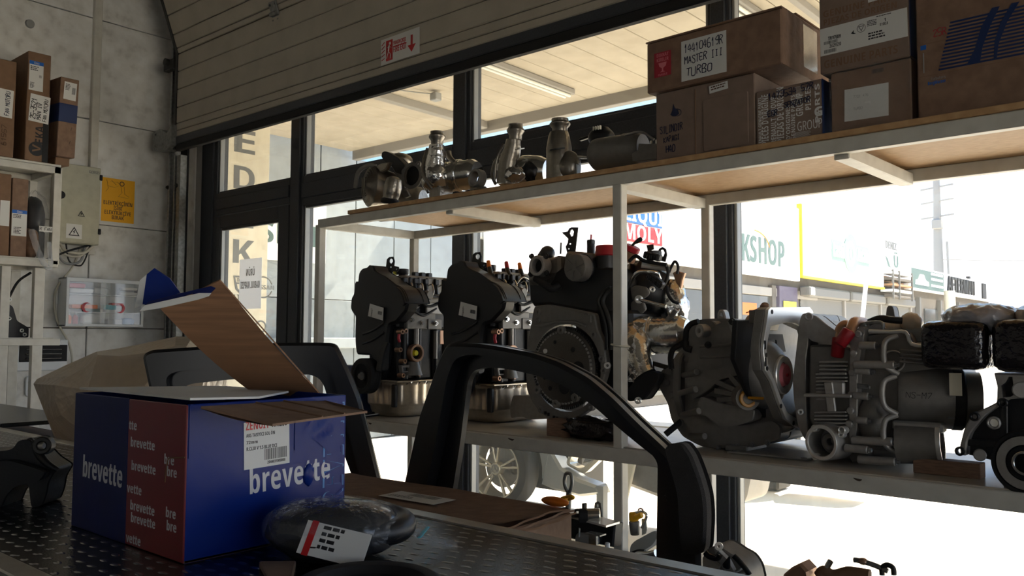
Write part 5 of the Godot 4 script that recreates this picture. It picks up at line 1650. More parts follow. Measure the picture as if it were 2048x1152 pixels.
	lb = sheet(d, "parts_label", Transform3D(face, Vector3(0.001,0.24,0.0)), 0.098,0.185, "paper")
	part(lb, "blue_band", MB.new().box(Vector3(0,0.08,0.0006), Vector3(0.0975,0.025,0.0006)), "sign_blue")
	letters(lb, "Cimco", Transform3D(Basis(), Vector3(0,0.08,0.001)), 0.016, "white_print", 0.035, true, 0.0004, "lettering", true)
	pr = MB.new()
	print_rows(pr, -0.04,0.06,0.06,0.03,3,2)
	print_rows(pr, -0.035,-0.03,0.05,0.05,5,4)
	part(lb, "print", pr, "ink_black")
	var ng := fan_box("tall_carton", "brown carton cut by the picture edge inside the rack", Vector3(-6.56,1.961,-2.12), Vector3(0.42,0.58,0.13), 0.0, "carton_dark")
	sheet(ng, "parts_label", Transform3D(face, Vector3(0.001,0.3,-0.03)), 0.06,0.18, "paper")
	var bg := thing("bagged_harness", "dark fan part in a crumpled clear bag hanging out of the rack", "bag", Vector3(-6.57,1.961,-2.38))
	part(bg, "part", MB.new().ball(Vector3(-0.12,0.30,0), Vector3(0.12,0.16,0.075), 18,0.15,3.0,3), "black_plastic")
	part(bg, "part", MB.new().ball(Vector3(-0.08,0.12,0.02), Vector3(0.07,0.12,0.06), 14,0.15,3.0,5), "carton_inside")
	part(bg, "part", MB.new().box(Vector3(-0.04,0.10,-0.03), Vector3(0.05,0.2,0.04), 0.01), "rubber")
	part(bg, "bag", MB.new().ball(Vector3(-0.08,0.24,0), Vector3(0.12,0.26,0.092), 26,0.14,3.0,4), "bag_film")
	part(bg, "bag_end", MB.new().tube([Vector3(0.0,0.2,0.05), Vector3(0.05,0.05,0.02), Vector3(0.06,-0.05,-0.03), Vector3(0.05,-0.06,-0.07), Vector3(0.03,0.12,-0.06)], 0.022,7,4, false, 0.014,0.15), "film")
	sheet(bg, "note", Transform3D(face, Vector3(0.045,0.21,-0.03)), 0.09,0.04, "paper")
	handwriting(bg, "R FAN", Transform3D(face, Vector3(0.047,0.21,0.01)), 0.02,0.016,0.003, "ink_black", 3)
	# small engine bracket on the middle board
	var m := thing("cast_mount", "small black and grey cast engine mount on the rack middle board", "engine mount", Vector3(-6.66,1.387,-2.2))
	var mb := MB.new()
	mb.xf = Transform3D(face, Vector3.ZERO)
	mb.prism(MB.rounded(V2([-0.25,0.0,0.17,0.0,0.17,0.07,0.09,0.12,0.06,0.22,0.0,0.26,-0.05,0.2,-0.25,0.24]), 0.012), -0.12,0.0,0.008)
	part(m, "body", mb, "iron_black")
	for k in [[0.0,0.11,0.016], [0.035,0.135,0.014], [-0.03,0.135,0.013], [0.03,0.27,0.016], [0.12,0.05,0.014], [0.14,0.02,0.014], [-0.02,0.06,0.026]]:
		part(m, "boss", MB.new().ring(Vector3(-0.02, k[1], -k[0]), Vector3.RIGHT, k[2] * 0.5, k[2], 0.035,16,0.002), "machined")
	part(m, "clamp_plate", MB.new().box(Vector3(0.01,0.02,0.02), Vector3(0.02,0.04,0.055), 0.003), "machined")
	part(m, "cable", MB.new().tube([Vector3(0.0,0.28,-0.03), Vector3(0.02,0.4,-0.08), Vector3(0.03,0.47,-0.16)], 0.009,7,5), "rubber")

# ---------------------------------------------------------------- engines on the lower shelf
const SIDE := Basis(Vector3(0,0,1), Vector3(0,1,0), Vector3(1,0,0))

# an outline drawn on the front (x, y), from depth z0 to z1
func pf(poly: PackedVector2Array, z0: float, z1: float, bev := 0.005, holes := [], soft := 0.0) -> MB:
	return MB.new().prism(MB.rounded(poly, soft, 2) if soft > 0.0 else poly, z0, z1, bev, holes)

# an outline drawn on the side (z, y), from x0 to x1
func ps(poly: PackedVector2Array, x0: float, x1: float, bev := 0.004, holes := [], soft := 0.0) -> MB:
	var b := MB.new()
	b.xf = Transform3D(SIDE, Vector3.ZERO)
	return b.prism(MB.rounded(poly, soft, 2) if soft > 0.0 else poly, x0, x1, bev, holes)

func sump_shape(b: MB, c: Vector3, hx: float, hz: float, levels: Array, ribs: int, rib: float) -> void:
	# levels: [height, scale, rib depth factor]
	var cols := 97
	var f := func(i: int, j: int) -> Vector3:
		var l: Array = levels[i]
		var a := TAU * (j % 96) / 96.0
		var k := pow(pow(absf(cos(a)), 5.0) + pow(absf(sin(a)), 5.0), -0.2)
		var r: float = l[1] - rib * l[2] * pow(0.5 + 0.5 * cos(a * ribs), 3.0)
		return c + Vector3(cos(a) * k * hx * r, l[0], sin(a) * k * hz * r)
	b.grid(f, levels.size(), cols, c + Vector3(0, levels[-1][0] * 0.5,0))

func diesel_engine() -> Node3D:
	var o := sthing("diesel_engine", "black engine with steel sump at the left end of the lower shelf", "engine", -3.5, SHELF_TOP, -3.0,0.0, "reconditioned engines on the shelf")
	# sump
	var b := MB.new()
	sump_shape(b, Vector3(0.0,0,0.0), 0.158,0.205, [[0.19,1.04,0.0], [0.182,1.04,0.0], [0.18,0.98,0.3], [0.165,0.97,1.0], [0.1,0.955,1.0], [0.07,0.95,0.8], [0.062,0.92,0.0], [0.055,0.885,0.0], [0.03,0.86,0.0], [0.012,0.82,0.0], [0.002,0.72,0.0], [0.0,0.3,0.0]], 22,0.03)
	part(o, "sump", b, "pan_metal")
	part(o, "sump_flange", MB.new().box(Vector3(0,0.188,0), Vector3(0.33,0.008,0.425), 0.002), "pan_metal")
	part(o, "drain_recess", MB.new().box(Vector3(0.135,0.115,0.206), Vector3(0.032,0.115,0.02), 0.004), "iron_black")
	for k in [[0.157,0.19,0.12], [0.157,0.19,0.02], [0.157,0.19,-0.1]]:
		part(o, "bolt", MB.new().bolt(Vector3(k[0] + 0.005, k[1] - 0.004, k[2]), Vector3.DOWN, 0.006,0.006), "bright_steel")
	# block and head
	part(o, "block", MB.new().box(Vector3(-0.005,0.33,-0.01), Vector3(0.25,0.28,0.36), 0.012), "iron_black")
	part(o, "cylinder_head", MB.new().box(Vector3(-0.01,0.555,-0.02), Vector3(0.24,0.19,0.38), 0.012), "iron_black")
	part(o, "rocker_cover", ps(V2([-0.24,0.64,0.13,0.64,0.13,0.70,0.08,0.745,-0.22,0.745,-0.24,0.72]), -0.13,0.075,0.012), "cast_dark")
	for i in 5:
		part(o, "cover_rib", MB.new().box(Vector3(0.078,0.70,-0.18 + i * 0.06), Vector3(0.012,0.07,0.016), 0.004), "iron_black")
	for i in 3:
		part(o, "terminal_block", MB.new().box(Vector3(-0.02,0.758,-0.06 - i * 0.05), Vector3(0.03,0.03,0.032), 0.004), "black_plastic")
	# timing cover: lower shell and upper lobe
	b = pf(V2([-0.224,0.719,-0.232,0.651,-0.253,0.633,-0.261,0.573,-0.247,0.548,-0.215,0.526,-0.217,0.42,-0.211,0.364,-0.201,0.321,-0.076,0.318,-0.025,0.269,-0.015,0.193,0.014,0.189,0.038,0.221,0.073,0.333,0.063,0.4,0.078,0.478,0.134,0.49,0.211,0.548,0.226,0.603,0.206,0.634,0.174,0.664,0.122,0.678,0.041,0.674,-0.063,0.688,-0.149,0.705]), 0.12,0.2,0.012, [], 0.012)
	part(o, "timing_cover", b, "black_plastic")
	b = pf(V2([-0.175,0.676,-0.167,0.713,-0.159,0.759,-0.134,0.779,-0.087,0.785,-0.074,0.797,-0.049,0.793,-0.037,0.766,-0.002,0.749,0.052,0.73,0.134,0.685,0.166,0.676,0.198,0.657,0.222,0.626,0.238,0.593,0.199,0.573,0.136,0.58,0.055,0.628,-0.05,0.655]), 0.10,0.215,0.014, [], 0.01)
	part(o, "upper_cover", b, "black_plastic")
	b = pf(V2([0.134,0.675,0.17,0.671,0.198,0.652,0.222,0.621,0.238,0.587,0.207,0.588,0.187,0.622,0.163,0.646,0.131,0.66]), 0.06,0.235,0.006, [], 0.006)
	part(o, "cover_lip", b, "black_plastic")
	for k in [[0.0,-0.02], [0.05,-0.06]]:
		b = MB.new()
		b.tube([Vector3(-0.14,0.38 + k[0], 0.2), Vector3(-0.05,0.40 + k[0], 0.203), Vector3(0.04,0.44 + k[0], 0.2)], 0.006,6,4)
		part(o, "cover_rib", b, "black_plastic")
	var lq := V2([-0.066,0.592,0.048,0.567,0.043,0.501,-0.081,0.526])
	var lb := part(o, "cover_label", pf(lq, 0.2125,0.2135,0.0), "paper", "white printed sticker on the cover")
	b = MB.new()
	b.xf = Transform3D(Basis(Vector3.BACK, -0.16), Vector3(lq[0].x, lq[0].y, 0.2135))
	bar_code(b, 0.075,-0.028,0.035,0.018)
	print_rows(b, 0.055,-0.075,0.05,0.01,1,5)
	b.xf = b.xf * Transform3D(Basis(Vector3.BACK, PI / 2), Vector3(0.02,-0.085,0))
	print_rows(b, 0,0,0.075,0.012,2,5)
	part(lb, "print", b, "ink_black")
	# lifting eye
	b = pf(V2([-0.229,0.789,-0.23,0.814,-0.224,0.853,-0.204,0.865,-0.169,0.865,-0.156,0.84,-0.16,0.813,-0.12,0.805,-0.116,0.788,-0.133,0.779,-0.172,0.783,-0.18,0.769]), -0.03,-0.024,0.001, [V2([-0.2,0.851,-0.187,0.857,-0.171,0.849,-0.169,0.838,-0.182,0.826,-0.199,0.832,-0.204,0.843]), V2([-0.193,0.812,-0.183,0.811,-0.183,0.804,-0.193,0.804]), V2([-0.142,0.796,-0.131,0.796,-0.131,0.788,-0.142,0.788])])
	part(o, "lifting_eye", b, "iron_black")
	# oil filler
	var oc := Vector3(-0.151,0.77,-0.08)
	b = MB.new()
	b.cyl(oc + Vector3(0,-0.06,0), oc, 0.024,0.022,16,0.002)
	b.cyl(oc + Vector3(0,-0.005,0), oc + Vector3(0,0.028,0), 0.034,0.036,24,0.003)
	part(o, "oil_filler", b, "black_plastic")
	part(o, "yellow_cap", MB.new().cyl(oc + Vector3(-0.03,0.012,0.01), oc + Vector3(-0.055,0.014,0.015), 0.019,0.016,16,0.003), "yellow_cap")
	# front accessories on the right side: rail, injectors, brackets
	b = MB.new()
	b.box(Vector3(0.125,0.50,0.03), Vector3(0.03,0.085,0.20), 0.004)
	b.box(Vector3(0.14,0.485,-0.06), Vector3(0.012,0.055,0.10), 0.003)
	part(o, "side_bracket", b, "cast_dark")
	for k in [[0.14,0.49,0.03], [0.14,0.505,0.1], [0.13,0.575,0.06], [0.15,0.49,-0.06]]:
		part(o, "bolt", MB.new().bolt(Vector3(k[0], k[1], k[2]), Vector3.RIGHT, 0.009,0.01), "bright_steel")
	b = ps(V2([-0.16,0.54,-0.01,0.54,-0.01,0.67,-0.025,0.67,-0.045,0.62,-0.075,0.59,-0.11,0.59,-0.13,0.64,-0.16,0.64]), 0.12,0.135,0.003, [], 0.01)
	part(o, "curved_bracket", b, "cast_alu")
	b = MB.new()
	b.cyl(Vector3(0.12,0.61,0.11), Vector3(0.12,0.61,-0.16), 0.02,-1,12,0.003)
	part(o, "fuel_rail", b, "cast_dark")
	for i in 4:
		var z := 0.10 - i * 0.075
		b = MB.new()
		b.cyl(Vector3(0.09,0.58, z), Vector3(0.075,0.725, z), 0.013,0.010,10)
		b.box(Vector3(0.078,0.715, z), Vector3(0.026,0.03,0.03), 0.004)
		b.cyl(Vector3(0.08,0.64, z), Vector3(0.12,0.615, z), 0.006,-1,8)
		part(o, "injector", b, "black_plastic")
		part(o, "feed_pipe", MB.new().tube([Vector3(0.12,0.615, z), Vector3(0.13,0.66, z - 0.012), Vector3(0.105,0.70, z - 0.022), Vector3(0.08,0.69, z - 0.01)], 0.004,6,5), "bright_steel")
	b = MB.new()
	b.tube([Vector3(0.1,0.63,0.14), Vector3(0.13,0.65,0.12), Vector3(0.14,0.62,0.05), Vector3(0.13,0.58,-0.02), Vector3(0.14,0.6,-0.1)], 0.009,7,5)
	b.tube([Vector3(0.1,0.57,0.15), Vector3(0.14,0.56,0.1), Vector3(0.14,0.53,0.02), Vector3(0.13,0.57,-0.08)], 0.007,7,5)
	part(o, "harness", b, "rubber")
	b = MB.new()
	b.cyl(Vector3(0.10,0.595,0.08), Vector3(0.155,0.595,0.08), 0.035,0.03,16,0.004)
	b.cyl(Vector3(0.10,0.64,-0.02), Vector3(0.15,0.64,-0.02), 0.024,-1,14,0.003)
	b.box(Vector3(0.12,0.645,0.11), Vector3(0.05,0.05,0.06), 0.008)
	part(o, "pump", b, "cast_dark")
	# block side: columns, filter mouth, bosses, tags
	b = MB.new()
	for z in [0.13,0.04,-0.08,-0.16]:
		b.cyl(Vector3(0.118,0.2, z), Vector3(0.118,0.46, z), 0.022,-1,12)
	part(o, "block_columns", b, "iron_black").set_meta("kind", "stuff")
	part(o, "column", MB.new().cyl(Vector3(0.132,0.36,0.06), Vector3(0.132,0.46,0.06), 0.014,-1,12), "cast_alu")
	part(o, "column", MB.new().cyl(Vector3(0.132,0.30,-0.075), Vector3(0.132,0.45,-0.075), 0.012,-1,12), "cast_alu")
	part(o, "amber_tag", MB.new().box(Vector3(0.142,0.415,-0.115), Vector3(0.006,0.075,0.034), 0.002), "copper")
	var fc := Vector3(0.17,0.333,0.087)
	b = MB.new()
	b.cyl(fc + Vector3(-0.07,0,0), fc + Vector3(-0.02,0,0), 0.042,-1,24)
	part(o, "filter_housing", b, "iron_black")
	part(o, "filter_mouth", MB.new().ring(fc + Vector3(-0.03,0,0), Vector3.RIGHT, 0.033,0.046,0.034,32,0.002), "copper")
	part(o, "yellow_plug", MB.new().cyl(fc + Vector3(-0.02,0.0,0.0), fc + Vector3(-0.004,0,0), 0.017,0.013,16), "yellow_cap")
	part(o, "bell_foot", MB.new().cyl(fc + Vector3(-0.03,-0.045,0), fc + Vector3(-0.03,-0.115,0.0), 0.03,0.05,20), "cast_dark")
	for k in [Vector3(0.155,0.442,0.172), Vector3(0.155,0.447,0.149), Vector3(0.155,0.35,0.183), Vector3(0.155,0.291,0.153), Vector3(0.155,0.219,0.163), Vector3(0.155,0.223,0.053)]:
		part(o, "boss", MB.new().ring(k + Vector3(-0.04,0,0), Vector3.RIGHT, 0.006,0.0125,0.04,14,0.001), "copper")
	part(o, "gasket_line", MB.new().tube([Vector3(0.155,0.39,0.193), Vector3(0.155,0.411,0.2), Vector3(0.155,0.431,0.197)], 0.008,6,4), "red_plastic")
	b = ps(V2([0.172,0.27,0.118,0.272,0.111,0.235,0.165,0.232]), 0.12,0.15,0.003, [V2([0.162,0.26,0.125,0.259,0.125,0.241,0.158,0.239])])
	part(o, "cast_frame", b, "cast_alu")
	b = ps(V2([0.271,0.335,0.246,0.39,0.23,0.385,0.236,0.335,0.238,0.249,0.27,0.237,0.289,0.245]), 0.08,0.13,0.006, [], 0.01)
	part(o, "tensioner_arm", b, "iron_black")
	# crank pulley and flywheel end
	var pc := Vector3(-0.022,0.214,0.3)
	b = MB.new()
	b.spin(pc + Vector3(0,0,-0.065), Vector3.BACK, V2([0.0,0.0,0.088,0.0,0.092,0.004,0.092,0.012,0.088,0.015,0.092,0.018,0.088,0.022,0.092,0.026,0.088,0.03,0.092,0.034,0.092,0.06,0.088,0.065,0.068,0.065,0.066,0.055,0.03,0.05,0.028,0.058,0.0,0.058]), 40)
	part(o, "crank_pulley", b, "rubber")
	part(o, "pulley_ring", MB.new().ring(pc + Vector3(0,0,-0.002), Vector3.BACK, 0.064,0.068,0.003,40), "dark_steel")
	part(o, "pulley_bolt", MB.new().bolt(pc + Vector3(0,0,-0.008), Vector3.BACK, 0.014,0.014), "cast_dark")
	b = MB.new()
	b.cyl(Vector3(0.0,0.26,-0.205), Vector3(0.0,0.26,-0.235), 0.15,-1,40,0.004)
	part(o, "flywheel", b, "flywheel")
	part(o, "ring_gear", MB.new().ring(Vector3(0,0.26,-0.235), Vector3.BACK, 0.148,0.158,0.012,60), "bright_steel")
	part(o, "rear_plate", pf(V2([-0.18,0.15,0.18,0.15,0.19,0.3,0.13,0.44,-0.13,0.44,-0.19,0.3]), -0.2,-0.185,0.003), "cast_alu")
	return o

func petrol_like_extras(o: Node3D) -> void:
	# orange and red topped injectors, seen only on the second engine
	for k in [[0.02,0.10, "orange_plastic"], [0.05,0.0, "red_plastic"], [0.05,-0.10, "orange_plastic"]]:
		var b := MB.new()
		b.cyl(Vector3(k[0] + 0.045,0.69, k[1] + 0.02), Vector3(k[0], 0.765, k[1]), 0.015,0.012,10,0.002)
		b.box(Vector3(k[0] + 0.03,0.715, k[1] + 0.01), Vector3(0.05,0.035,0.03), 0.006)
		part(o, "coil_plug", b, "black_plastic")
		part(o, "plug_cap", MB.new().cyl(Vector3(k[0], 0.765, k[1]), Vector3(k[0] - 0.012,0.80, k[1] - 0.005), 0.012,0.010,10,0.002), k[2])
	part(o, "clip_wire", MB.new().tube([Vector3(0.09,0.68,-0.02), Vector3(0.11,0.72,-0.05), Vector3(0.12,0.7,-0.1), Vector3(0.12,0.66,-0.12)], 0.005,6,5), "bright_steel")

func engines() -> void:
	var a := diesel_engine()
	var b := copy(a, "black engine with orange topped injectors, second from the left on the lower shelf")
	b.position = shelf_at(-2.945, SHELF_TOP, -3.13)
	petrol_like_extras(b)
	turbo_engine()

func turbo_engine() -> void:
	var o := sthing("turbo_engine", "large dark engine with bare flywheel and shiny catalyst behind the shelf post", "engine", -2.1, SHELF_TOP, -3.0,0.0, "reconditioned engines on the shelf")
	var b := MB.new()
	# block, head, sump
	part(o, "block", MB.new().box(Vector3(-0.02,0.36,-0.09), Vector3(0.30,0.34,0.42), 0.015), "iron_black")
	part(o, "head", pf(V2([-0.446,0.586,-0.453,0.678,-0.422,0.711,-0.29,0.716,-0.219,0.734,0.028,0.71,0.074,0.655,0.078,0.489,-0.055,0.491,-0.063,0.519,-0.321,0.563,-0.422,0.559]), -0.28,0.10,0.012), "iron_black")
	part(o, "sump", pf(V2([-0.646,0.03,-0.653,0.085,-0.633,0.139,-0.55,0.143,-0.211,0.159,-0.212,0.048,-0.268,0.053,-0.415,0.043,-0.534,0.03,-0.569,0.042,-0.607,0.037]), -0.30,0.0,0.012, [], 0.01), "cast_alu")
	# bell plate with its window, flywheel, ring gear
	var fw := Vector3(-0.187,0.287,0.2)
	var hole := MB.circle(Vector2(fw.x + 0.008, fw.y), 0.187,40)
	b = pf(V2([-0.366,0.534,-0.357,0.556,-0.276,0.561,-0.151,0.54,-0.026,0.517,-0.01,0.446,0.025,0.388,0.038,0.29,0.017,0.232,-0.014,0.179,-0.053,0.115,-0.124,0.073,-0.181,0.05,-0.247,0.056,-0.327,0.085,-0.377,0.14,-0.403,0.182,-0.41,0.271,-0.401,0.382]), 0.13,0.165,0.005, [hole], 0.01)
	part(o, "bell_plate", b, "cast_dark")
	b = pf(V2([-0.276,0.532,-0.259,0.551,-0.143,0.529,-0.036,0.508,-0.036,0.479,-0.116,0.491,-0.212,0.496]), 0.166,0.178,0.004, [V2([-0.212,0.522,-0.156,0.514,-0.156,0.495,-0.212,0.505]), V2([-0.14,0.512,-0.089,0.505,-0.089,0.488,-0.14,0.493])])
	part(o, "plate_ribs", b, "cast_dark")
	part(o, "plate_web", pf(V2([-0.363,0.467,-0.325,0.475,-0.226,0.49,-0.116,0.488,-0.063,0.469,-0.068,0.459,-0.121,0.476,-0.226,0.479,-0.316,0.46]), 0.166,0.176,0.003), "cast_dark")
	for p in V2([-0.331,0.528,-0.334,0.493,-0.063,0.507,-0.026,0.429,0.015,0.328,0.025,0.28,-0.315,0.1,-0.178,0.064,-0.042,0.127]):
		part(o, "plate_boss", MB.new().ring(Vector3(p.x, p.y, 0.15), Vector3.BACK, 0.006,0.015,0.024,14,0.002), "cast_dark")
	for p in V2([-0.29,0.088,-0.273,0.083,-0.242,0.072,-0.225,0.069]):
		part(o, "plate_slot", MB.new().box(Vector3(p.x, p.y, 0.166), Vector3(0.012,0.014,0.006), 0.001), "rubber")
	b = MB.new()
	b.spin(Vector3(fw.x, fw.y, 0.15), Vector3.BACK, V2([0.0,0.0,0.166,0.0,0.166,0.014,0.155,0.02,0.148,0.03,0.06,0.034,0.052,0.042,0.02,0.044,0.018,0.036,0.0,0.036]), 56)
	part(o, "flywheel", b, "flywheel")
	b = MB.new()
	for i in 96:
		var a := TAU * i / 96
		b.at(fw.x + cos(a) * 0.172, fw.y + sin(a) * 0.172,0.157,0,0, a)
		b.box(Vector3.ZERO, Vector3(0.012,0.007,0.014))
	b.home()
	b.ring(Vector3(fw.x, fw.y, 0.15), Vector3.BACK, 0.158,0.168,0.014,56)
	part(o, "ring_gear", b, "dark_steel").set_meta("kind", "stuff")
	b = MB.new()
	for i in 56:
		var a := TAU * i / 56
		b.at(fw.x + cos(a) * 0.150, fw.y + sin(a) * 0.150,0.176,0,0, a)
		b.box(Vector3.ZERO, Vector3(0.014,0.010,0.006), 0.001)
	part(o, "trigger_ring", b, "cast_alu").set_meta("kind", "stuff")
	for k in [[0.1,0.9,0.011], [0.115,1.9,0.008], [0.11,2.6,0.011], [0.11,4.1,0.01], [0.115,5.2,0.011], [0.105,3.6,0.008]]:
		part(o, "flywheel_hole", MB.new().cyl(Vector3(fw.x + cos(k[1]) * k[0], fw.y + sin(k[1]) * k[0], 0.178), Vector3(fw.x + cos(k[1]) * k[0], fw.y + sin(k[1]) * k[0], 0.1835), k[2], -1,14), "rubber")
	for k in [[0.09,0.0,0.03], [0.085,4.9,0.028]]:
		part(o, "flywheel_window", MB.new().cyl(Vector3(fw.x + cos(k[1]) * k[0], fw.y + sin(k[1]) * k[0], 0.178), Vector3(fw.x + cos(k[1]) * k[0], fw.y + sin(k[1]) * k[0], 0.184), k[2], -1,24), "rubber")
	for i in 6:
		var a := TAU * i / 6
		part(o, "crank_bolt", MB.new().bolt(Vector3(fw.x + cos(a) * 0.034, fw.y + sin(a) * 0.034,0.192), Vector3.BACK, 0.008,0.008), "dark_steel")
	part(o, "dowel", MB.new().cyl(Vector3(fw.x - 0.09, fw.y + 0.07,0.18), Vector3(fw.x - 0.09, fw.y + 0.07,0.187), 0.010,-1,14), "paper")
	for p in V2([-0.192,0.448,-0.324,0.186,-0.116,0.164,-0.22,0.131]):
		part(o, "clutch_lug", MB.new().ring(Vector3(p.x, p.y, 0.165), Vector3.BACK, 0.006,0.018,0.022,12,0.002), "cast_dark")
	# throttle body, vacuum pump, dome, plates on top
	var tb := Vector3(-0.346,0.735,0.16)
	b = pf(V2([-0.453,0.643,-0.46,0.735,-0.448,0.768,-0.417,0.78,-0.316,0.774,-0.27,0.784,-0.264,0.713,-0.287,0.67,-0.316,0.638]), -0.02,0.10,0.012, [], 0.012)
	part(o, "intake_housing", b, "cast_dark")
	part(o, "throttle_ring", MB.new().ring(tb + Vector3(0,0,-0.05), Vector3.BACK, 0.030,0.046,0.055,28,0.003), "cast_alu")
	part(o, "throttle_plate", MB.new().cyl(tb + Vector3(0,0,-0.03), tb + Vector3(0,0,-0.026), 0.031,-1,24), "dark_steel")
	for k in [[-0.045,-0.035], [0.048,-0.035], [-0.04,0.045], [0.045,0.04]]:
		part(o, "bolt", MB.new().bolt(tb + Vector3(k[0], k[1], -0.012), Vector3.BACK, 0.009,0.01), "dark_steel")
	var vp := Vector3(-0.134,0.716,0.16)
	b = MB.new()
	b.cyl(vp + Vector3(0,0,-0.16), vp + Vector3(0,0,0), 0.058,0.06,36,0.004)
	for i in 6:
		var a := TAU * i / 6 + 0.3
		b.bar(vp + Vector3(cos(a) * 0.012, sin(a) * 0.012,0.002), vp + Vector3(cos(a) * 0.052, sin(a) * 0.052,0.002), 0.008,0.006)
	b.cyl(vp, vp + Vector3(0,0,0.006), 0.014,-1,16)
	part(o, "vacuum_pump", b, "cast_dark")
	part(o, "pump_band", MB.new().ring(vp + Vector3(0.0,0,-0.10), Vector3.BACK, 0.058,0.063,0.05,36,0.002), "black_plastic")
	part(o, "gear_case", pf(V2([-0.275,0.67,-0.278,0.771,-0.264,0.803,-0.185,0.796,-0.108,0.782,-0.042,0.756,-0.016,0.702,-0.034,0.639,-0.163,0.633]), -0.05,0.06,0.012, [], 0.012), "cast_dark")
	b = MB.new()
	var dm := Vector3(-0.42,0.807,0)
	b.ball(dm, Vector3(0.036,0.036,0.036), 18)
	b.tube([dm + Vector3(-0.02,0.01,0.0), dm + Vector3(-0.035,-0.02,0.01), dm + Vector3(-0.03,-0.06,0.02)], 0.018,10,4)
	part(o, "breather_dome", b, "black_plastic")
	b = MB.new()
	b.tube([Vector3(-0.369,0.68,0.14), Vector3(-0.299,0.647,0.16), Vector3(-0.259,0.628,0.16), Vector3(-0.23,0.646,0.14)], 0.016,10,5)
	part(o, "coolant_hose", b, "rubber")
	b = pf(V2([-0.331,0.898,-0.296,0.9,-0.287,0.913,-0.273,0.917,-0.236,0.913,-0.253,0.799,-0.299,0.802,-0.308,0.83,-0.296,0.847,-0.293,0.866]), 0.0,0.006,0.001, [V2([-0.285,0.89,-0.279,0.905,-0.267,0.906,-0.259,0.895,-0.264,0.877,-0.276,0.873]), V2([-0.289,0.842,-0.282,0.847,-0.274,0.841,-0.282,0.836]), V2([-0.295,0.82,-0.289,0.824,-0.285,0.819,-0.289,0.814])])
	part(o, "lifting_eye", b, "iron_black")
	part(o, "stud", MB.new().cyl(Vector3(-0.325,0.797,0.02), Vector3(-0.322,0.849,0.02), 0.004), "dark_steel")
	var sn := Vector3(-0.152,0.797,0.02)
	b = MB.new()
	b.cyl(sn + Vector3(0,-0.02,0), sn + Vector3(0,0.035,0), 0.018,-1,12,0.002)
	b.box(sn + Vector3(0,0.04,0), Vector3(0.03,0.025,0.028), 0.004)
	part(o, "sensor", b, "black_plastic")
	part(o, "sensor_pin", MB.new().cyl(sn + Vector3(0,0.05,0), sn + Vector3(0.002,0.075,0), 0.004), "red_plastic")
	var rc := Vector3(-0.046,0.777,0.05)
	part(o, "red_transit_cap", MB.new().cyl(rc + Vector3(0,-0.01,0), rc + Vector3(0,0.036,0), 0.050,0.047,32,0.005), "red_cap")
	part(o, "air_neck", MB.new().cyl(rc + Vector3(0,-0.12,0), rc + Vector3(0,-0.008,0), 0.045,-1,24), "black_plastic")
	rc = Vector3(0.047,0.785,0)
	part(o, "red_transit_cap", MB.new().cyl(rc, rc + Vector3(0.012,0.022,0), 0.034,-1,24,0.004), "red_plastic")
	part(o, "air_neck", MB.new().cyl(rc + Vector3(-0.02,-0.04,0), rc, 0.032,-1,24,0.002), "copper")
	for k in [0.0,0.022]:
		b = MB.new()
		b.tube([Vector3(0.05,0.613,0.15) + Vector3(k, 0.01,0), Vector3(0.014,0.608,0.15) + Vector3(k, 0,0), Vector3(-0.007,0.567,0.16) + Vector3(k, 0,0), Vector3(0.016,0.514,0.16) + Vector3(k, 0,0), Vector3(0.033,0.448,0.16) + Vector3(k, 0,0), Vector3(0.036,0.366,0.16) + Vector3(k, 0,0)], 0.009,8,6)
		part(o, "oil_pipe", b, "dark_steel")
	part(o, "side_lug", MB.new().ring(Vector3(0.033,0.302,0.15), Vector3(0.5,0,1), 0.006,0.014,0.02,14,0.002), "machined")
	# exhaust side: manifold plates, pipes, wiring, right of the post
	b = MB.new()
	b.ball(Vector3(0.038,0.614,-0.1), Vector3(0.13,0.14,0.10), 18,0.22,3.0,6)
	part(o, "turbo_core", b, "iron_black")
	part(o, "heat_plate", pf(V2([0.07,0.628,0.101,0.637,0.15,0.627,0.167,0.603,0.155,0.589,0.115,0.57,0.08,0.575]), 0.03,0.045,0.004, [], 0.008), "cast_dark")
	part(o, "heat_plate", pf(V2([0.075,0.562,0.115,0.586,0.138,0.565,0.15,0.535,0.125,0.515,0.08,0.516]), 0.03,0.05,0.004, [], 0.008), "cast_dark")
	part(o, "lifting_eye", pf(V2([0.145,0.746,0.15,0.772,0.158,0.793,0.175,0.8,0.192,0.79,0.197,0.765,0.189,0.735]), -0.05,-0.044,0.001, [V2([0.163,0.775,0.168,0.788,0.18,0.787,0.187,0.774,0.18,0.759,0.168,0.762])]), "dark_steel")
	part(o, "steel_pipe", MB.new().tube([Vector3(0.07,0.636,0.05), Vector3(0.104,0.665,0.07), Vector3(0.141,0.686,0.08), Vector3(0.185,0.686,0.08), Vector3(0.213,0.681,0.06), Vector3(0.208,0.659,0.03)], 0.009,10,6), "bright_steel")
	part(o, "steel_pipe", MB.new().tube([Vector3(0.133,0.719,0.05), Vector3(0.18,0.71,0.02), Vector3(0.24,0.7,0)], 0.011,10,4), "cast_alu")
	part(o, "support_rod", MB.new().cyl(Vector3(0.141,0.572,0.07), Vector3(0.263,0.543,0.07), 0.0075), "bright_steel")
	part(o, "rod_end", MB.new().ring(Vector3(0.132,0.575,0.06), Vector3.BACK, 0.008,0.017,0.016,16,0.002), "machined")
	b = MB.new()
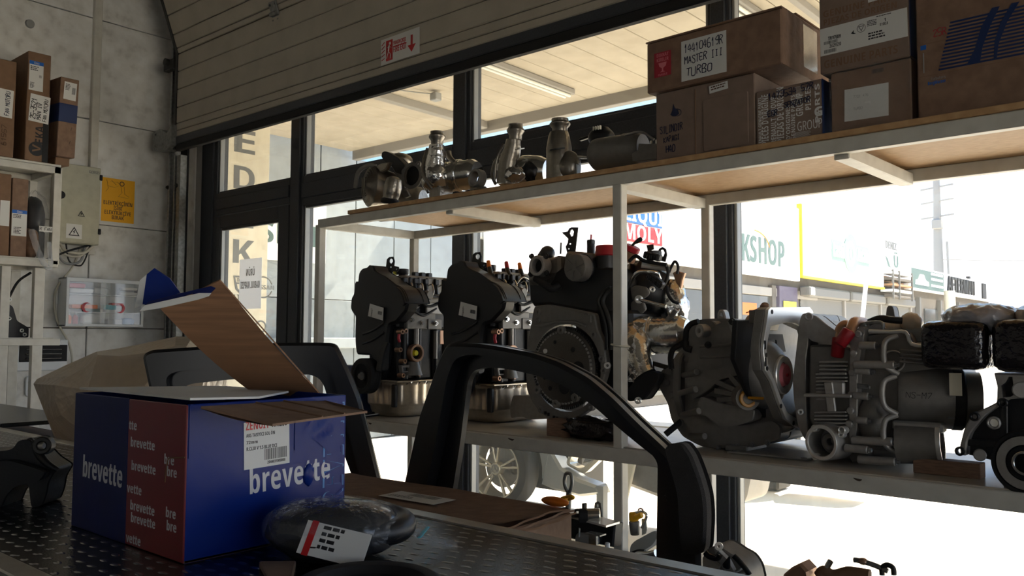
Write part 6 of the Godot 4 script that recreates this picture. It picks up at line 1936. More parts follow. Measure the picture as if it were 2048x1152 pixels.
	for k in [[Vector3(0.2,0.661,0.07), 0.6], [Vector3(0.231,0.639,0.07), 0.7], [Vector3(0.171,0.755,0.05), 0.3], [Vector3(0.205,0.748,0.05), 0.3]]:
		b.xf = Transform3D(Basis(Vector3.BACK, -k[1]), k[0])
		b.box(Vector3.ZERO, Vector3(0.045,0.03,0.03), 0.005)
		for i in 3:
			b.box(Vector3(-0.012 + i * 0.012,-0.004,0.016), Vector3(0.006,0.016,0.006), 0.001)
	part(o, "connectors", b, "black_plastic").set_meta("kind", "stuff")
	b = MB.new()
	b.tube([Vector3(0.042,0.788,0), Vector3(0.057,0.813,0), Vector3(0.091,0.838,0), Vector3(0.098,0.829,0), Vector3(0.063,0.819,0)], 0.006,7,5)
	b.tube([Vector3(0.235,0.686,0), Vector3(0.247,0.71,0), Vector3(0.264,0.73,0), Vector3(0.278,0.708,0), Vector3(0.273,0.678,0)], 0.006,7,5)
	b.tube([Vector3(0.221,0.616,0.04), Vector3(0.245,0.648,0.04), Vector3(0.255,0.682,0.04), Vector3(0.231,0.72,0.02)], 0.007,7,5)
	b.tube([Vector3(0.247,0.628,0.04), Vector3(0.257,0.591,0.04), Vector3(0.277,0.566,0.04), Vector3(0.289,0.558,0.02)], 0.007,7,5)
	b.tube([Vector3(0.078,0.738,0.06), Vector3(0.113,0.757,0.06), Vector3(0.157,0.734,0.06), Vector3(0.25,0.713,0.04)], 0.008,7,5)
	part(o, "wiring", b, "rubber").set_meta("kind", "stuff")
	part(o, "nut_ring", MB.new().ring(Vector3(0.207,0.613,0.08), Vector3(0.3,0,1), 0.006,0.012,0.014,14,0.002), "machined")
	part(o, "clip_plate", pf(V2([0.114,0.809,0.149,0.811,0.151,0.789,0.134,0.784,0.136,0.772,0.121,0.772,0.119,0.79]), -0.02,-0.016,0.001), "dark_steel")
	part(o, "coil_can", MB.new().cyl(Vector3(0.15,0.744,-0.02), Vector3(0.15,0.782,-0.02), 0.032,-1,20,0.003), "black_plastic")
	b = pf(V2([0.232,0.686,0.252,0.695,0.289,0.683,0.277,0.653,0.27,0.618,0.249,0.642]), -0.05,-0.03,0.004)
	part(o, "heat_shield", b, "copper")
	b = MB.new()
	b.ball(Vector3(0.184,0.557,-0.12), Vector3(0.06,0.105,0.06), 26,0.25,3.5,12)
	part(o, "foil_shield", b, "foil")
	# catalyst with elbow, flanged outlet and oxygen probe
	var c0 := Vector3(0.142,0.424,0.04)
	var c1 := Vector3(0.312,0.432,0)
	var ax := (c1 - c0)
	var L := ax.length()
	var prof := V2([0.0,-0.02,0.05,-0.015,0.070,0.0,0.074,0.012])
	for i in 15:
		var y := 0.02 + (L - 0.03) * i / 14.0
		prof.append(Vector2(0.074 + (0.004 if i % 2 and i > 2 else 0.0), y))
	prof.append_array(V2([0.06, L + 0.01,0.0, L + 0.02]))
	part(o, "catalyst", MB.new().spin(c0, ax, prof, 36), "bright_steel")
	b = MB.new()
	b.tube([c0 + Vector3(0.03,0.015,0.01), c0 + Vector3(-0.03,0.012,0.03), Vector3(0.152,0.387,0.12), Vector3(0.17,0.337,0.14), Vector3(0.189,0.291,0.14), Vector3(0.207,0.264,0.14)], 0.068,22,6, false, 0.05)
	part(o, "outlet_elbow", b, "foil")
	var of := Vector3(0.183,0.224,0.15)
	b = pf(V2([0.192,0.258,0.235,0.287,0.283,0.275,0.279,0.251,0.215,0.172,0.139,0.16,0.129,0.19,0.154,0.227]), 0.10,0.16,0.012, [], 0.012)
	part(o, "outlet_cap", b, "rubber", "black transit cap on the exhaust outlet")
	part(o, "outlet_flange", pf(V2([0.139,0.255,0.161,0.283,0.19,0.284,0.199,0.265,0.17,0.236,0.146,0.235]), 0.16,0.172,0.004, [], 0.006), "foil")
	part(o, "flange_nut", MB.new().bolt(Vector3(0.179,0.264,0.175), Vector3.BACK, 0.010,0.012), "dark_steel")
	part(o, "clamp_ring", MB.new().ring(c0 + ax.normalized() * 0.02, ax, 0.074,0.081,0.014,36,0.002), "bright_steel")
	var o2 := Vector3(0.253,0.479,0.05)
	b = MB.new()
	b.cyl(o2 + Vector3(-0.012,-0.03,0), o2,0.034,0.026,20,0.003)
	part(o, "probe_seat", b, "bright_steel")
	b = MB.new()
	b.cyl(o2 + Vector3(-0.006,-0.006,0), o2 + Vector3(0.02,0.022,0.0), 0.013,-1,6)
	b.cyl(o2 + Vector3(0.02,0.022,0), o2 + Vector3(0.045,0.05,0.0), 0.010,-1,12,0.002)
	part(o, "oxygen_probe", b, "cast_dark")
	part(o, "tie_ring", MB.new().ring(Vector3(0.198,0.168,0.17), Vector3(0.2,0,1), 0.006,0.014,0.014,16,0.002), "machined")
	part(o, "stay_bar", MB.new().bar(Vector3(0.196,0.319,0.1), Vector3(0.31,0.294,0.1), 0.012,0.018, Vector3.UP, 0.002), "dark_steel")
	# what it stands on
	single("wood_block", MB.new().box(Vector3(0,0.036,0), Vector3(0.115,0.072,0.16), 0.003), "pine", "square wooden block on the shelf under the flywheel engine", "wood block", shelf_at(-2.27, SHELF_TOP, -2.845), SA)
	var w := sthing("black_wrapped_part", "flat black plastic wrapped part lying under the flywheel engine", "wrapped part", -2.10, SHELF_TOP, -2.82)
	b = MB.new()
	b.ball(Vector3(0,0.045,0), Vector3(0.15,0.045,0.085), 26,0.22,3.0,15, false, 0.7)
	part(w, "wrapping", b, "wrap_black")

func gearbox_one() -> void:
	var o := sthing("gearbox", "dark gearbox with open white rimmed bell housing and pink centred converter", "gearbox", -1.5, SHELF_TOP, -3.0,0.0, "used gearboxes on the shelf")
	var b: MB
	# main case in layers from back to front
	b = pf(V2([-0.349,0.277,-0.361,0.236,-0.345,0.207,-0.313,0.158,-0.297,0.094,-0.246,0.033,-0.182,0.007,-0.156,0.001,-0.092,0.001,0.041,0.015,0.118,0.04,0.122,0.058,0.153,0.075,0.202,0.095,0.159,0.157,0.122,0.227,0.11,0.3,0.096,0.392,0.107,0.502,0.057,0.469,-0.003,0.455,-0.009,0.485,-0.073,0.492,-0.133,0.49,-0.168,0.487,-0.203,0.475,-0.226,0.448,-0.236,0.389,-0.272,0.345]), -0.25,0.10,0.02, [], 0.012)
	part(o, "case", b, "cast_dark")
	b = pf(V2([-0.175,0.39,-0.163,0.443,-0.141,0.47,-0.084,0.484,-0.062,0.461,-0.054,0.417,-0.042,0.394,0.007,0.391,0.125,0.414,0.118,0.374,0.125,0.303,0.065,0.292,0.006,0.278,-0.056,0.261,-0.087,0.232,-0.136,0.201,-0.172,0.181,-0.2,0.255,-0.182,0.332]), 0.05,0.16,0.014, [], 0.012)
	part(o, "front_case", b, "cast_dark")
	b = pf(V2([-0.118,0.199,-0.046,0.177,0.073,0.168,0.096,0.16,0.088,0.124,0.034,0.103,-0.03,0.091,-0.067,0.104,-0.087,0.127,-0.14,0.131]), 0.10,0.185,0.012, [], 0.01)
	part(o, "lower_web", b, "cast_dark")
	b = pf(V2([-0.234,0.1,-0.104,0.124,-0.063,0.093,0.018,0.096,0.135,0.122,0.164,0.099,0.156,0.056,0.086,0.029,-0.043,0.01,-0.106,0.003,-0.131,0.021,-0.19,0.05]), 0.02,0.12,0.014, [], 0.012)
	part(o, "lower_case", b, "cast_dark")
	b = pf(V2([-0.052,0.465,0.013,0.483,0.051,0.464,0.056,0.417,0.04,0.402,-0.036,0.395,-0.046,0.417]), 0.14,0.19,0.014, [], 0.012)
	part(o, "bulge", b, "cast_dark")
	b = pf(V2([0.022,0.452,0.082,0.468,0.113,0.501,0.121,0.483,0.105,0.446,0.042,0.417]), 0.0,0.14,0.006)
	part(o, "shoulder", b, "cast_dark")
	# ribs fanning into the axle opening
	var ya := Vector3(0.089,0.202,0.2)
	for p in V2([-0.069,0.254,-0.076,0.22,-0.066,0.187,-0.014,0.281,-0.025,0.171]):
		part(o, "fan_rib", MB.new().bar(Vector3(p.x, p.y, 0.155), ya + Vector3(-0.045, (p.y - ya.y) * 0.3,-0.035), 0.008,0.02, Vector3.UP, 0.002), "cast_dark")
	for k in [Vector3(-0.121,0.386,0.18), Vector3(-0.121,0.345,0.18)]:
		part(o, "long_rib", MB.new().tube([k, k + Vector3(0.10,0.004,0.012), k + Vector3(0.22,0.03,0.01)], 0.005,6,4), "cast_dark")
	part(o, "axle_neck", MB.new().cyl(ya + Vector3(-0.06,0,-0.08), ya + Vector3(-0.008,0,0.0), 0.055,0.042,28), "cast_dark")
	part(o, "yellow_plug", MB.new().ring(ya + Vector3(-0.012,0,-0.005), Vector3(0.8,0,0.75), 0.020,0.032,0.012,24,0.002), "amber_plastic", "yellow transit plug in the axle opening")
	part(o, "plug_tab", MB.new().box(ya + Vector3(0.03,0.004,0.016), Vector3(0.06,0.010,0.008), 0.002), "amber_plastic")
	# bell housing flange on the right
	var fx := 0.215
	b = ps(V2([0.308,0.513,0.289,0.522,-0.031,0.532,-0.058,0.518,-0.115,0.373,-0.107,0.188,0.03,0.084,0.085,0.099,0.185,0.137,0.238,0.2,0.286,0.267,0.337,0.309,0.349,0.375,0.341,0.414,0.321,0.469]), fx - 0.012, fx, 0.001, [V2([0.291,0.458,0.162,0.472,0.1,0.471,-0.028,0.447,-0.078,0.364,-0.072,0.208,0.046,0.115,0.169,0.157,0.218,0.204,0.267,0.271,0.314,0.315,0.327,0.375,0.315,0.414])])
	part(o, "bell_flange", b, "machined")
	b = ps(V2([0.308,0.513,0.289,0.522,-0.031,0.532,-0.058,0.518,-0.115,0.373,-0.107,0.188,0.03,0.084,0.085,0.099,0.185,0.137,0.238,0.2,0.286,0.267,0.337,0.309,0.349,0.375,0.341,0.414,0.321,0.469]), fx - 0.05, fx - 0.013,0.004, [V2([0.291,0.458,0.162,0.472,0.1,0.471,-0.028,0.447,-0.078,0.364,-0.072,0.208,0.046,0.115,0.169,0.157,0.218,0.204,0.267,0.271,0.314,0.315,0.327,0.375,0.315,0.414]), V2([0.294,0.478,0.282,0.506,0.022,0.516,0.006,0.483,0.099,0.487,0.181,0.487])])
	part(o, "bell_rim", b, "cast_dark")
	for p in V2([0.282,0.506,0.331,0.36,0.325,0.315,0.223,0.184,0.125,0.119]):
		part(o, "flange_hole", MB.new().cyl(Vector3(fx - 0.001, p.y, p.x), Vector3(fx + 0.0012, p.y, p.x), 0.008,-1,14), "rubber")
	for p in V2([0.338,0.394,0.336,0.337]):
		part(o, "flange_slot", MB.new().box(Vector3(fx, p.y, p.x), Vector3(0.003,0.03,0.012), 0.001), "rubber")
	for i in 5:
		var p := V2([0.259,0.492,0.213,0.493,0.165,0.495,0.116,0.496,0.065,0.497])[i]
		part(o, "bell_rib", MB.new().box(Vector3(fx - 0.05, p.y, p.x), Vector3(0.09,0.045,0.005), 0.001), "cast_dark")
	part(o, "bell_back", ps(V2([0.309,0.478,-0.03,0.491,-0.078,0.364,-0.072,0.208,0.072,0.108,0.23,0.222,0.328,0.343]), 0.08,0.10,0.003), "rubber")
	var tc := Vector3(0.19,0.286,0.105)
	part(o, "torque_converter", MB.new().spin(tc + Vector3(-0.12,0,0), Vector3.RIGHT, V2([0.0,0.0,0.125,0.0,0.128,0.02,0.122,0.05,0.10,0.075,0.075,0.09,0.072,0.098,0.0,0.098]), 44), "cast_dark")
	part(o, "converter_ring", MB.new().ring(tc + Vector3(-0.026,0,0), Vector3.RIGHT, 0.046,0.07,0.014,36,0.003), "machined")
	part(o, "pink_cap", MB.new().cyl(tc + Vector3(-0.024,0,0), tc + Vector3(-0.006,0,0), 0.042,0.038,28,0.003), "pink_plastic")
	part(o, "cap_pip", MB.new().cyl(tc + Vector3(-0.008,0,0), tc + Vector3(0.0,0,0), 0.006,-1,10), "red_plastic")
	# bosses, eye, plates
	part(o, "round_boss", MB.new().ring(Vector3(-0.098,0.443,0.13), Vector3(-0.45,0.0,1), 0.008,0.026,0.06,22,0.003), "cast_alu")
	part(o, "flat_ear", pf(V2([0.074,0.403,0.086,0.41,0.101,0.412,0.105,0.396,0.095,0.381,0.085,0.367,0.071,0.363]), 0.165,0.185,0.003, [V2([0.082,0.396,0.089,0.403,0.097,0.396,0.093,0.385,0.083,0.385])]), "cast_alu")
	part(o, "lifting_eye", pf(V2([-0.093,0.485,-0.093,0.51,-0.086,0.524,-0.072,0.525,-0.063,0.516,-0.057,0.493,-0.058,0.485]), 0.06,0.10,0.005, [V2([-0.083,0.501,-0.08,0.512,-0.072,0.512,-0.068,0.497])], 0.004), "cast_alu")
	part(o, "cable_bracket", MB.new().bar(Vector3(0.014,0.48,0.2), Vector3(0.054,0.415,0.22), 0.022,0.006, Vector3.BACK, 0.001), "galvanized")
	for p in [Vector3(0.03,0.476,0.21), Vector3(0.063,0.417,0.23), Vector3(-0.074,0.391,0.2)]:
		part(o, "bolt", MB.new().bolt(p, Vector3.BACK, 0.009,0.012), "dark_steel")
	for k in [[Vector3(-0.219,0.204,0.17), Vector3(-0.128,0.226,0.2)], [Vector3(-0.207,0.123,0.17), Vector3(-0.116,0.146,0.2)], [Vector3(-0.213,0.272,0.15), Vector3(-0.135,0.289,0.18)], [Vector3(-0.217,0.331,0.12), Vector3(-0.157,0.342,0.14)], [Vector3(-0.196,0.041,0.13), Vector3(-0.115,0.05,0.16)]]:
		part(o, "case_boss", MB.new().cyl(k[0], k[1], 0.011,0.013,12,0.002), "cast_dark")
	part(o, "end_flange", ps(V2([-0.2,0.1,0.1,0.1,0.14,0.2,0.13,0.34,0.0,0.42,-0.2,0.4]), -0.27,-0.235,0.006, [], 0.02), "cast_dark")
	for p in V2([-0.315,0.285,-0.325,0.239,-0.302,0.191,-0.275,0.143,-0.262,0.086]):
		part(o, "edge_boss", MB.new().cyl(Vector3(p.x + 0.01, p.y, -0.05), Vector3(p.x + 0.01, p.y, 0.11), 0.014,-1,12,0.003), "cast_dark")
	for p in V2([-0.08,0.007,-0.003,0.019,0.056,0.03,0.114,0.042]):
		part(o, "pan_bolt", MB.new().bolt(Vector3(p.x, p.y, 0.12), Vector3.BACK, 0.007,0.008), "galvanized")
	# hose, lever, tied label wire
	part(o, "breather_hose", MB.new().tube([Vector3(-0.144,0.479,0.15), Vector3(-0.176,0.47,0.15), Vector3(-0.19,0.447,0.16), Vector3(-0.195,0.409,0.16), Vector3(-0.215,0.393,0.16), Vector3(-0.242,0.374,0.17), Vector3(-0.255,0.341,0.17), Vector3(-0.251,0.297,0.17)], 0.011,9,6), "rubber")
	part(o, "hose_branch", MB.new().tube([Vector3(-0.195,0.405,0.16), Vector3(-0.193,0.38,0.16), Vector3(-0.167,0.371,0.16)], 0.013,9,5), "rubber")
	part(o, "drain_lever", MB.new().tube([Vector3(-0.287,0.042,0.16), Vector3(-0.267,0.065,0.14), Vector3(-0.253,0.09,0.1)], 0.012,10,4), "rubber")
	part(o, "support_foot", MB.new().box(Vector3(0.0,0.012,0.06), Vector3(0.09,0.024,0.16), 0.004), "cast_dark")
	part(o, "wire_knot", MB.new().ball(Vector3(0.168,0.523,0.24), Vector3(0.018,0.018,0.018), 12,0.4,4.0,3), "carton_dark")
	part(o, "wire_end", MB.new().tube([Vector3(0.164,0.527,0.24), Vector3(0.137,0.515,0.25), Vector3(0.108,0.505,0.26)], 0.002,5,3), "carton_dark")
	part(o, "pipe_bend", MB.new().tube([Vector3(0.013,0.462,0.05), Vector3(0.017,0.485,0.05), Vector3(0.029,0.49,0.04), Vector3(0.043,0.485,0.02)], 0.017,10,5), "copper")
	var pl := sthing("gasket_plate", "thin grey metal cover plate lying flat under the open gearbox", "plate", -1.36, SHELF_TOP, -2.92)
	part(pl, "plate", MB.new().box(Vector3(0,0.004,0), Vector3(0.30,0.006,0.22), 0.002), "cast_alu")
	for k in [[-0.13,-0.09], [0.13,-0.09], [-0.13,0.09], [0.13,0.09], [0,0.09]]:
		part(pl, "hole_rim", MB.new().ring(Vector3(k[0], 0.006, k[1]), Vector3.UP, 0.005,0.010,0.003,12), "cast_dark")

func gearbox_two() -> void:
	var o := sthing("automatic_gearbox", "finned grey gearbox with red capped pipes and open starter tube, right of the bell housing", "gearbox", -1.0, SHELF_TOP, -3.0,0.0, "used gearboxes on the shelf")
	var b: MB
	b = pf(V2([-0.287,0.375,-0.266,0.499,-0.237,0.504,-0.209,0.484,-0.156,0.439,-0.108,0.432,-0.071,0.454,0.008,0.465,0.071,0.453,0.09,0.445,0.104,0.403,0.165,0.397,0.185,0.378,0.196,0.331,0.219,0.311,0.215,0.162,0.193,0.145,0.064,0.128,0.046,0.024,-0.1,0.003,-0.203,0.001,-0.252,0.026,-0.287,0.11,-0.304,0.215]), -0.22,0.06,0.016, [], 0.01)
	part(o, "case", b, "cast_alu")
	# left flange
	b = pf(V2([-0.255,0.393,-0.243,0.48,-0.234,0.502,-0.212,0.504,-0.204,0.49,-0.197,0.445,-0.215,0.425,-0.227,0.342,-0.229,0.222,-0.227,0.154,-0.221,0.069,-0.234,0.07,-0.256,0.118,-0.269,0.203,-0.272,0.272]), -0.1,0.155,0.008, [], 0.008)
	part(o, "bell_flange", b, "cast_alu")
	b = pf(V2([-0.215,0.428,-0.209,0.479,-0.194,0.499,-0.177,0.489,-0.145,0.461,-0.1,0.431,-0.094,0.405,-0.138,0.394,-0.198,0.408]), 0.08,0.17,0.014, [], 0.01)
	part(o, "bell_shoulder", b, "cast_alu")
	part(o, "flange_ear", MB.new().ring(Vector3(-0.2,0.49,0.18), Vector3(0.4,0,1), 0.007,0.014,0.05,16,0.003), "cast_alu")
	# finned side
	b = pf(V2([-0.212,0.394,-0.102,0.398,-0.062,0.379,-0.064,0.116,-0.085,0.082,-0.186,0.09,-0.22,0.138]), 0.05,0.155,0.008, [], 0.01)
	part(o, "side_case", b, "cast_dark")
	for i in 4:
		part(o, "fin", MB.new().bar(Vector3(-0.16,0.337,0.19) + Vector3(0,-i * 0.0125,0), Vector3(-0.069,0.339,0.19) + Vector3(0,-i * 0.0125,0), 0.02,0.006, Vector3.UP, 0.002), "cast_alu")
	for i in 8:
		part(o, "fin", MB.new().bar(Vector3(-0.173,0.296,0.19) + Vector3(0,-i * 0.012,0), (Vector3(-0.133,0.298,0.19) if i > 2 else Vector3(-0.07,0.3,0.19)) + Vector3(0,-i * 0.012,0), 0.02,0.006, Vector3.UP, 0.002), "cast_alu")
	for i in 5:
		part(o, "fin", MB.new().bar(Vector3(-0.18,0.168,0.19) + Vector3(0,-i * 0.012,0), Vector3(-0.072,0.175,0.19) + Vector3(0,-i * 0.012,0), 0.02,0.006, Vector3.UP, 0.002), "cast_alu")
	part(o, "cross_rib", MB.new().bar(Vector3(-0.209,0.224,0.2), Vector3(-0.048,0.229,0.2), 0.03,0.012, Vector3.UP, 0.003), "cast_alu")
	part(o, "upright_rib", MB.new().bar(Vector3(-0.128,0.271,0.2), Vector3(-0.118,0.173,0.2), 0.012,0.03, Vector3.RIGHT, 0.003), "cast_alu")
	part(o, "flat_panel", MB.new().box(Vector3(-0.102,0.249,0.19), Vector3(0.05,0.05,0.02), 0.006), "cast_alu")
	# joint band
	b = pf(V2([-0.058,0.412,-0.044,0.444,-0.021,0.457,-0.012,0.444,-0.026,0.379,-0.041,0.281,-0.044,0.134,-0.055,0.053,-0.068,0.084,-0.064,0.28]), 0.03,0.185,0.007, [], 0.006)
	part(o, "joint_band", b, "cast_alu")
	for p in V2([-0.029,0.431,-0.045,0.369,-0.051,0.305,-0.056,0.232,-0.059,0.18,-0.064,0.137]):
		part(o, "joint_boss", MB.new().cyl(Vector3(p.x, p.y, 0.12), Vector3(p.x, p.y, 0.20), 0.012,-1,12,0.003), "cast_alu")
	for k in [[Vector3(-0.025,0.394,0.2), Vector3(0.029,0.394,0.2), 0.013], [Vector3(-0.039,0.332,0.21), Vector3(0.089,0.334,0.21), 0.013], [Vector3(-0.04,0.311,0.2), Vector3(0.011,0.31,0.2), 0.011], [Vector3(-0.045,0.231,0.2), Vector3(0.003,0.23,0.2), 0.012], [Vector3(-0.04,0.152,0.2), Vector3(-0.002,0.151,0.2), 0.011], [Vector3(-0.05,0.087,0.21), Vector3(0.078,0.092,0.21), 0.014], [Vector3(-0.07,0.061,0.22), Vector3(0.004,0.061,0.22), 0.013], [Vector3(-0.036,0.026,0.2), Vector3(0.082,0.029,0.2), 0.014]]:
		part(o, "long_boss", MB.new().cyl(k[0], k[1], k[2], -1,14,0.003), "cast_alu")
		part(o, "bolt", MB.new().bolt(k[1], Vector3.RIGHT, 0.007,0.009), "galvanized")
	part(o, "wire_bracket", pf(V2([-0.039,0.269,-0.005,0.268,0.001,0.262,0.001,0.254,-0.007,0.251,-0.039,0.253]), 0.18,0.186,0.001, [V2([-0.007,0.263,-0.003,0.263,-0.003,0.258,-0.007,0.258])]), "galvanized")
	# middle case with its arches
	b = pf(V2([-0.033,0.425,0.112,0.438,0.129,0.397,0.211,0.382,0.215,0.327,0.091,0.309,0.074,0.253,0.072,0.141,0.067,0.054,-0.04,0.052,-0.051,0.132,-0.044,0.313]), 0.0,0.14,0.014, [], 0.01)
	part(o, "middle_case", b, "cast_dark")
	for y in [[Vector3(0.072,0.364,0.19)], [Vector3(0.065,0.237,0.19)], [Vector3(0.066,0.114,0.19)]]:
		part(o, "arch_rib", MB.new().tube([y[0] + Vector3(0.02,0.062,0.0), y[0] + Vector3(-0.012,0.04,0.02), y[0] + Vector3(-0.012,-0.03,0.022), y[0] + Vector3(0.02,-0.06,0.0)], 0.009,8,5), "cast_alu")
	part(o, "case_panel", MB.new().ball(Vector3(-0.001,0.15,0.14), Vector3(0.055,0.08,0.05), 18), "cast_dark")
	part(o, "case_rim", MB.new().tube([Vector3(0.007,0.441,0.2), Vector3(0.073,0.438,0.2), Vector3(0.121,0.436,0.2), Vector3(0.137,0.4,0.2), Vector3(0.193,0.391,0.2), Vector3(0.213,0.373,0.2), Vector3(0.222,0.332,0.2)], 0.006,8,3), "machined")
	for i in 4:
		part(o, "case_ridge", MB.new().bar(Vector3(0.099,0.381,0.19) + Vector3(0,-i * 0.012,0), Vector3(0.205,0.373,0.19) + Vector3(0,-i * 0.012,0), 0.02,0.007, Vector3.UP, 0.002), "cast_dark")
	part(o, "bore_ring", MB.new().ring(Vector3(0.06,0.344,0.15), Vector3(0.5,0,1), 0.03,0.036,0.03,28,0.002), "cast_alu")
	# electric motor and starter tube
	var m0 := Vector3(0.054,0.228,0.1)
	var m1 := Vector3(0.248,0.222,0.02)
	part(o, "motor", MB.new().spin(m0, m1 - m0, PackedVector2Array([Vector2(0.0,0.0), Vector2(0.090,0.0), Vector2(0.096,0.01), Vector2(0.096,0.17), Vector2(0.09,0.19), Vector2(0.09,0.24), Vector2(0.084, m0.distance_to(m1)), Vector2(0, m0.distance_to(m1))]), 40), "cast_dark")
	part(o, "motor_end", MB.new().ring(m1 + (m0 - m1).normalized() * 0.05, m1 - m0,0.085,0.098,0.035,36,0.004), "rubber")
	for i in 3:
		part(o, "motor_rod", MB.new().cyl(m1 + (m0 - m1) * 0.18 + Vector3(0,0.03 - i * 0.04,0.085), m1 + Vector3(0,0.03 - i * 0.04,0.075), 0.006), "galvanized")
	sheet(o, "motor_label", Transform3D(Basis(Vector3.UP, 0.32), Vector3(0.243,0.276,0.135)), 0.035,0.07, "cream_board")
	handwriting(o, "NS-M7", Transform3D(Basis(Vector3.UP, 0.15), Vector3(0.12,0.241,0.21)), 0.018,0.015,0.0016, "ink_black", 4)
	var s0 := Vector3(0.075,0.081,0.16)
	var s1 := Vector3(0.201,0.09,0.14)
	part(o, "starter_tube", MB.new().spin(s0, s1 - s0, PackedVector2Array([Vector2(0.0,0.0), Vector2(0.062,0.0), Vector2(0.062, s0.distance_to(s1)), Vector2(0.055, s0.distance_to(s1)), Vector2(0.052, s0.distance_to(s1) - 0.06), Vector2(0.0, s0.distance_to(s1) - 0.06)]), 36), "cast_dark")
	part(o, "tube_rim", MB.new().ring(s1 - (s1 - s0).normalized() * 0.012, s1 - s0,0.055,0.064,0.014,40,0.002), "machined")
	part(o, "tube_saddle", MB.new().box((s0 + s1) * 0.5 + Vector3(0,0.055,0.0), Vector3(0.15,0.03,0.05), 0.006), "cast_alu")
	# open axle mouth facing the room
	var am := Vector3(-0.124,0.074,0.24)
	b = MB.new()
	b.spin(am + Vector3(0,0,-0.10), Vector3(-0.15,0,1), V2([0.0,0.03,0.044,0.03,0.046,0.088,0.05,0.10,0.058,0.10,0.06,0.095,0.062,0.0]), 40)
	part(o, "axle_mouth", b, "cast_alu")
	part(o, "mouth_rim", MB.new().ring(am + Vector3(-0.015,0,-0.004), Vector3(-0.15,0,1), 0.046,0.058,0.008,40,0.002), "machined")
	part(o, "axle_splines", MB.new().ring(am + Vector3(0,0,-0.07), Vector3(-0.15,0,1), 0.012,0.03,0.03,20,0.003), "cast_dark")
	for p in [Vector3(-0.162,0.118,0.235), Vector3(-0.074,0.105,0.235), Vector3(-0.16,0.024,0.235)]:
		part(o, "mouth_ear", MB.new().ring(p + Vector3(0,0,-0.02), Vector3(-0.15,0,1), 0.005,0.012,0.022,16,0.002), "machined")
	part(o, "small_port", MB.new().ring(Vector3(-0.066,0.12,0.22), Vector3(-0.1,0,1), 0.008,0.013,0.03,18,0.002), "machined")
	part(o, "flange_port", MB.new().ring(Vector3(-0.231,0.166,0.18), Vector3(0.2,0,1), 0.005,0.010,0.02,14,0.001), "machined")
	# red capped pipes and the parts on top
	for k in [[Vector3(-0.104,0.408,0.16), Vector3(-0.104,0.445,0.15), Vector3(-0.096,0.462,0.13), Vector3(-0.098,0.459,0.08), Vector3(-0.01,-0.055,0.0)], [Vector3(-0.054,0.431,0.2), Vector3(-0.054,0.455,0.18), Vector3(-0.055,0.472,0.15), Vector3(-0.054,0.471,0.08), Vector3(-0.028,-0.036,0.02)]]:
		part(o, "cooler_pipe", MB.new().tube([k[0], k[1], k[2], k[3]], 0.018,12,5), "copper")
		part(o, "red_cap", MB.new().cyl(k[0] + Vector3(0,0.012,0), k[0] + k[4], 0.023,0.021,18,0.004), "red_cap")
	part(o, "selector_cover", pf(V2([-0.05,0.442,-0.047,0.465,-0.017,0.475,0.022,0.47,0.028,0.451,0.096,0.445,0.087,0.432,-0.041,0.432]), 0.0,0.14,0.008, [], 0.008), "cast_alu")
	part(o, "lifting_eye", pf(V2([0.008,0.469,0.014,0.519,0.019,0.527,0.03,0.527,0.035,0.517,0.039,0.488,0.066,0.481,0.075,0.465]), 0.0,0.05,0.006, [V2([0.025,0.499,0.028,0.514,0.033,0.492])], 0.006), "cast_dark")
	part(o, "selector_shaft", MB.new().tube([Vector3(-0.013,0.47,0.14), Vector3(0.022,0.482,0.14), Vector3(0.063,0.477,0.14), Vector3(0.088,0.475,0.13)], 0.012,9,4), "iron_black")
	part(o, "staple_pipe", MB.new().tube([Vector3(-0.012,0.458,0.18), Vector3(-0.006,0.467,0.18), Vector3(0.036,0.469,0.18), Vector3(0.045,0.457,0.18), Vector3(0.043,0.444,0.18)], 0.006,8,3), "galvanized")
	part(o, "dome_cover", MB.new().ball(Vector3(0.031,0.442,0.05), Vector3(0.062,0.036,0.06), 22), "cast_alu")
	part(o, "valve_box", MB.new().box(Vector3(0.116,0.427,0.08), Vector3(0.058,0.05,0.05), 0.006), "gray_plastic")
	part(o, "wrapped_sensor", MB.new().ball(Vector3(0.101,0.47,0.08), Vector3(0.036,0.032,0.034), 22,0.15,4.0,9), "milk_film")
	part(o, "amber_disc", MB.new().cyl(Vector3(0.133,0.426,0.04), Vector3(0.132,0.426,0.03), 0.022,-1,20), "copper")
	part(o, "top_ledge", MB.new().box(Vector3(0.13,0.398,0.07), Vector3(0.10,0.014,0.10), 0.004), "cast_alu")
	part(o, "support_foot", pf(V2([-0.111,0.034,-0.035,0.042,-0.039,0.007,-0.085,0.001]), -0.1,0.12,0.006), "cast_dark")
	single("pine_batten", MB.new().box(Vector3(0,0.023,0), Vector3(0.19,0.046,0.055), 0.002), "pine", "short planed pine batten lying on the shelf edge under the starter tube", "wood block", shelf_at(-0.775, SHELF_TOP, -2.835), SA)

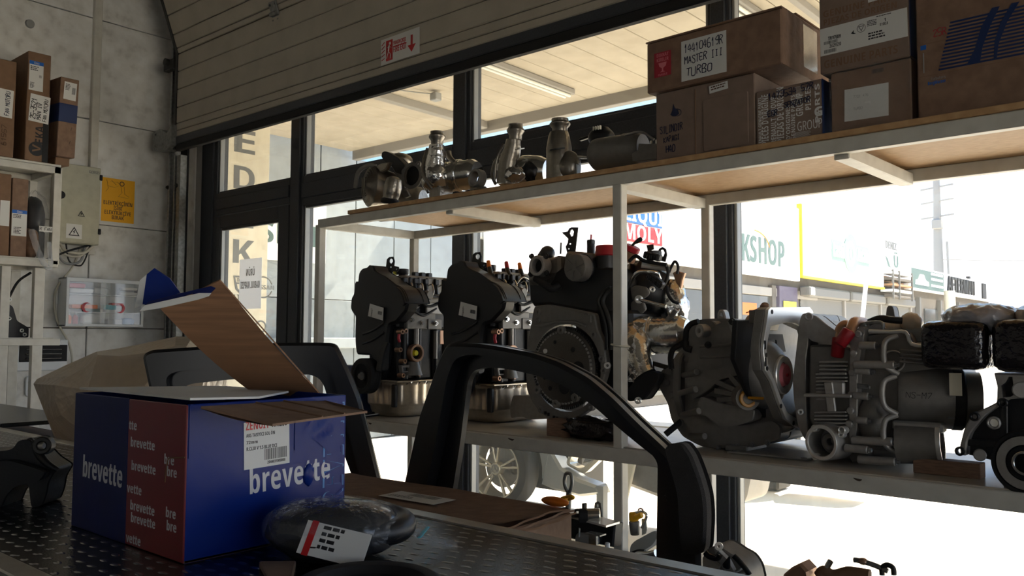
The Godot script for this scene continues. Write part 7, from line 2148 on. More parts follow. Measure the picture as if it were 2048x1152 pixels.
func engine_block() -> void:
	var o := sthing("engine_block", "bare dark engine block with arched bell face and round damper at the shelf's right end", "engine block", -0.6, SHELF_TOP, -3.0)
	var b := pf(V2([-0.039,0.316,0.226,0.31,0.216,0.001,0.052,0.006,-0.035,0.051,-0.121,0.065,-0.128,0.096,-0.1,0.188,-0.034,0.229,-0.03,0.253]), -0.18,0.16,0.012)
	part(o, "block", b, "iron_black")
	b = pf(V2([-0.036,0.317,0.227,0.312,0.225,0.253,0.046,0.248,-0.001,0.241,-0.035,0.215,-0.062,0.191,-0.089,0.156,-0.102,0.137,-0.113,0.11,-0.117,0.067,-0.132,0.068,-0.133,0.095,-0.121,0.143,-0.103,0.183,-0.095,0.195,-0.055,0.216,-0.031,0.231,-0.028,0.276]), 0.15,0.20,0.004, [V2([-0.018,0.28,-0.006,0.29,0.002,0.307,0.012,0.307,0.016,0.256,0.003,0.247,-0.015,0.246])], 0.004)
	part(o, "bell_face", b, "cast_alu")
	for p in V2([-0.014,0.231,-0.089,0.186,-0.132,0.08]):
		part(o, "dowel_hole", MB.new().ring(Vector3(p.x, p.y, 0.19), Vector3.BACK, 0.007,0.014,0.02,16,0.002), "iron_black")
	part(o, "core_plug", MB.new().ring(Vector3(-0.041,0.17,0.18), Vector3.BACK, 0.012,0.019,0.02,22,0.003), "cast_alu")
	part(o, "core_plug", MB.new().cyl(Vector3(-0.041,0.17,0.18), Vector3(-0.039,0.171,0.19) + Vector3(0,0,0.004), 0.012,-1,18), "machined")
	part(o, "core_plug", MB.new().cyl(Vector3(0.038,0.271,0.22), Vector3(0.04,0.271,0.23), 0.024,-1,24,0.003), "cast_alu")
	part(o, "lower_boss", MB.new().cyl(Vector3(-0.084,0.071,0.18), Vector3(-0.079,0.073,0.2), 0.018,-1,18,0.003), "cast_alu")
	part(o, "panel_rib", MB.new().bar(Vector3(-0.115,0.106,0.185), Vector3(-0.016,0.108,0.185), 0.01,0.02, Vector3.UP, 0.002), "iron_black")
	part(o, "panel_rib", MB.new().bar(Vector3(-0.015,0.238,0.185), Vector3(-0.018,0.108,0.185), 0.01,0.02, Vector3.RIGHT, 0.002), "iron_black")
	var dc := Vector3(0.068,0.076,0.32)
	b = MB.new()
	b.spin(dc + Vector3(0,0,-0.05), Vector3(-0.12,0,1), V2([0.0,0.0,0.085,0.0,0.09,0.01,0.09,0.045,0.086,0.05,0.078,0.05,0.074,0.044,0.05,0.042,0.046,0.05,0.03,0.05,0.028,0.03,0.0,0.03]), 44)
	part(o, "crank_damper", b, "rubber")
	part(o, "damper_ring", MB.new().ring(dc + Vector3(-0.006,0,-0.001), Vector3(-0.12,0,1), 0.05,0.073,0.003,44), "cast_alu")
	part(o, "hub_ring", MB.new().ring(dc + Vector3(-0.006,0,0.0), Vector3(-0.12,0,1), 0.026,0.033,0.006,32,0.001), "bright_steel")
	part(o, "block_foot", MB.new().cyl(Vector3(0.011,0.003,0.28), Vector3(0.004,0.038,0.26), 0.012,-1,12), "rubber")
	# wrapped foam packs lying on the block
	for k in [[-0.735, "black foam pack in cling film on the block, the left one of the two", 1.0,21], [-0.535, "black foam pack in cling film at the right picture edge on the block", 1.05,33]]:
		var p := sthing("foam_pack", k[1], "wrapped part", k[0], V2([-0.691,1.309])[0].y, -2.87,0.0, "film wrapped foam packs")
		b = MB.new()
		b.ball(Vector3(0,0.074,0), Vector3(0.094 * k[2], 0.074 * k[2], 0.13), 34,0.03,5.0, k[3], false, 0.32)
		part(p, "foam", b, "wrap_black")
		b = MB.new()
		b.ball(Vector3(0.05,0.15,-0.02), Vector3(0.105,0.05 * k[2], 0.12), 34,0.16,3.0, k[3] + 3, false, 0.8)
		part(p, "crumpled_film", b, "wrap_gray")
		part(p, "red_wrap", MB.new().ball(Vector3(0.045,0.165,-0.01), Vector3(0.06,0.032,0.07), 18,0.2,3.0,4), "red_dark")

func shelf_end_things() -> void:
	var o := sthing("navy_carton", "dark blue carton at the left end of the lower shelf behind the pulley", "carton", -3.66, SHELF_TOP, -3.18)
	part(o, "body", MB.new().box(Vector3(-0.13,0.13,0.2), Vector3(0.2,0.26,0.3), 0.004), "navy_print")
	part(o, "print", MB.new().box(Vector3(-0.09,0.2,0.3515), Vector3(0.05,0.02,0.001)), "white_print")
	var r := sthing("red_tin", "round red lid peeping out behind the engine pulley", "tin", -3.78, SHELF_TOP, -2.73)
	part(r, "body", MB.new().cyl(Vector3(0.0,0.225,-0.02), Vector3(0.0,0.225,0.02), 0.06,-1,28,0.004), "red_plastic")
	part(r, "stand", MB.new().box(Vector3(0,0.085,0), Vector3(0.05,0.17,0.04), 0.004), "carton_dark")
	var c := sthing("clipboard", "black clipboard with white papers lying on the left shelf edge", "clipboard", -3.63, SHELF_TOP, -2.74,0.3)
	part(c, "board", MB.new().box(Vector3(0,0.004,0), Vector3(0.22,0.006,0.16), 0.002), "rubber")
	for i in 3:
		part(c, "paper", MB.new().box(Vector3(0.0 + i * 0.006,0.008 + i * 0.0025,0.005 * i), Vector3(0.21,0.0015,0.14)), "paper")
	part(c, "clip", MB.new().box(Vector3(0.10,0.018,0), Vector3(0.03,0.012,0.06), 0.004), "rubber")
	single("yellow_card", MB.new().box(Vector3(0,0.045,0), Vector3(0.10,0.09,0.004), 0.001), "poster_yellow", "small yellow card standing on the shelf beside the clipboard", "card", shelf_at(-3.83, SHELF_TOP, -2.73), SA + 0.2)

# ---------------------------------------------------------------- on the upper shelf
func neck(b: MB, c: Vector3, r: float, h: float) -> void:
	# flared pipe mouth
	b.spin(c, Vector3.UP, V2([r * 0.88,0,r * 0.92, h * 0.35,r * 1.22, h * 0.55,r * 1.25, h * 0.66,r, h * 0.82,r * 1.02, h,r * 0.85, h,r * 0.8, h * 0.4]), 28)

func converters() -> void:
	var grp := "catalytic converters on the upper shelf"
	var b: MB
	# first: ribbed shield with flange and canister
	var o := sthing("catalytic_converter", "leftmost catalytic converter with ribbed round shield, flange ring and small canister", "converter", -3.8, UPPER_TOP, -2.95,0.0, grp)
	var c := Vector3(0.144,0.159,0.1)
	b = MB.new()
	var prof := V2([0.0,0.03])
	for i in 13:
		prof.append(Vector2(0.02 + 0.007 * i, 0.03 - 0.0008 * i * i * 0.2 + (0.006 if i % 2 else 0.0)))
	prof.append_array(V2([0.112,0.004,0.115,0.0,0.112,-0.02,0.09,-0.12,0.0,-0.13]))
	b.spin(c, Vector3(-0.35,0.05,1), prof, 40)
	part(o, "ribbed_shield", b, "foil_dark")
	for i in 7:
		part(o, "shield_rib", MB.new().bar(c + Vector3(-0.03 + i * 0.013,0.045,0.035), c + Vector3(-0.025 + i * 0.013,-0.06,0.035), 0.004,0.006, Vector3.BACK, 0.001), "foil_dark")
	part(o, "shield_band", MB.new().tube([c + Vector3(-0.11,0.0,0.02), c + Vector3(-0.07,0.08,0.03), c + Vector3(0.0,0.11,0.02), c + Vector3(0.05,0.10,0.0)], 0.012,8,5), "cast_dark")
	part(o, "shield_plate", pf(V2([0.167,0.255,0.236,0.27,0.312,0.268,0.283,0.231,0.241,0.221,0.181,0.228]), 0.08,0.11,0.006), "foil_dark")
	part(o, "bracket_arm", pf(V2([0.147,0.332,0.151,0.354,0.177,0.359,0.229,0.337,0.28,0.308,0.331,0.268,0.356,0.227,0.324,0.209,0.273,0.227,0.239,0.264,0.178,0.3]), -0.02,0.03,0.008, [V2([0.173,0.343,0.186,0.346,0.194,0.339,0.186,0.335])], 0.006), "iron_black")
	part(o, "top_shell", MB.new().ball(Vector3(0.211,0.311,-0.05), Vector3(0.07,0.045,0.07), 20,0.08), "foil_dark")
	c = Vector3(0.415,0.19,0.03)
	part(o, "flange_ring", MB.new().ring(c, Vector3(0.15,0,1), 0.052,0.072,0.014,40,0.002), "cast_dark")
	part(o, "flange_bore", MB.new().cyl(c + Vector3(0,0,-0.16), c + Vector3(0,0,0.002), 0.052,-1,36), "rubber")
	for k in [[-0.065,0.03], [-0.05,-0.055], [0.05,0.055]]:
		part(o, "flange_lug", MB.new().ring(c + Vector3(k[0], k[1], 0.0), Vector3(0.15,0,1), 0.006,0.016,0.014,16,0.002), "cast_dark")
	part(o, "flange_plate", pf(V2([0.215,0.278,0.295,0.283,0.345,0.244,0.33,0.148,0.372,0.089,0.332,0.082,0.298,0.13,0.254,0.231]), -0.0,0.02,0.004, [], 0.006), "cast_dark")
	b = MB.new()
	b.spin(Vector3(0.398,0.041,0.17), Vector3(0.18,1,-0.1), V2([0.0,0.0,0.038,0.0,0.042,0.008,0.040,0.02,0.044,0.03,0.047,0.075,0.040,0.115,0.018,0.128,0.0,0.13]), 28)
	part(o, "canister", b, "foil_dark")
	part(o, "canister_base", MB.new().cyl(Vector3(0.394,0.028,0.17), Vector3(0.397,0.054,0.17), 0.046,0.047,28,0.006), "rubber")
	part(o, "back_body", MB.new().cyl(Vector3(-0.05,0.1,-0.10), Vector3(0.22,0.1,-0.22), 0.1,0.09,32,0.02), "foil_dark")
	# second: bottle shaped neck before a round body
	o = sthing("catalytic_converter", "converter with tall bottle neck and seamed bulb, second from the left on top", "converter", -3.2, UPPER_TOP, -2.95,0.0, grp)
	c = Vector3(0.079,0.144,0.11)
	part(o, "bulb", MB.new().ball(c, Vector3(0.078,0.083,0.07), 30,0.10,2.0,5), "foil")
	b = MB.new()
	b.tube([c + Vector3(0.0,0.02,0), c + Vector3(0.006,0.09,0.0), c + Vector3(0.008,0.155,0)], 0.066,24,6, false, 0.038)
	part(o, "neck", b, "foil")
	b = MB.new()
	neck(b, Vector3(0.089,0.298,0.11), 0.034,0.07)
	part(o, "pipe_mouth", b, "foil_dark")
	b = MB.new()
	b.tube([c + Vector3(-0.03,0.14,0.03), c + Vector3(-0.028,0.05,0.062), c + Vector3(0.0,-0.02,0.074), c + Vector3(0.03,-0.075,0.05)], 0.007,8,5)
	part(o, "seam", b, "foil_dark")
	part(o, "seam", MB.new().tube([c + Vector3(-0.03,0.06,0.055), c + Vector3(-0.075,0.01,0.02), c + Vector3(-0.07,-0.04,0.02), c + Vector3(-0.02,-0.085,0.03)], 0.007,8,5), "foil")
	part(o, "side_shell", MB.new().ball(c + Vector3(-0.035,0.11,-0.02), Vector3(0.03,0.05,0.03), 16), "foil_dark")
	var d := Vector3(0.215,0.143,0)
	var pr := V2([0,0,0.06,0,0.074,0.012])
	for i in 9:
		pr.append(Vector2(0.074 + (0.003 if i % 2 else 0.0), 0.02 + i * 0.02))
	pr.append_array(V2([0.06,0.20,0,0.205]))
	part(o, "catalyst_body", MB.new().spin(c + Vector3(0.0,0.0,-0.06), Vector3(1,0.02,-0.25), pr, 36), "bright_steel")
	part(o, "body_band", MB.new().ring(c + Vector3(0.085,0.002,-0.08), Vector3(1,0.02,-0.25), 0.073,0.082,0.02,36,0.003), "foil")
	part(o, "small_pipe", MB.new().tube([c + Vector3(0.06,0.12,-0.03), c + Vector3(0.07,0.09,-0.03), c + Vector3(0.10,0.06,-0.04)], 0.016,10,5, false, 0.012), "foil_dark")
	part(o, "rest_foot", MB.new().box(Vector3(c.x + 0.02, (c.y - 0.06) / 2, c.z - 0.02), Vector3(0.08, c.y - 0.06,0.1), 0.008), "foil_dark")
	# third: wire wrapped, with an open ring at its left
	o = sthing("catalytic_converter", "converter with curved pipes and crumpled foil, third from the left on top", "converter", -2.65, UPPER_TOP, -2.95,0.0, grp)
	c = Vector3(0.044,0.13,0.11)
	b = MB.new()
	b.tube([c + Vector3(-0.02,-0.085,0), c + Vector3(-0.012,0.0,0.005), c + Vector3(0.008,0.07,0), c + Vector3(0.015,0.115,0)], 0.052,22,6, false, 0.034)
	part(o, "neck", b, "foil_dark")
	b = MB.new()
	neck(b, Vector3(0.072,0.24,0.11), 0.033,0.075)
	part(o, "pipe_mouth", b, "foil_dark")
	part(o, "bulb", MB.new().ball(c + Vector3(-0.045,-0.012,-0.03), Vector3(0.07,0.085,0.06), 26,0.16,2.5,8), "foil")
	part(o, "seam", MB.new().tube([c + Vector3(-0.03,0.1,0.02), c + Vector3(-0.045,0.02,0.05), c + Vector3(-0.06,-0.07,0.045)], 0.006,7,5), "foil_dark")
	part(o, "seam", MB.new().tube([c + Vector3(-0.02,0.06,0.02), c + Vector3(-0.10,0.03,0.0), c + Vector3(-0.12,-0.03,0.0), c + Vector3(-0.08,-0.08,0.02)], 0.008,7,5), "foil_dark")
	part(o, "hook_plate", MB.new().ring(c + Vector3(0.055,0.065,0.0), Vector3(0,1,0.25), 0.008,0.022,0.004,18), "machined")
	b = MB.new()
	b.spin(c + Vector3(0.02,-0.02,-0.06), Vector3(1,-0.12,-0.25), V2([0,0,0.07,0,0.073,0.03,0.07,0.09,0.055,0.13,0.0,0.135]), 32)
	part(o, "catalyst_body", b, "bright_steel")
	part(o, "crumpled_foil", MB.new().ball(c + Vector3(0.055,-0.055,0.03), Vector3(0.055,0.035,0.045), 22,0.28,3.5,3), "foil")
	part(o, "crumpled_foil", MB.new().ball(c + Vector3(0.10,-0.04,-0.02), Vector3(0.04,0.045,0.04), 18,0.25,3.5,6), "iron_black")
	part(o, "lambda_pipe", MB.new().tube([c + Vector3(-0.15,0.05,-0.04), c + Vector3(-0.10,0.03,-0.02), c + Vector3(-0.09,0.05,0.0)], 0.006,7,4), "dark_steel")
	part(o, "open_ring", MB.new().ring(Vector3(-0.11,0.074,0.15), Vector3(-0.1,0.1,1), 0.030,0.046,0.045,32,0.004), "cast_dark")
	part(o, "ring_tail", MB.new().tube([Vector3(-0.184,0.105,0.13), Vector3(-0.18,0.132,0.11), Vector3(-0.156,0.144,0.09)], 0.010,8,4), "iron_black")
	part(o, "foil_scrap", MB.new().ball(Vector3(-0.083,0.02,0.19), Vector3(0.05,0.014,0.03), 16,0.3,3.0,4), "foil_dark")
	# fourth: dark upright bottle
	o = sthing("catalytic_converter", "dark upright converter with bellows mouth standing beside the long horizontal one", "converter", -2.36, UPPER_TOP, -2.95,0.0, grp)
	c = Vector3(0.04,0.136,0.11)
	b = MB.new()
	var top := Vector3(0.045,0.237,0.11).y
	b.spin(Vector3(c.x, 0.0, c.z), Vector3.UP, V2([0.0,0.0,0.055,0.0,0.057,0.02,0.056, top * 0.7,0.047, top * 0.92,0.04, top,0.0, top]), 32)
	part(o, "body", b, "foil_dark")
	b = MB.new()
	neck(b, Vector3(0.045,0.232,0.11), 0.037,0.062)
	part(o, "pipe_mouth", b, "foil_dark")
	part(o, "lug_plate", MB.new().ring(Vector3(c.x + 0.02,0.15, c.z + 0.035), Vector3(0,1,0.2), 0.006,0.035,0.005,20), "dark_steel")
	part(o, "side_bulb", MB.new().ball(Vector3(c.x + 0.055,0.075, c.z - 0.005), Vector3(0.052,0.072,0.05), 22,0.08), "foil_dark")
	part(o, "stay", MB.new().bar(Vector3(c.x + 0.05,0.125, c.z), Vector3(c.x + 0.15,0.105, c.z - 0.02), 0.008,0.012, Vector3.UP, 0.002), "bright_steel")
	part(o, "strip", MB.new().box(Vector3(c.x + 0.10,0.04, c.z + 0.0), Vector3(0.02,0.08,0.03), 0.003), "galvanized")
	# fifth: long horizontal body
	o = sthing("catalytic_converter", "long horizontal dark converter beside the cartons, rightmost of the row", "converter", -1.95, UPPER_TOP, -2.95,0.0, grp)
	var e0 := Vector3(-0.184,0.111,0.11)
	var e1 := Vector3(0.044,0.108,0.09)
	var ln := e0.distance_to(e1)
	b = MB.new()
	b.spin(e0 + Vector3(0,0,-0.02), e1 - e0, V2([0.0,-0.02,0.05,-0.015,0.066,0.0,0.07,0.02,0.07, ln * 0.6,0.073, ln * 0.63,0.073, ln * 0.8,0.06, ln,0, ln]), 36)
	part(o, "body", b, "cast_dark")
	part(o, "strap", MB.new().tube([Vector3(-0.046,0.156,0.11), Vector3(0.023,0.164,0.13), Vector3(0.078,0.159,0.13), Vector3(0.132,0.122,0.13)], 0.005,7,6), "cast_alu")
	b = pf(V2([0.034,0.079,0.036,0.046,0.154,0.041,0.154,0.101,0.108,0.106,0.067,0.114,0.062,0.087]), 0.06,0.14,0.008, [], 0.004)
	part(o, "end_block", b, "cast_dark")
	for k in [Vector3(0.119,0.105,0.16), Vector3(0.144,0.105,0.16)]:
		part(o, "stud", MB.new().cyl(k + Vector3(0,-0.01,-0.03), k + Vector3(0,0.014,-0.03), 0.005), "bright_steel")
	b = MB.new()
	b.ball(Vector3(-0.243,0.218,-0.03), Vector3(0.06,0.045,0.06), 22)
	b.cyl(Vector3(-0.243,0.243,-0.03), Vector3(-0.243,0.261,-0.03), 0.045,0.036,24,0.004)
	part(o, "domed_cap", b, "iron_black")
	for i in 4:
		part(o, "cap_rib", MB.new().box(Vector3(-0.248,0.249,0) + Vector3(i * 0.012,0.0,0.02), Vector3(0.004,0.018,0.012), 0.001), "machined")
	part(o, "cap_arm", MB.new().bar(Vector3(-0.363,0.226,-0.03), Vector3(-0.265,0.237,-0.03), 0.02,0.012, Vector3.UP, 0.003), "iron_black")

# a carton whose front is spanned by four pixel corners on a plane of the shelf
func shelf_box(n: String, label: String, u0: float, u1: float, y0: float, y1: float, s: float, depth: float, m: String, turn := 0.0) -> Node3D:
	var o := sthing(n, label, "carton", (u0 + u1) / 2, y0, s - depth / 2, turn, "cartons on the upper shelf")
	part(o, "body", MB.new().box(Vector3(0, (y1 - y0) / 2,0), Vector3(u1 - u0, y1 - y0, depth), 0.004), m)
	return o

func fr(u: float, y: float, depth: float, tilt := 0.0, z := 0.0005) -> Transform3D:
	return Transform3D(Basis(Vector3.BACK, tilt), Vector3(u, y, depth / 2 + z))

func top_cartons() -> void:
	var y0 := UPPER_TOP
	# lower row
	var q := V2([-1.741,2.338,-1.342,2.297,-1.751,2.098,-1.343,2.086,-1.782,2.533,-1.241,2.491,-1.777,2.339,-1.233,2.3,-1.105,2.269,-1.107,2.273,-1.106,2.325,-1.075,2.273,-0.834,2.265,-0.824,2.217,-0.801,2.212])
	var a := shelf_box("torn_carton", "plain brown carton with blue pen marks and small torn label under the turbo carton", q[2].x, q[3].x, y0, q[0].y - 0.002,-2.73,0.34, "carton_gray")
	var w: float = q[3].x - q[2].x
	var h: float = q[0].y - 0.002 - y0
	handwriting(a, "SILINDIR", fr(-w / 2 + 0.02, h * 0.46,0.34,0.05), 0.026,0.0125,0.003, "ink", 12)
	handwriting(a, "KAPAGI", fr(-w / 2 + 0.035, h * 0.32,0.34,0.05), 0.02,0.012,0.003, "ink", 13)
	handwriting(a, "H4D", fr(-w / 2 + 0.045, h * 0.18,0.34,0.05), 0.024,0.014,0.0035, "ink", 14)
	handwriting(a, "110413692R", fr(w * 0.02, h * 0.48,0.34,0.06), 0.022,0.0115,0.003, "ink", 15)
	var ink := MB.new()
	ink.xf = fr(-w / 2 + 0.085, h * 0.70,0.34)
	ink.prism(V2([-0.02,-0.01,-0.012,0.004,-0.006,0.03,0.0,0.012,0.012,0.004,0.018,-0.012,0.004,-0.02,-0.01,-0.018]), 0,0.0006)
	ink.tube([Vector3(0.01,0.008,0), Vector3(0.024,0.0,0), Vector3(0.024,-0.015,0), Vector3(0.008,-0.02,0)], 0.0012,5,4)
	part(a, "pen_blot", ink, "ink").set_meta("kind", "stuff")
	var tl := sheet(a, "torn_label", fr(w * 0.16, h * 0.90,0.34,0.08,0.004), 0.075,0.028, "paper")
	var pr := MB.new()
	print_rows(pr, -0.03,0.01,0.06,0.018,2,4)
	part(tl, "print", pr, "ink_brown")
	part(a, "fold_line", MB.new().box(Vector3(-w * 0.08, h * 0.5,0.1705), Vector3(0.004, h * 0.9,0.002), 0.0008), "carton_dark")
	part(a, "pressed_panel", MB.new().prism(MB.rrect(Vector2(w * 0.22, h * 0.42), w * 0.44, h * 0.72,0.012), 0.169,0.173,0.002), "carton_gray")
	# turbo carton
	var d2 := 0.40
	var b := shelf_box("turbo_carton", "taped brown carton with red glass symbol and white hand lettered sheet on top", q[6].x, q[7].x, q[6].y, q[4].y, -2.71, d2, "carton")
	w = q[7].x - q[6].x
	h = q[4].y - q[6].y
	var sh := sheet(b, "note_sheet", fr(-w / 2 + w * 0.45, h * 0.47, d2,0.0), 0.185,0.152, "paper")
	handwriting(sh, "144104619R", Transform3D(Basis(Vector3.BACK, 0.02), Vector3(-0.08,0.044,0.0006)), 0.031,0.0162,0.003, "ink", 21)
	handwriting(sh, "MASTER III", Transform3D(Basis(Vector3.BACK, 0.02), Vector3(-0.078,0.0,0.0006)), 0.026,0.0158,0.003, "ink", 22)
	handwriting(sh, "TURBO", Transform3D(Basis(Vector3.BACK, 0.02), Vector3(-0.072,-0.046,0.0006)), 0.03,0.022,0.0034, "ink", 23)
	var rd := sheet(b, "fragile_label", fr(-w / 2 + w * 0.13, h * 0.52, d2,0.0), 0.074,0.095, "red_label")
	letters(rd, "DIKKAT", Transform3D(Basis(), Vector3(0,0.036,0.0006)), 0.013, "pink_plastic", 0.052, true, 0.0004, "lettering", true)
	letters(rd, "KIRILIR", Transform3D(Basis(), Vector3(0,0.018,0.0006)), 0.013, "pink_plastic", 0.052, true, 0.0004, "lettering", true)
	letters(rd, "FRAGILE", Transform3D(Basis(), Vector3(0,-0.04,0.0006)), 0.008, "pink_plastic", 0.04, true, 0.0004, "lettering", true)
	var gl := MB.new()
	gl.prism(V2([-0.018,0.006,0.018,0.006,0.014,-0.008,0.003,-0.015,0.003,-0.026,0.012,-0.03,-0.012,-0.03,-0.003,-0.026,-0.003,-0.015,-0.014,-0.008]), 0.0005,0.0011)
	part(rd, "glass_symbol", gl, "pink_plastic")
	part(b, "top_flap", MB.new().box(Vector3(0, h + 0.004,0), Vector3(w + 0.008,0.006, d2 + 0.008), 0.002), "carton")
	part(b, "lifted_flap", MB.new().box(Vector3(w / 2 - 0.08, h + 0.012,-0.05), Vector3(0.17,0.005, d2 * 0.7), 0.001), "carton_inside")
	var tp := MB.new()
	var tf := func(i: int, j: int) -> Vector3:
		var u := i / 30.0
		var v := j / 8.0
		return Vector3(w / 2 + 0.001 + 0.0025 * absf(sin(u * 22.0)) * (0.4 + v), lerpf(0.0, h, v), lerpf(d2 / 2 - 0.004,-d2 / 2, u))
	tp.grid(tf, 31,9, Vector3(-9,0,0))
	part(b, "wrinkled_tape", tp, "carton")
	part(b, "gloss_tape", MB.new().box(Vector3(w / 2 + 0.0045, h * 0.55,-0.03), Vector3(0.0008, h * 0.8,0.12)), "clear_tape")
	# patterned carton
	var c := shelf_box("patterned_carton", "grey carton printed all over with pale lettering, beside the plain brown one", q[3].x + 0.003, q[8].x, y0, q[8].y - 0.004,-2.73,0.32, "carton_gray")
	w = q[8].x - q[3].x - 0.003
	h = q[8].y - 0.004 - y0
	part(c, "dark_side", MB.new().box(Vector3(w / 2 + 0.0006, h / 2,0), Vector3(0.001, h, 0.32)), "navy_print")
	var rot := Basis(Vector3.BACK, PI / 2)
	for k in [["RENAULT GENUINE PARTS", -0.075,0.006,0.008,0.13], ["PIECES D'ORIGINE", -0.061,0.006,0.018,0.135], ["RENAULT GROUP", -0.038,0.006,0.014,0.125], ["PIEZAS DE ORIGEN", -0.02,0.006,0.018,0.15], ["D'ORIGINES", 0.0,0.01,0.011,0.09], ["GENUINE PARTS", 0.013,0.006,0.010,0.12], ["PIECES", 0.052,0.10,0.014,0.06], ["GROUP", 0.03,0.085,0.018,0.06], ["PARTS", 0.075,0.05,0.012,0.1]]:
		letters(c, k[0], fr(k[1] * w / 0.172, k[2], 0.32) * Transform3D(rot, Vector3.ZERO), k[3] * w / 0.172, "paper", minf(k[4] * 1.3, h - k[2] - 0.004), true, 0.0004)
	letters(c, "GROUP", fr(w * 0.13,0.05,0.32), 0.03, "paper", w * 0.36, false, 0.0004)
	letters(c, "G", fr(w * 0.38,0.09,0.32), 0.032, "paper", 0.0, true, 0.0004)
	var ln := MB.new()
	ln.xf = fr(0,0,0.32)
	for i in 14:
		print_rows(ln, 0.022,0.032 - i * 0.0022,0.06,0.0016,1,30 + i)
		print_rows(ln, 0.025, h - 0.012 - i * 0.004,0.03,0.0025,1,60 + i)
	part(c, "fine_print", ln, "paper").set_meta("kind", "stuff")
	handwriting(c, "1473534 57R", fr(-0.07, h * 0.86,0.32,0.06,0.0014), 0.022,0.0148,0.0032, "ink", 31)
	handwriting(c, "SENZATOR", fr(-0.012, h * 0.66,0.32,0.05,0.0014), 0.018,0.0115,0.003, "ink", 32)
	handwriting(c, "EGR", fr(-0.072, h * 0.56,0.32,0.05,0.0014), 0.018,0.0125,0.003, "ink", 33)
	# taped carton with a blank sheet
	var e := V2([-1.075,2.093,-0.824,2.087,-1.073,2.273,-0.829,2.264,-1.107,2.275,-0.823,2.263,-0.804,2.088,-0.8,2.259])
	var f := shelf_box("taped_carton", "small brown carton with a faint white sheet under clear tape", e[0].x, e[1].x, y0, e[2].y, -2.73,0.30, "carton_dark")
	w = e[1].x - e[0].x
	h = e[2].y - y0
	sh = sheet(f, "white_sheet", fr(-0.012, h * 0.44,0.30,-0.02), 0.138,0.105, "paper")
	handwriting(sh, "7701 476", Transform3D(Basis(), Vector3(-0.04,0.024,0.0006)), 0.008,0.006,0.0008, "gray_plastic", 41)
	handwriting(sh, "TURBO", Transform3D(Basis(), Vector3(-0.04,-0.015,0.0006)), 0.008,0.006,0.0008, "gray_plastic", 42)
	var bc := MB.new()
	bc.xf = fr(0.0, h * 0.93,0.30)
	bar_code(bc, 0.008,0.0,0.036,0.013)
	part(f, "barcode", bc, "ink_black")
	var fm := MB.new()
	var ff := func(i: int, j: int) -> Vector3:
		var u := i / 16.0
		var v := j / 16.0
		return Vector3(lerpf(-w / 2 - 0.002, w / 2 + 0.003, u), lerpf(0.0, h + 0.002, v), 0.154 + 0.0035 * sin(u * 13.0 + v * 4.0) * sin(v * 11.0))
	fm.grid(ff, 17,17, Vector3(0,0,-9))
	part(f, "clear_wrap", fm, "bag_film")
	# grey genuine parts carton above it
	var g := shelf_box("label_carton", "tall grey printed carton with wide white bar code label", e[4].x, e[5].x, e[2].y + 0.003, e[2].y + 0.32,-2.725,0.30, "carton_gray")
	w = e[5].x - e[4].x
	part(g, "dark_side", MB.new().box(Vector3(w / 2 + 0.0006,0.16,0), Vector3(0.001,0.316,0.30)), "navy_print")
	for k in [["GENUINE PARTS", 0.03,0.026], ["PIEZAS DE ORIGEN", 0.172,0.02], ["GENUINE PARTS", 0.20,0.022]]:
		letters(g, k[0], fr(-w / 2 + 0.012, k[1], 0.30), k[2], "carton_dark", w * 0.82, true, 0.0003)
	var lb := sheet(g, "parts_label", fr(-0.002,0.108,0.30,0.01), w * 0.97,0.092, "paper")
	var l0 := -w * 0.47
	letters(lb, "7701476809", Transform3D(Basis(), Vector3(l0 + 0.022,0.008,0.0006)), 0.012, "ink_black", 0.042, true, 0.0004)
	letters(lb, "353295210", Transform3D(Basis(), Vector3(l0 + 0.026,-0.018,0.0006)), 0.012, "ink_black", 0.038, true, 0.0004)
	pr = MB.new()
	bar_code(pr, l0 + 0.008,0.0,0.045,0.010,6)
	bar_code(pr, l0 + 0.008,-0.028,0.042,0.012,7)
	print_rows(pr, 0.018,-0.006,0.052,0.026,3,8)
	print_rows(pr, 0.016,0.034,0.03,0.02,4,9)
	print_rows(pr, 0.045,0.042,0.05,0.005,1,10)
	part(lb, "print", pr, "ink_black").set_meta("kind", "stuff")
	letters(lb, "1", Transform3D(Basis(), Vector3(0.068,0.024,0.0006)), 0.01, "ink_black", 0.0, true, 0.0004)
	letters(lb, "E100.8", Transform3D(Basis(), Vector3(0.055,0.012,0.0006)), 0.009, "ink_black", 0.024, true, 0.0004)
	var rg := MB.new()
	rg.ring(Vector3(-0.003,0.016,0.0004), Vector3.BACK, 0.0125,0.0137,0.0006,28)
	rg.prism(V2([-0.012,0.023,0.006,0.023,-0.003,0.006]), 0.0004,0.001,0.0, [V2([-0.0095,0.0215,0.0035,0.0215,-0.003,0.0092])])
	part(lb, "triangle_mark", rg, "ink_black").set_meta("kind", "stuff")
	part(lb, "arrow_mark", MB.new().prism(V2([-0.036,0.006,-0.026,0.016,-0.028,0.008,-0.02,0.002,-0.028,0.003]), 0.0004,0.001), "ink_black")
	sheet(g, "upper_label", fr(0.045,0.232,0.30,0.03), 0.056,0.06, "paper")
	# large carton at the right edge
	var k6 := shelf_box("large_carton", "large brown carton with dark blue slanted stripes at the right picture edge", e[6].x, e[6].x + 0.52, y0, y0 + 0.50,-2.72,0.42, "carton")
	var hw := 0.26
	var st := MB.new()
	st.xf = fr(0,0,0.42)
	for i in 14:
		var y := 0.148 + i * 0.0105
		var x0 := -0.198 + i * 0.0027
		st.box(Vector3((x0 + 0.22) / 2, y, 0.0004), Vector3(0.22 - x0,0.0055,0.0006))
	part(k6, "stripes", st, "navy_print").set_meta("kind", "stuff")
	st = MB.new()
	st.xf = fr(0,0,0.42,0.0,0.0012)
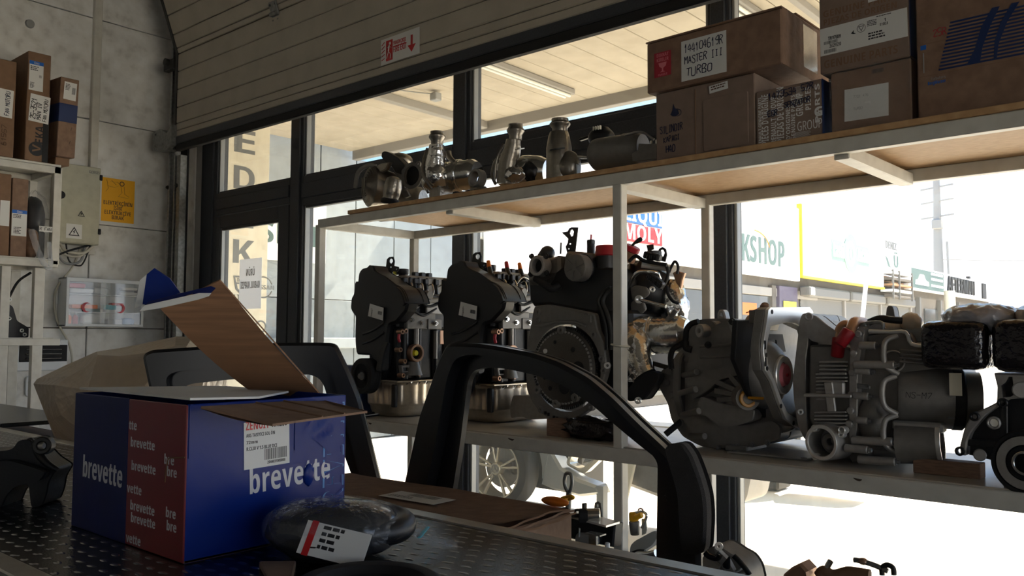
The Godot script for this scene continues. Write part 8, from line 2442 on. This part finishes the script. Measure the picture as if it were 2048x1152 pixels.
	st.prism(V2([-0.12,0.148,-0.085,0.148,-0.078,0.19,-0.055,0.25,-0.03,0.30,-0.05,0.30,-0.08,0.25,-0.098,0.19]), 0,0.0006)
	st.prism(V2([-0.05,0.148,-0.042,0.148,-0.036,0.19,-0.012,0.25,0.02,0.30,0.0,0.30,-0.03,0.25,-0.046,0.2]), 0,0.0006)
	part(k6, "slanted_stripes", st, "navy_print").set_meta("kind", "stuff")
	part(k6, "blue_square", MB.new().box(Vector3(-hw + 0.02,0.226,0.2105), Vector3(0.016,0.014,0.0008)), "sign_blue")
	part(k6, "thin_bar", MB.new().box(Vector3(-hw + 0.02,0.178,0.2105), Vector3(0.003,0.062,0.0008)), "gray_plastic")
	letters(k6, "BorgWarner", fr(-hw + 0.03,0.112,0.42), 0.010, "sign_blue", 0.05, true, 0.0004)
	letters(k6, "TurboParts", fr(-hw + 0.04,0.124,0.42), 0.008, "gray_plastic", 0.04, false, 0.0004)
	handwriting(k6, "25R", fr(-hw + 0.05,0.262,0.42,0.08), 0.022,0.013,0.002, "red_plastic", 51)
	for y in [0.136,0.236]:
		part(k6, "crease", MB.new().box(Vector3(0, y, 0.2102), Vector3(0.518,0.0016,0.0008)), "carton_dark")

# ---------------------------------------------------------------- below and beyond the shelf
func low_things() -> void:
	# rear subframe with bushes and a yellow capped hose, on a rack of its own under the shelf
	var o := thing("front_subframe", "black pressed steel subframe with white flanges and bushes beyond the long carton", "subframe", Vector3(-2.1,0.42,-2.72))
	var off := Vector3(2.1,-0.42,2.72)
	var b := MB.new()
	b.xf = Transform3D(Basis(), Vector3(2.1,-0.42,0))
	b.prism(V2([-2.013,0.712,-1.776,0.708,-1.786,0.624,-2.013,0.626]), 0.0,0.06,0.006)
	part(o, "box_beam", b, "primer_black")
	b = MB.new()
	slab(b, [Vector3(-2.037,0.731,-2.64),Vector3(-1.945,0.73,-2.64),Vector3(-1.772,0.717,-2.64),Vector3(-1.772,0.71,-2.64),Vector3(-1.945,0.722,-2.64),Vector3(-2.037,0.721,-2.64)], off, 0.09)
	part(o, "white_flange", b, "machined")
	for k in [Vector3(-1.993,0.727,-2.64), Vector3(-1.931,0.73,-2.64)]:
		part(o, "wire_loop", MB.new().tube([k + off + Vector3(-0.012,-0.01,0), k + off + Vector3(-0.012,0.012,0), k + off + Vector3(0.012,0.014,0), k + off + Vector3(0.014,-0.012,0)], 0.005,7,4), "rubber")
	var bs := Vector3(-1.859,0.736,-2.62) + off
	part(o, "bush_sleeve", MB.new().cyl(bs + Vector3(-0.03,0,0.02), bs + Vector3(0.03,0.004,-0.02), 0.026,-1,24,0.003), "bright_steel")
	part(o, "bush_rubber", MB.new().cyl(bs + Vector3(-0.036,0,0.024), bs + Vector3(-0.005,0,0.004), 0.027,-1,24,0.003), "rubber")
	part(o, "bush_bolt", MB.new().cyl(bs + Vector3(-0.06,0,0.04), bs + Vector3(-0.03,0,0.02), 0.008), "dark_steel")
	part(o, "post_plate", MB.new().box(Vector3(-1.901,0.745,-2.64) + off, Vector3(0.012,0.06,0.02), 0.002), "primer_black")
	b = MB.new()
	b.xf = Transform3D(Basis(), Vector3(2.1,-0.42,0))
	b.prism(V2([-1.915,0.692,-1.906,0.765,-1.892,0.772,-1.878,0.766,-1.871,0.718,-1.855,0.693]), 0.0,0.006,0.001, [V2([-1.896,0.76,-1.887,0.761,-1.887,0.752,-1.896,0.75])])
	part(o, "bracket", b, "cast_dark")
	b = MB.new()
	b.xf = Transform3D(Basis(), Vector3(2.1,-0.42,0))
	b.prism(MB.rounded(V2([-1.949,0.64,-1.939,0.657,-1.858,0.664,-1.847,0.653,-1.847,0.625,-1.893,0.612,-1.916,0.586,-1.949,0.577]), 0.01,2), 0.0,0.08,0.006)
	part(o, "mount_casting", b, "gray_plastic")
	part(o, "casting_stud", MB.new().cyl(Vector3(-1.868,0.667,-2.56) + off, Vector3(-1.866,0.7,-2.56) + off, 0.004), "bright_steel")
	b = MB.new()
	slab(b, [Vector3(-1.842,0.686,-2.58),Vector3(-1.775,0.687,-2.58),Vector3(-1.775,0.682,-2.58),Vector3(-1.842,0.681,-2.58)], off, 0.04)
	b.box(Vector3(-1.819,0.664,-2.58) + off, Vector3(0.035,0.05,0.012), 0.002)
	part(o, "tee_bracket", b, "galvanized")
	part(o, "yellow_tag", MB.new().box(Vector3(-1.805,0.638,-2.56) + off, Vector3(0.03,0.025,0.004), 0.001), "yellow_plastic")
	part(o, "white_pin", MB.new().cyl(Vector3(-1.737,0.636,-2.55) + off, Vector3(-1.735,0.67,-2.55) + off, 0.009,-1,12,0.002), "white_plastic")
	part(o, "lower_beam", MB.new().box(Vector3(-1.861,0.573,-2.62) + off, Vector3(0.24,0.08,0.10), 0.01), "iron_black")
	part(o, "stand", MB.new().box(Vector3(0,-0.21,0.0), Vector3(0.3,0.42,0.12), 0.01), "roof_gray")
	# upright strut with an eye, and yellow capped hose
	var s := thing("eye_strut", "pale upright strut with a looped eye standing behind the subframe", "strut", Vector3(-2.25,0,-2.95))
	var so := Vector3(2.25,0,2.95)
	part(s, "rod", MB.new().cyl(Vector3(0,0,0), Vector3(-2.206,0.736,-2.95) + so, 0.013,-1,12), "galvanized")
	part(s, "eye", MB.new().tube([Vector3(-2.208,0.736,-2.95) + so, Vector3(-2.23,0.769,-2.95) + so, Vector3(-2.225,0.808,-2.95) + so, Vector3(-2.211,0.818,-2.95) + so, Vector3(-2.195,0.812,-2.95) + so, Vector3(-2.19,0.774,-2.95) + so], 0.008,9,6, true), "galvanized")
	var y := thing("yellow_capped_hose", "grey hose end with a bright yellow cap beside the carton corner", "hose", Vector3(-2.15,0.0,-2.6))
	var yo := Vector3(2.15,0,2.6)
	part(y, "hose", MB.new().tube([Vector3(-2.04,0.622,-2.6) + yo, Vector3(-2.026,0.748,-2.6) + yo, Vector3(-1.992,0.773,-2.6) + yo, Vector3(-1.963,0.788,-2.6) + yo], 0.008,8,5), "gray_plastic")
	part(y, "cap", MB.new().cyl(Vector3(-1.977,0.781,-2.6) + yo, Vector3(-1.951,0.791,-2.6) + yo, 0.014,-1,16,0.003), "yellow_plastic")
	part(y, "cap_strap", MB.new().tube([Vector3(-1.963,0.794,-2.6) + yo, Vector3(-1.924,0.807,-2.58) + yo, Vector3(-1.908,0.803,-2.58) + yo, Vector3(-1.944,0.789,-2.6) + yo], 0.006,7,5), "yellow_plastic")
	part(y, "stand", MB.new().cyl(Vector3(Vector3(-2.04,0.622,-2.6).x + 2.15,0.0,0), Vector3(-2.04,0.622,-2.6) + yo, 0.02,0.01,10), "gray_plastic")
	single("orange_grip", MB.new().ball(Vector3.ZERO, Vector3(0.05,0.014,0.02), 18), "orange_plastic", "orange plastic grip lying on the far corner of the long carton", "grip", Vector3(-1.545,0.918,-1.997))
	# pale engine cradle right of the post
	var c := thing("engine_cradle", "pale grey engine cradle with yellow capped fitting right of the shelf post", "subframe", Vector3(-1.75,0.3,-2.9))
	var co := Vector3(1.75,-0.3,2.9)
	b = MB.new()
	b.xf = Transform3D(Basis(), Vector3(1.75,-0.3,0))
	b.prism(MB.rounded(V2([-1.838,0.587,-1.815,0.61,-1.797,0.62,-1.747,0.651,-1.725,0.662,-1.716,0.639,-1.743,0.602,-1.799,0.563,-1.829,0.534,-1.843,0.542]), 0.01,2), -0.03,0.04,0.008, [V2([-1.783,0.613,-1.776,0.618,-1.774,0.61,-1.781,0.607])])
	part(c, "cradle", b, "gray_plastic")
	part(c, "yellow_fitting", MB.new().cyl(Vector3(-1.846,0.674,-2.9) + co, Vector3(-1.851,0.709,-2.9) + co, 0.02,0.017,18,0.004), "yellow_plastic")
	part(c, "yellow_fitting", MB.new().cyl(Vector3(-1.829,0.692,-2.88) + co, Vector3(-1.797,0.708,-2.88) + co, 0.011,-1,14,0.002), "yellow_plastic")
	part(c, "fitting_body", MB.new().cyl(Vector3(-1.846,0.674,-2.9) + co, Vector3(-1.842,0.62,-2.9) + co, 0.022,0.018,16,0.003), "cast_dark")
	part(c, "steel_hook", MB.new().tube([Vector3(-1.842,0.706,-2.9) + co, Vector3(-1.809,0.715,-2.9) + co, Vector3(-1.789,0.706,-2.9) + co, Vector3(-1.796,0.681,-2.9) + co, Vector3(-1.81,0.652,-2.9) + co], 0.006,8,6), "bright_steel")
	part(c, "steel_ring", MB.new().ring(Vector3(-1.826,0.713,-2.92) + co, Vector3(0.1,0,1), 0.008,0.013,0.006,18), "copper")
	b = MB.new()
	b.xf = Transform3D(Basis(), Vector3(1.75,-0.3,0))
	b.prism(V2([-1.811,0.624,-1.813,0.686,-1.792,0.693,-1.788,0.651,-1.797,0.63]), -0.01,0.0,0.002)
	part(c, "white_plate", b, "machined")
	part(c, "silver_pipe", MB.new().tube([Vector3(-1.788,0.559,-2.8) + co, Vector3(-1.761,0.575,-2.8) + co, Vector3(-1.721,0.581,-2.8) + co, Vector3(-1.686,0.594,-2.8) + co], 0.014,12,5), "bright_steel")
	part(c, "black_pipe", MB.new().tube([Vector3(-1.81,0.563,-2.82) + co, Vector3(-1.778,0.579,-2.82) + co, Vector3(-1.747,0.584,-2.82) + co], 0.010,10,5), "rubber")
	part(c, "stand", MB.new().box(Vector3(0,-0.15,0.0), Vector3(0.2,0.3,0.2), 0.01), "roof_gray")
	# finned black and silver part at the counter's right end
	var h := thing("lamp_module", "black and silver finned lamp housing standing behind the counter end", "lamp housing", Vector3(-0.92,0.0,-1.95))
	var ho := Vector3(0.92,0,1.95)
	b = MB.new()
	b.xf = Transform3D(Basis(), Vector3(0.92,0,0))
	b.prism(MB.rounded(V2([-1.041,0.782,-1.037,0.857,-1.03,0.87,-1.012,0.883,-0.997,0.882,-0.963,0.867,-0.942,0.861,-0.924,0.84,-0.914,0.8]), 0.01,2), -0.10,0.0,0.012)
	part(h, "housing", b, "cast_dark")
	b = MB.new()
	slab(b, [Vector3(-1.031,0.855,-1.94),Vector3(-1.009,0.854,-1.94),Vector3(-0.987,0.841,-1.94),Vector3(-0.993,0.827,-1.94),Vector3(-1.02,0.801,-1.94),Vector3(-1.031,0.823,-1.94)], ho, 0.012)
	part(h, "silver_face", b, "alu_trim")
	b = MB.new()
	slab(b, [Vector3(-0.995,0.885,-1.93),Vector3(-0.982,0.882,-1.93),Vector3(-0.958,0.864,-1.93),Vector3(-0.943,0.841,-1.93),Vector3(-0.953,0.827,-1.93),Vector3(-0.974,0.845,-1.93),Vector3(-0.987,0.867,-1.93)], ho, 0.016)
	part(h, "silver_arm", b, "gray_plastic")
	part(h, "black_clip", MB.new().tube([Vector3(-1.016,0.873,-1.92) + ho, Vector3(-1.006,0.865,-1.92) + ho, Vector3(-0.985,0.864,-1.92) + ho, Vector3(-0.977,0.875,-1.92) + ho], 0.008,8,4), "black_gloss")
	part(h, "lug", MB.new().ring(Vector3(-0.984,0.891,-1.93) + ho, Vector3(0.4,0.2,1), 0.004,0.010,0.012,14), "machined")
	part(h, "cone", MB.new().cyl(Vector3(-0.955,0.852,-1.91) + ho, Vector3(-0.942,0.878,-1.9) + ho, 0.010,0.002,10), "black_gloss")
	for i in 6:
		part(h, "fin", MB.new().bar(Vector3(-0.938,0.837,-1.92) + ho + Vector3(i * 0.007, i * -0.004,0), Vector3(-0.917,0.852,-1.92) + ho + Vector3(i * 0.004, i * -0.012,0), 0.0035,0.03, Vector3.BACK, 0.001), "gray_plastic")
	part(h, "edge_clips", MB.new().tube([Vector3(-0.94,0.877,-1.92) + ho, Vector3(-0.927,0.867,-1.92) + ho, Vector3(-0.912,0.853,-1.92) + ho, Vector3(-0.9,0.839,-1.92) + ho], 0.007,8,4), "black_plastic")
	part(h, "stand", MB.new().box(Vector3(0,0.3,-0.05), Vector3(0.12,0.62,0.08), 0.01), "roof_gray")
	# odd metal parts at the bottom edge right
	var p := thing("linkage_parts", "rusty linkage with bent rod and ring end at the lower picture edge", "linkage", Vector3(-0.75,0.0,-2.0))
	var po := Vector3(0.75,0,2.0)
	part(p, "base", MB.new().box(Vector3(0.0,0.3,0), Vector3(0.2,0.6,0.12), 0.02), "roof_gray")
	part(p, "rusty_plate", MB.new().tube([Vector3(-0.765,0.845,-2) + po, Vector3(-0.753,0.858,-2) + po, Vector3(-0.73,0.853,-2) + po, Vector3(-0.704,0.863,-2) + po, Vector3(-0.691,0.867,-2) + po, Vector3(-0.649,0.868,-2) + po], 0.013,9,5), "carton_dark")
	part(p, "bent_tab", MB.new().tube([Vector3(-0.751,0.854,-2) + po, Vector3(-0.744,0.871,-2) + po, Vector3(-0.737,0.884,-2) + po], 0.007,9,4), "bright_steel")
	part(p, "rod", MB.new().tube([Vector3(-0.677,0.901,-1.98) + po, Vector3(-0.661,0.901,-1.98) + po, Vector3(-0.633,0.897,-1.98) + po, Vector3(-0.604,0.889,-1.98) + po], 0.006,9,4), "galvanized")
	part(p, "rod_end", MB.new().ball(Vector3(-0.657,0.901,-1.98) + po, Vector3(0.011,0.008,0.01), 12), "copper")
	part(p, "ring_end", MB.new().tube([Vector3(-0.616,0.878,-1.98) + po, Vector3(-0.616,0.893,-1.98) + po, Vector3(-0.605,0.902,-1.98) + po, Vector3(-0.593,0.898,-1.98) + po, Vector3(-0.591,0.883,-1.98) + po], 0.006,8,6), "dark_steel")
	single("ochre_block", MB.new().prism(V2([-0.035,0.0,0.035,0.0,0.03,0.03,0.012,0.045,-0.01,0.032,-0.03,0.012]), -0.03,0.03,0.006), "copper", "small ochre angled block left of the rusty linkage at the lower edge", "block", Vector3(-0.809,0.829,-2))
	var pst := thing("parts_stand", "low grey stand at the lower edge carrying the ochre block", "stand", Vector3(Vector3(-0.809,0.829,-2).x, 0,-2.0))
	part(pst, "column", MB.new().box(Vector3(0, Vector3(-0.809,0.829,-2).y / 2,0), Vector3(0.1, Vector3(-0.809,0.829,-2).y - 0.002,0.1), 0.01), "roof_gray")

func alloy_wheel(p: Node3D, c: Vector3, dir: Vector3, r: float, spokes: int) -> void:
	var t := Transform3D(Basis(Vector3.UP.cross(dir.normalized()).normalized(), Vector3.UP, dir.normalized()), c)
	var b := MB.new()
	b.xf = t
	b.spin(Vector3(0,0,-0.18), Vector3.BACK, V2([r * 0.74,0,r * 0.9,0,r, 0.03,r * 1.01,0.09,r, 0.16,r * 0.94,0.19,r * 0.76,0.195,r * 0.735,0.185]), 48)
	part(p, "tyre", b, "tyre")
	b = MB.new()
	b.xf = t
	b.spin(Vector3(0,0,-0.18), Vector3.BACK, V2([r * 0.70,0.0,r * 0.70,0.17,r * 0.71,0.2,r * 0.745,0.2,r * 0.745,0.18]), 48)
	part(p, "rim", b, "alloy")
	for i in spokes:
		var a := TAU * i / spokes + 0.3
		for s in [-1.0,1.0]:
			b = MB.new()
			b.xf = t
			var d := Vector3(cos(a + s * 0.17), sin(a + s * 0.17), 0)
			var e := Vector3(cos(a + s * 0.10), sin(a + s * 0.10), 0)
			b.bar(e * r * 0.16 + Vector3(0,0,-0.02), d * r * 0.71 + Vector3(0,0,0.0), r * 0.055,0.03, Vector3.BACK, 0.004)
			part(p, "spoke", b, "alloy")
	b = MB.new()
	b.xf = t
	b.cyl(Vector3(0,0,-0.06), Vector3(0,0,0.004), r * 0.17, r * 0.15,28,0.004)
	part(p, "hub", b, "alloy")
	b = MB.new()
	b.xf = t
	b.ring(Vector3(0,0,0.004), Vector3.BACK, r * 0.085, r * 0.1,0.004,28)
	for i in 3:
		var a := TAU * i / 3 + PI / 2
		b.bar(Vector3(0,0,0.006), Vector3(cos(a) * r * 0.09, sin(a) * r * 0.09,0.006), r * 0.02,0.004, Vector3.BACK)
	part(p, "hub_emblem", b, "cast_dark").set_meta("kind", "stuff")
	b = MB.new()
	b.xf = t
	b.cyl(Vector3(0,0,-0.12), Vector3(0,0,-0.10), r * 0.5,-1,36)
	part(p, "brake_disc", b, "cast_alu")
	b = MB.new()
	b.xf = t
	b.box(Vector3(r * 0.4,0.02,-0.1), Vector3(r * 0.2, r * 0.4,0.07), 0.02)
	part(p, "caliper", b, "cast_dark")

func yard_cars() -> void:
	var c := thing("parked_car", "silver car front with five spoke wheel and removed bumper outside the lower pane", "car", Vector3(-4.62,0,-5.3))
	alloy_wheel(c, Vector3(-0.02,0.33,0.1), Vector3(0.1,0,1), 0.33,5)
	var b := MB.new()
	b.prism(V2([0.42,0.25,0.50,0.55,0.62,0.40,0.78,0.33,0.95,0.30,0.99,0.24,0.8,0.20,0.55,0.22]), -0.1,0.06,0.02)
	part(c, "bumper_corner", b, "car_silver")
	b = MB.new()
	b.prism(MB.rounded(V2([0.62,0.42,0.72,0.62,0.86,0.72,0.98,0.73,0.96,0.5,0.80,0.36]), 0.04), -0.08,0.02,0.02, [MB.rounded(V2([0.67,0.43,0.75,0.6,0.87,0.68,0.93,0.68,0.91,0.5,0.79,0.4]), 0.03)])
	part(c, "lamp_frame", b, "alloy")
	b = MB.new()
	b.prism(V2([0.78,0.44,0.9,0.68,0.93,0.66,0.9,0.48]), -0.06,0.0,0.01)
	part(c, "lamp_lens", b, "gray_plastic")
	b = MB.new()
	var arch := PackedVector2Array()
	for i in 15:
		var a := lerpf(-0.1, PI - 0.2, i / 14.0)
		arch.append(Vector2(-0.02 + cos(a) * 0.43,0.33 + sin(a) * 0.43))
	arch.append_array(V2([-0.42,0.78,0.2,0.86,0.5,0.8,0.56,0.55,0.46,0.3]))
	b.prism(arch, -0.12,0.02,0.02)
	part(c, "fender", b, "car_silver")
	part(c, "wheel_well", MB.new().box(Vector3(0.1,0.5,-0.4), Vector3(1.0,0.7,0.4), 0.05), "tyre")
	b = MB.new()
	b.prism(MB.rounded(V2([1.0,0.32,1.05,0.62,1.3,0.72,1.9,0.7,2.1,0.5,2.05,0.28,1.5,0.22]), 0.06), -0.5,-0.1,0.03)
	part(c, "engine_bay", b, "cast_dark")
	part(c, "cross_member", MB.new().box(Vector3(1.55,0.73,-0.25), Vector3(1.1,0.06,0.3), 0.02), "car_silver")
	part(c, "pale_bracket", MB.new().bar(Vector3(1.12,0.2,-0.05), Vector3(1.2,0.52,-0.06), 0.07,0.03, Vector3.BACK, 0.006), "cream_board")
	part(c, "blue_crate", MB.new().box(Vector3(1.02,0.7,0.0), Vector3(0.12,0.4,0.1), 0.01), "poly_sheet")
	part(c, "red_strap", MB.new().box(Vector3(1.18,0.82,0.02), Vector3(0.04,0.2,0.02), 0.004), "red_plastic")
	part(c, "axle_stand", MB.new().bar(Vector3(0.98,0.0,0.02), Vector3(0.98,0.3,0.02), 0.06,0.06), "gray_plastic")
	var w := thing("white_car", "white car corner with pale alloy wheel seen between catalyst and gearbox", "car", Vector3(-3.35,0,-7.6))
	alloy_wheel(w, Vector3(-0.05,0.5,0.12), Vector3(0.3,0,1), 0.36,5)
	b = MB.new()
	b.prism(MB.rounded(V2([0.2,0.25,0.34,0.5,0.8,0.36,0.9,0.2,0.5,0.16]), 0.04), -0.2,0.1,0.03)
	part(w, "bumper", b, "sign_white")
	part(w, "stand", MB.new().box(Vector3(-0.05,0.1,-0.1), Vector3(0.3,0.2,0.3), 0.02), "tyre")
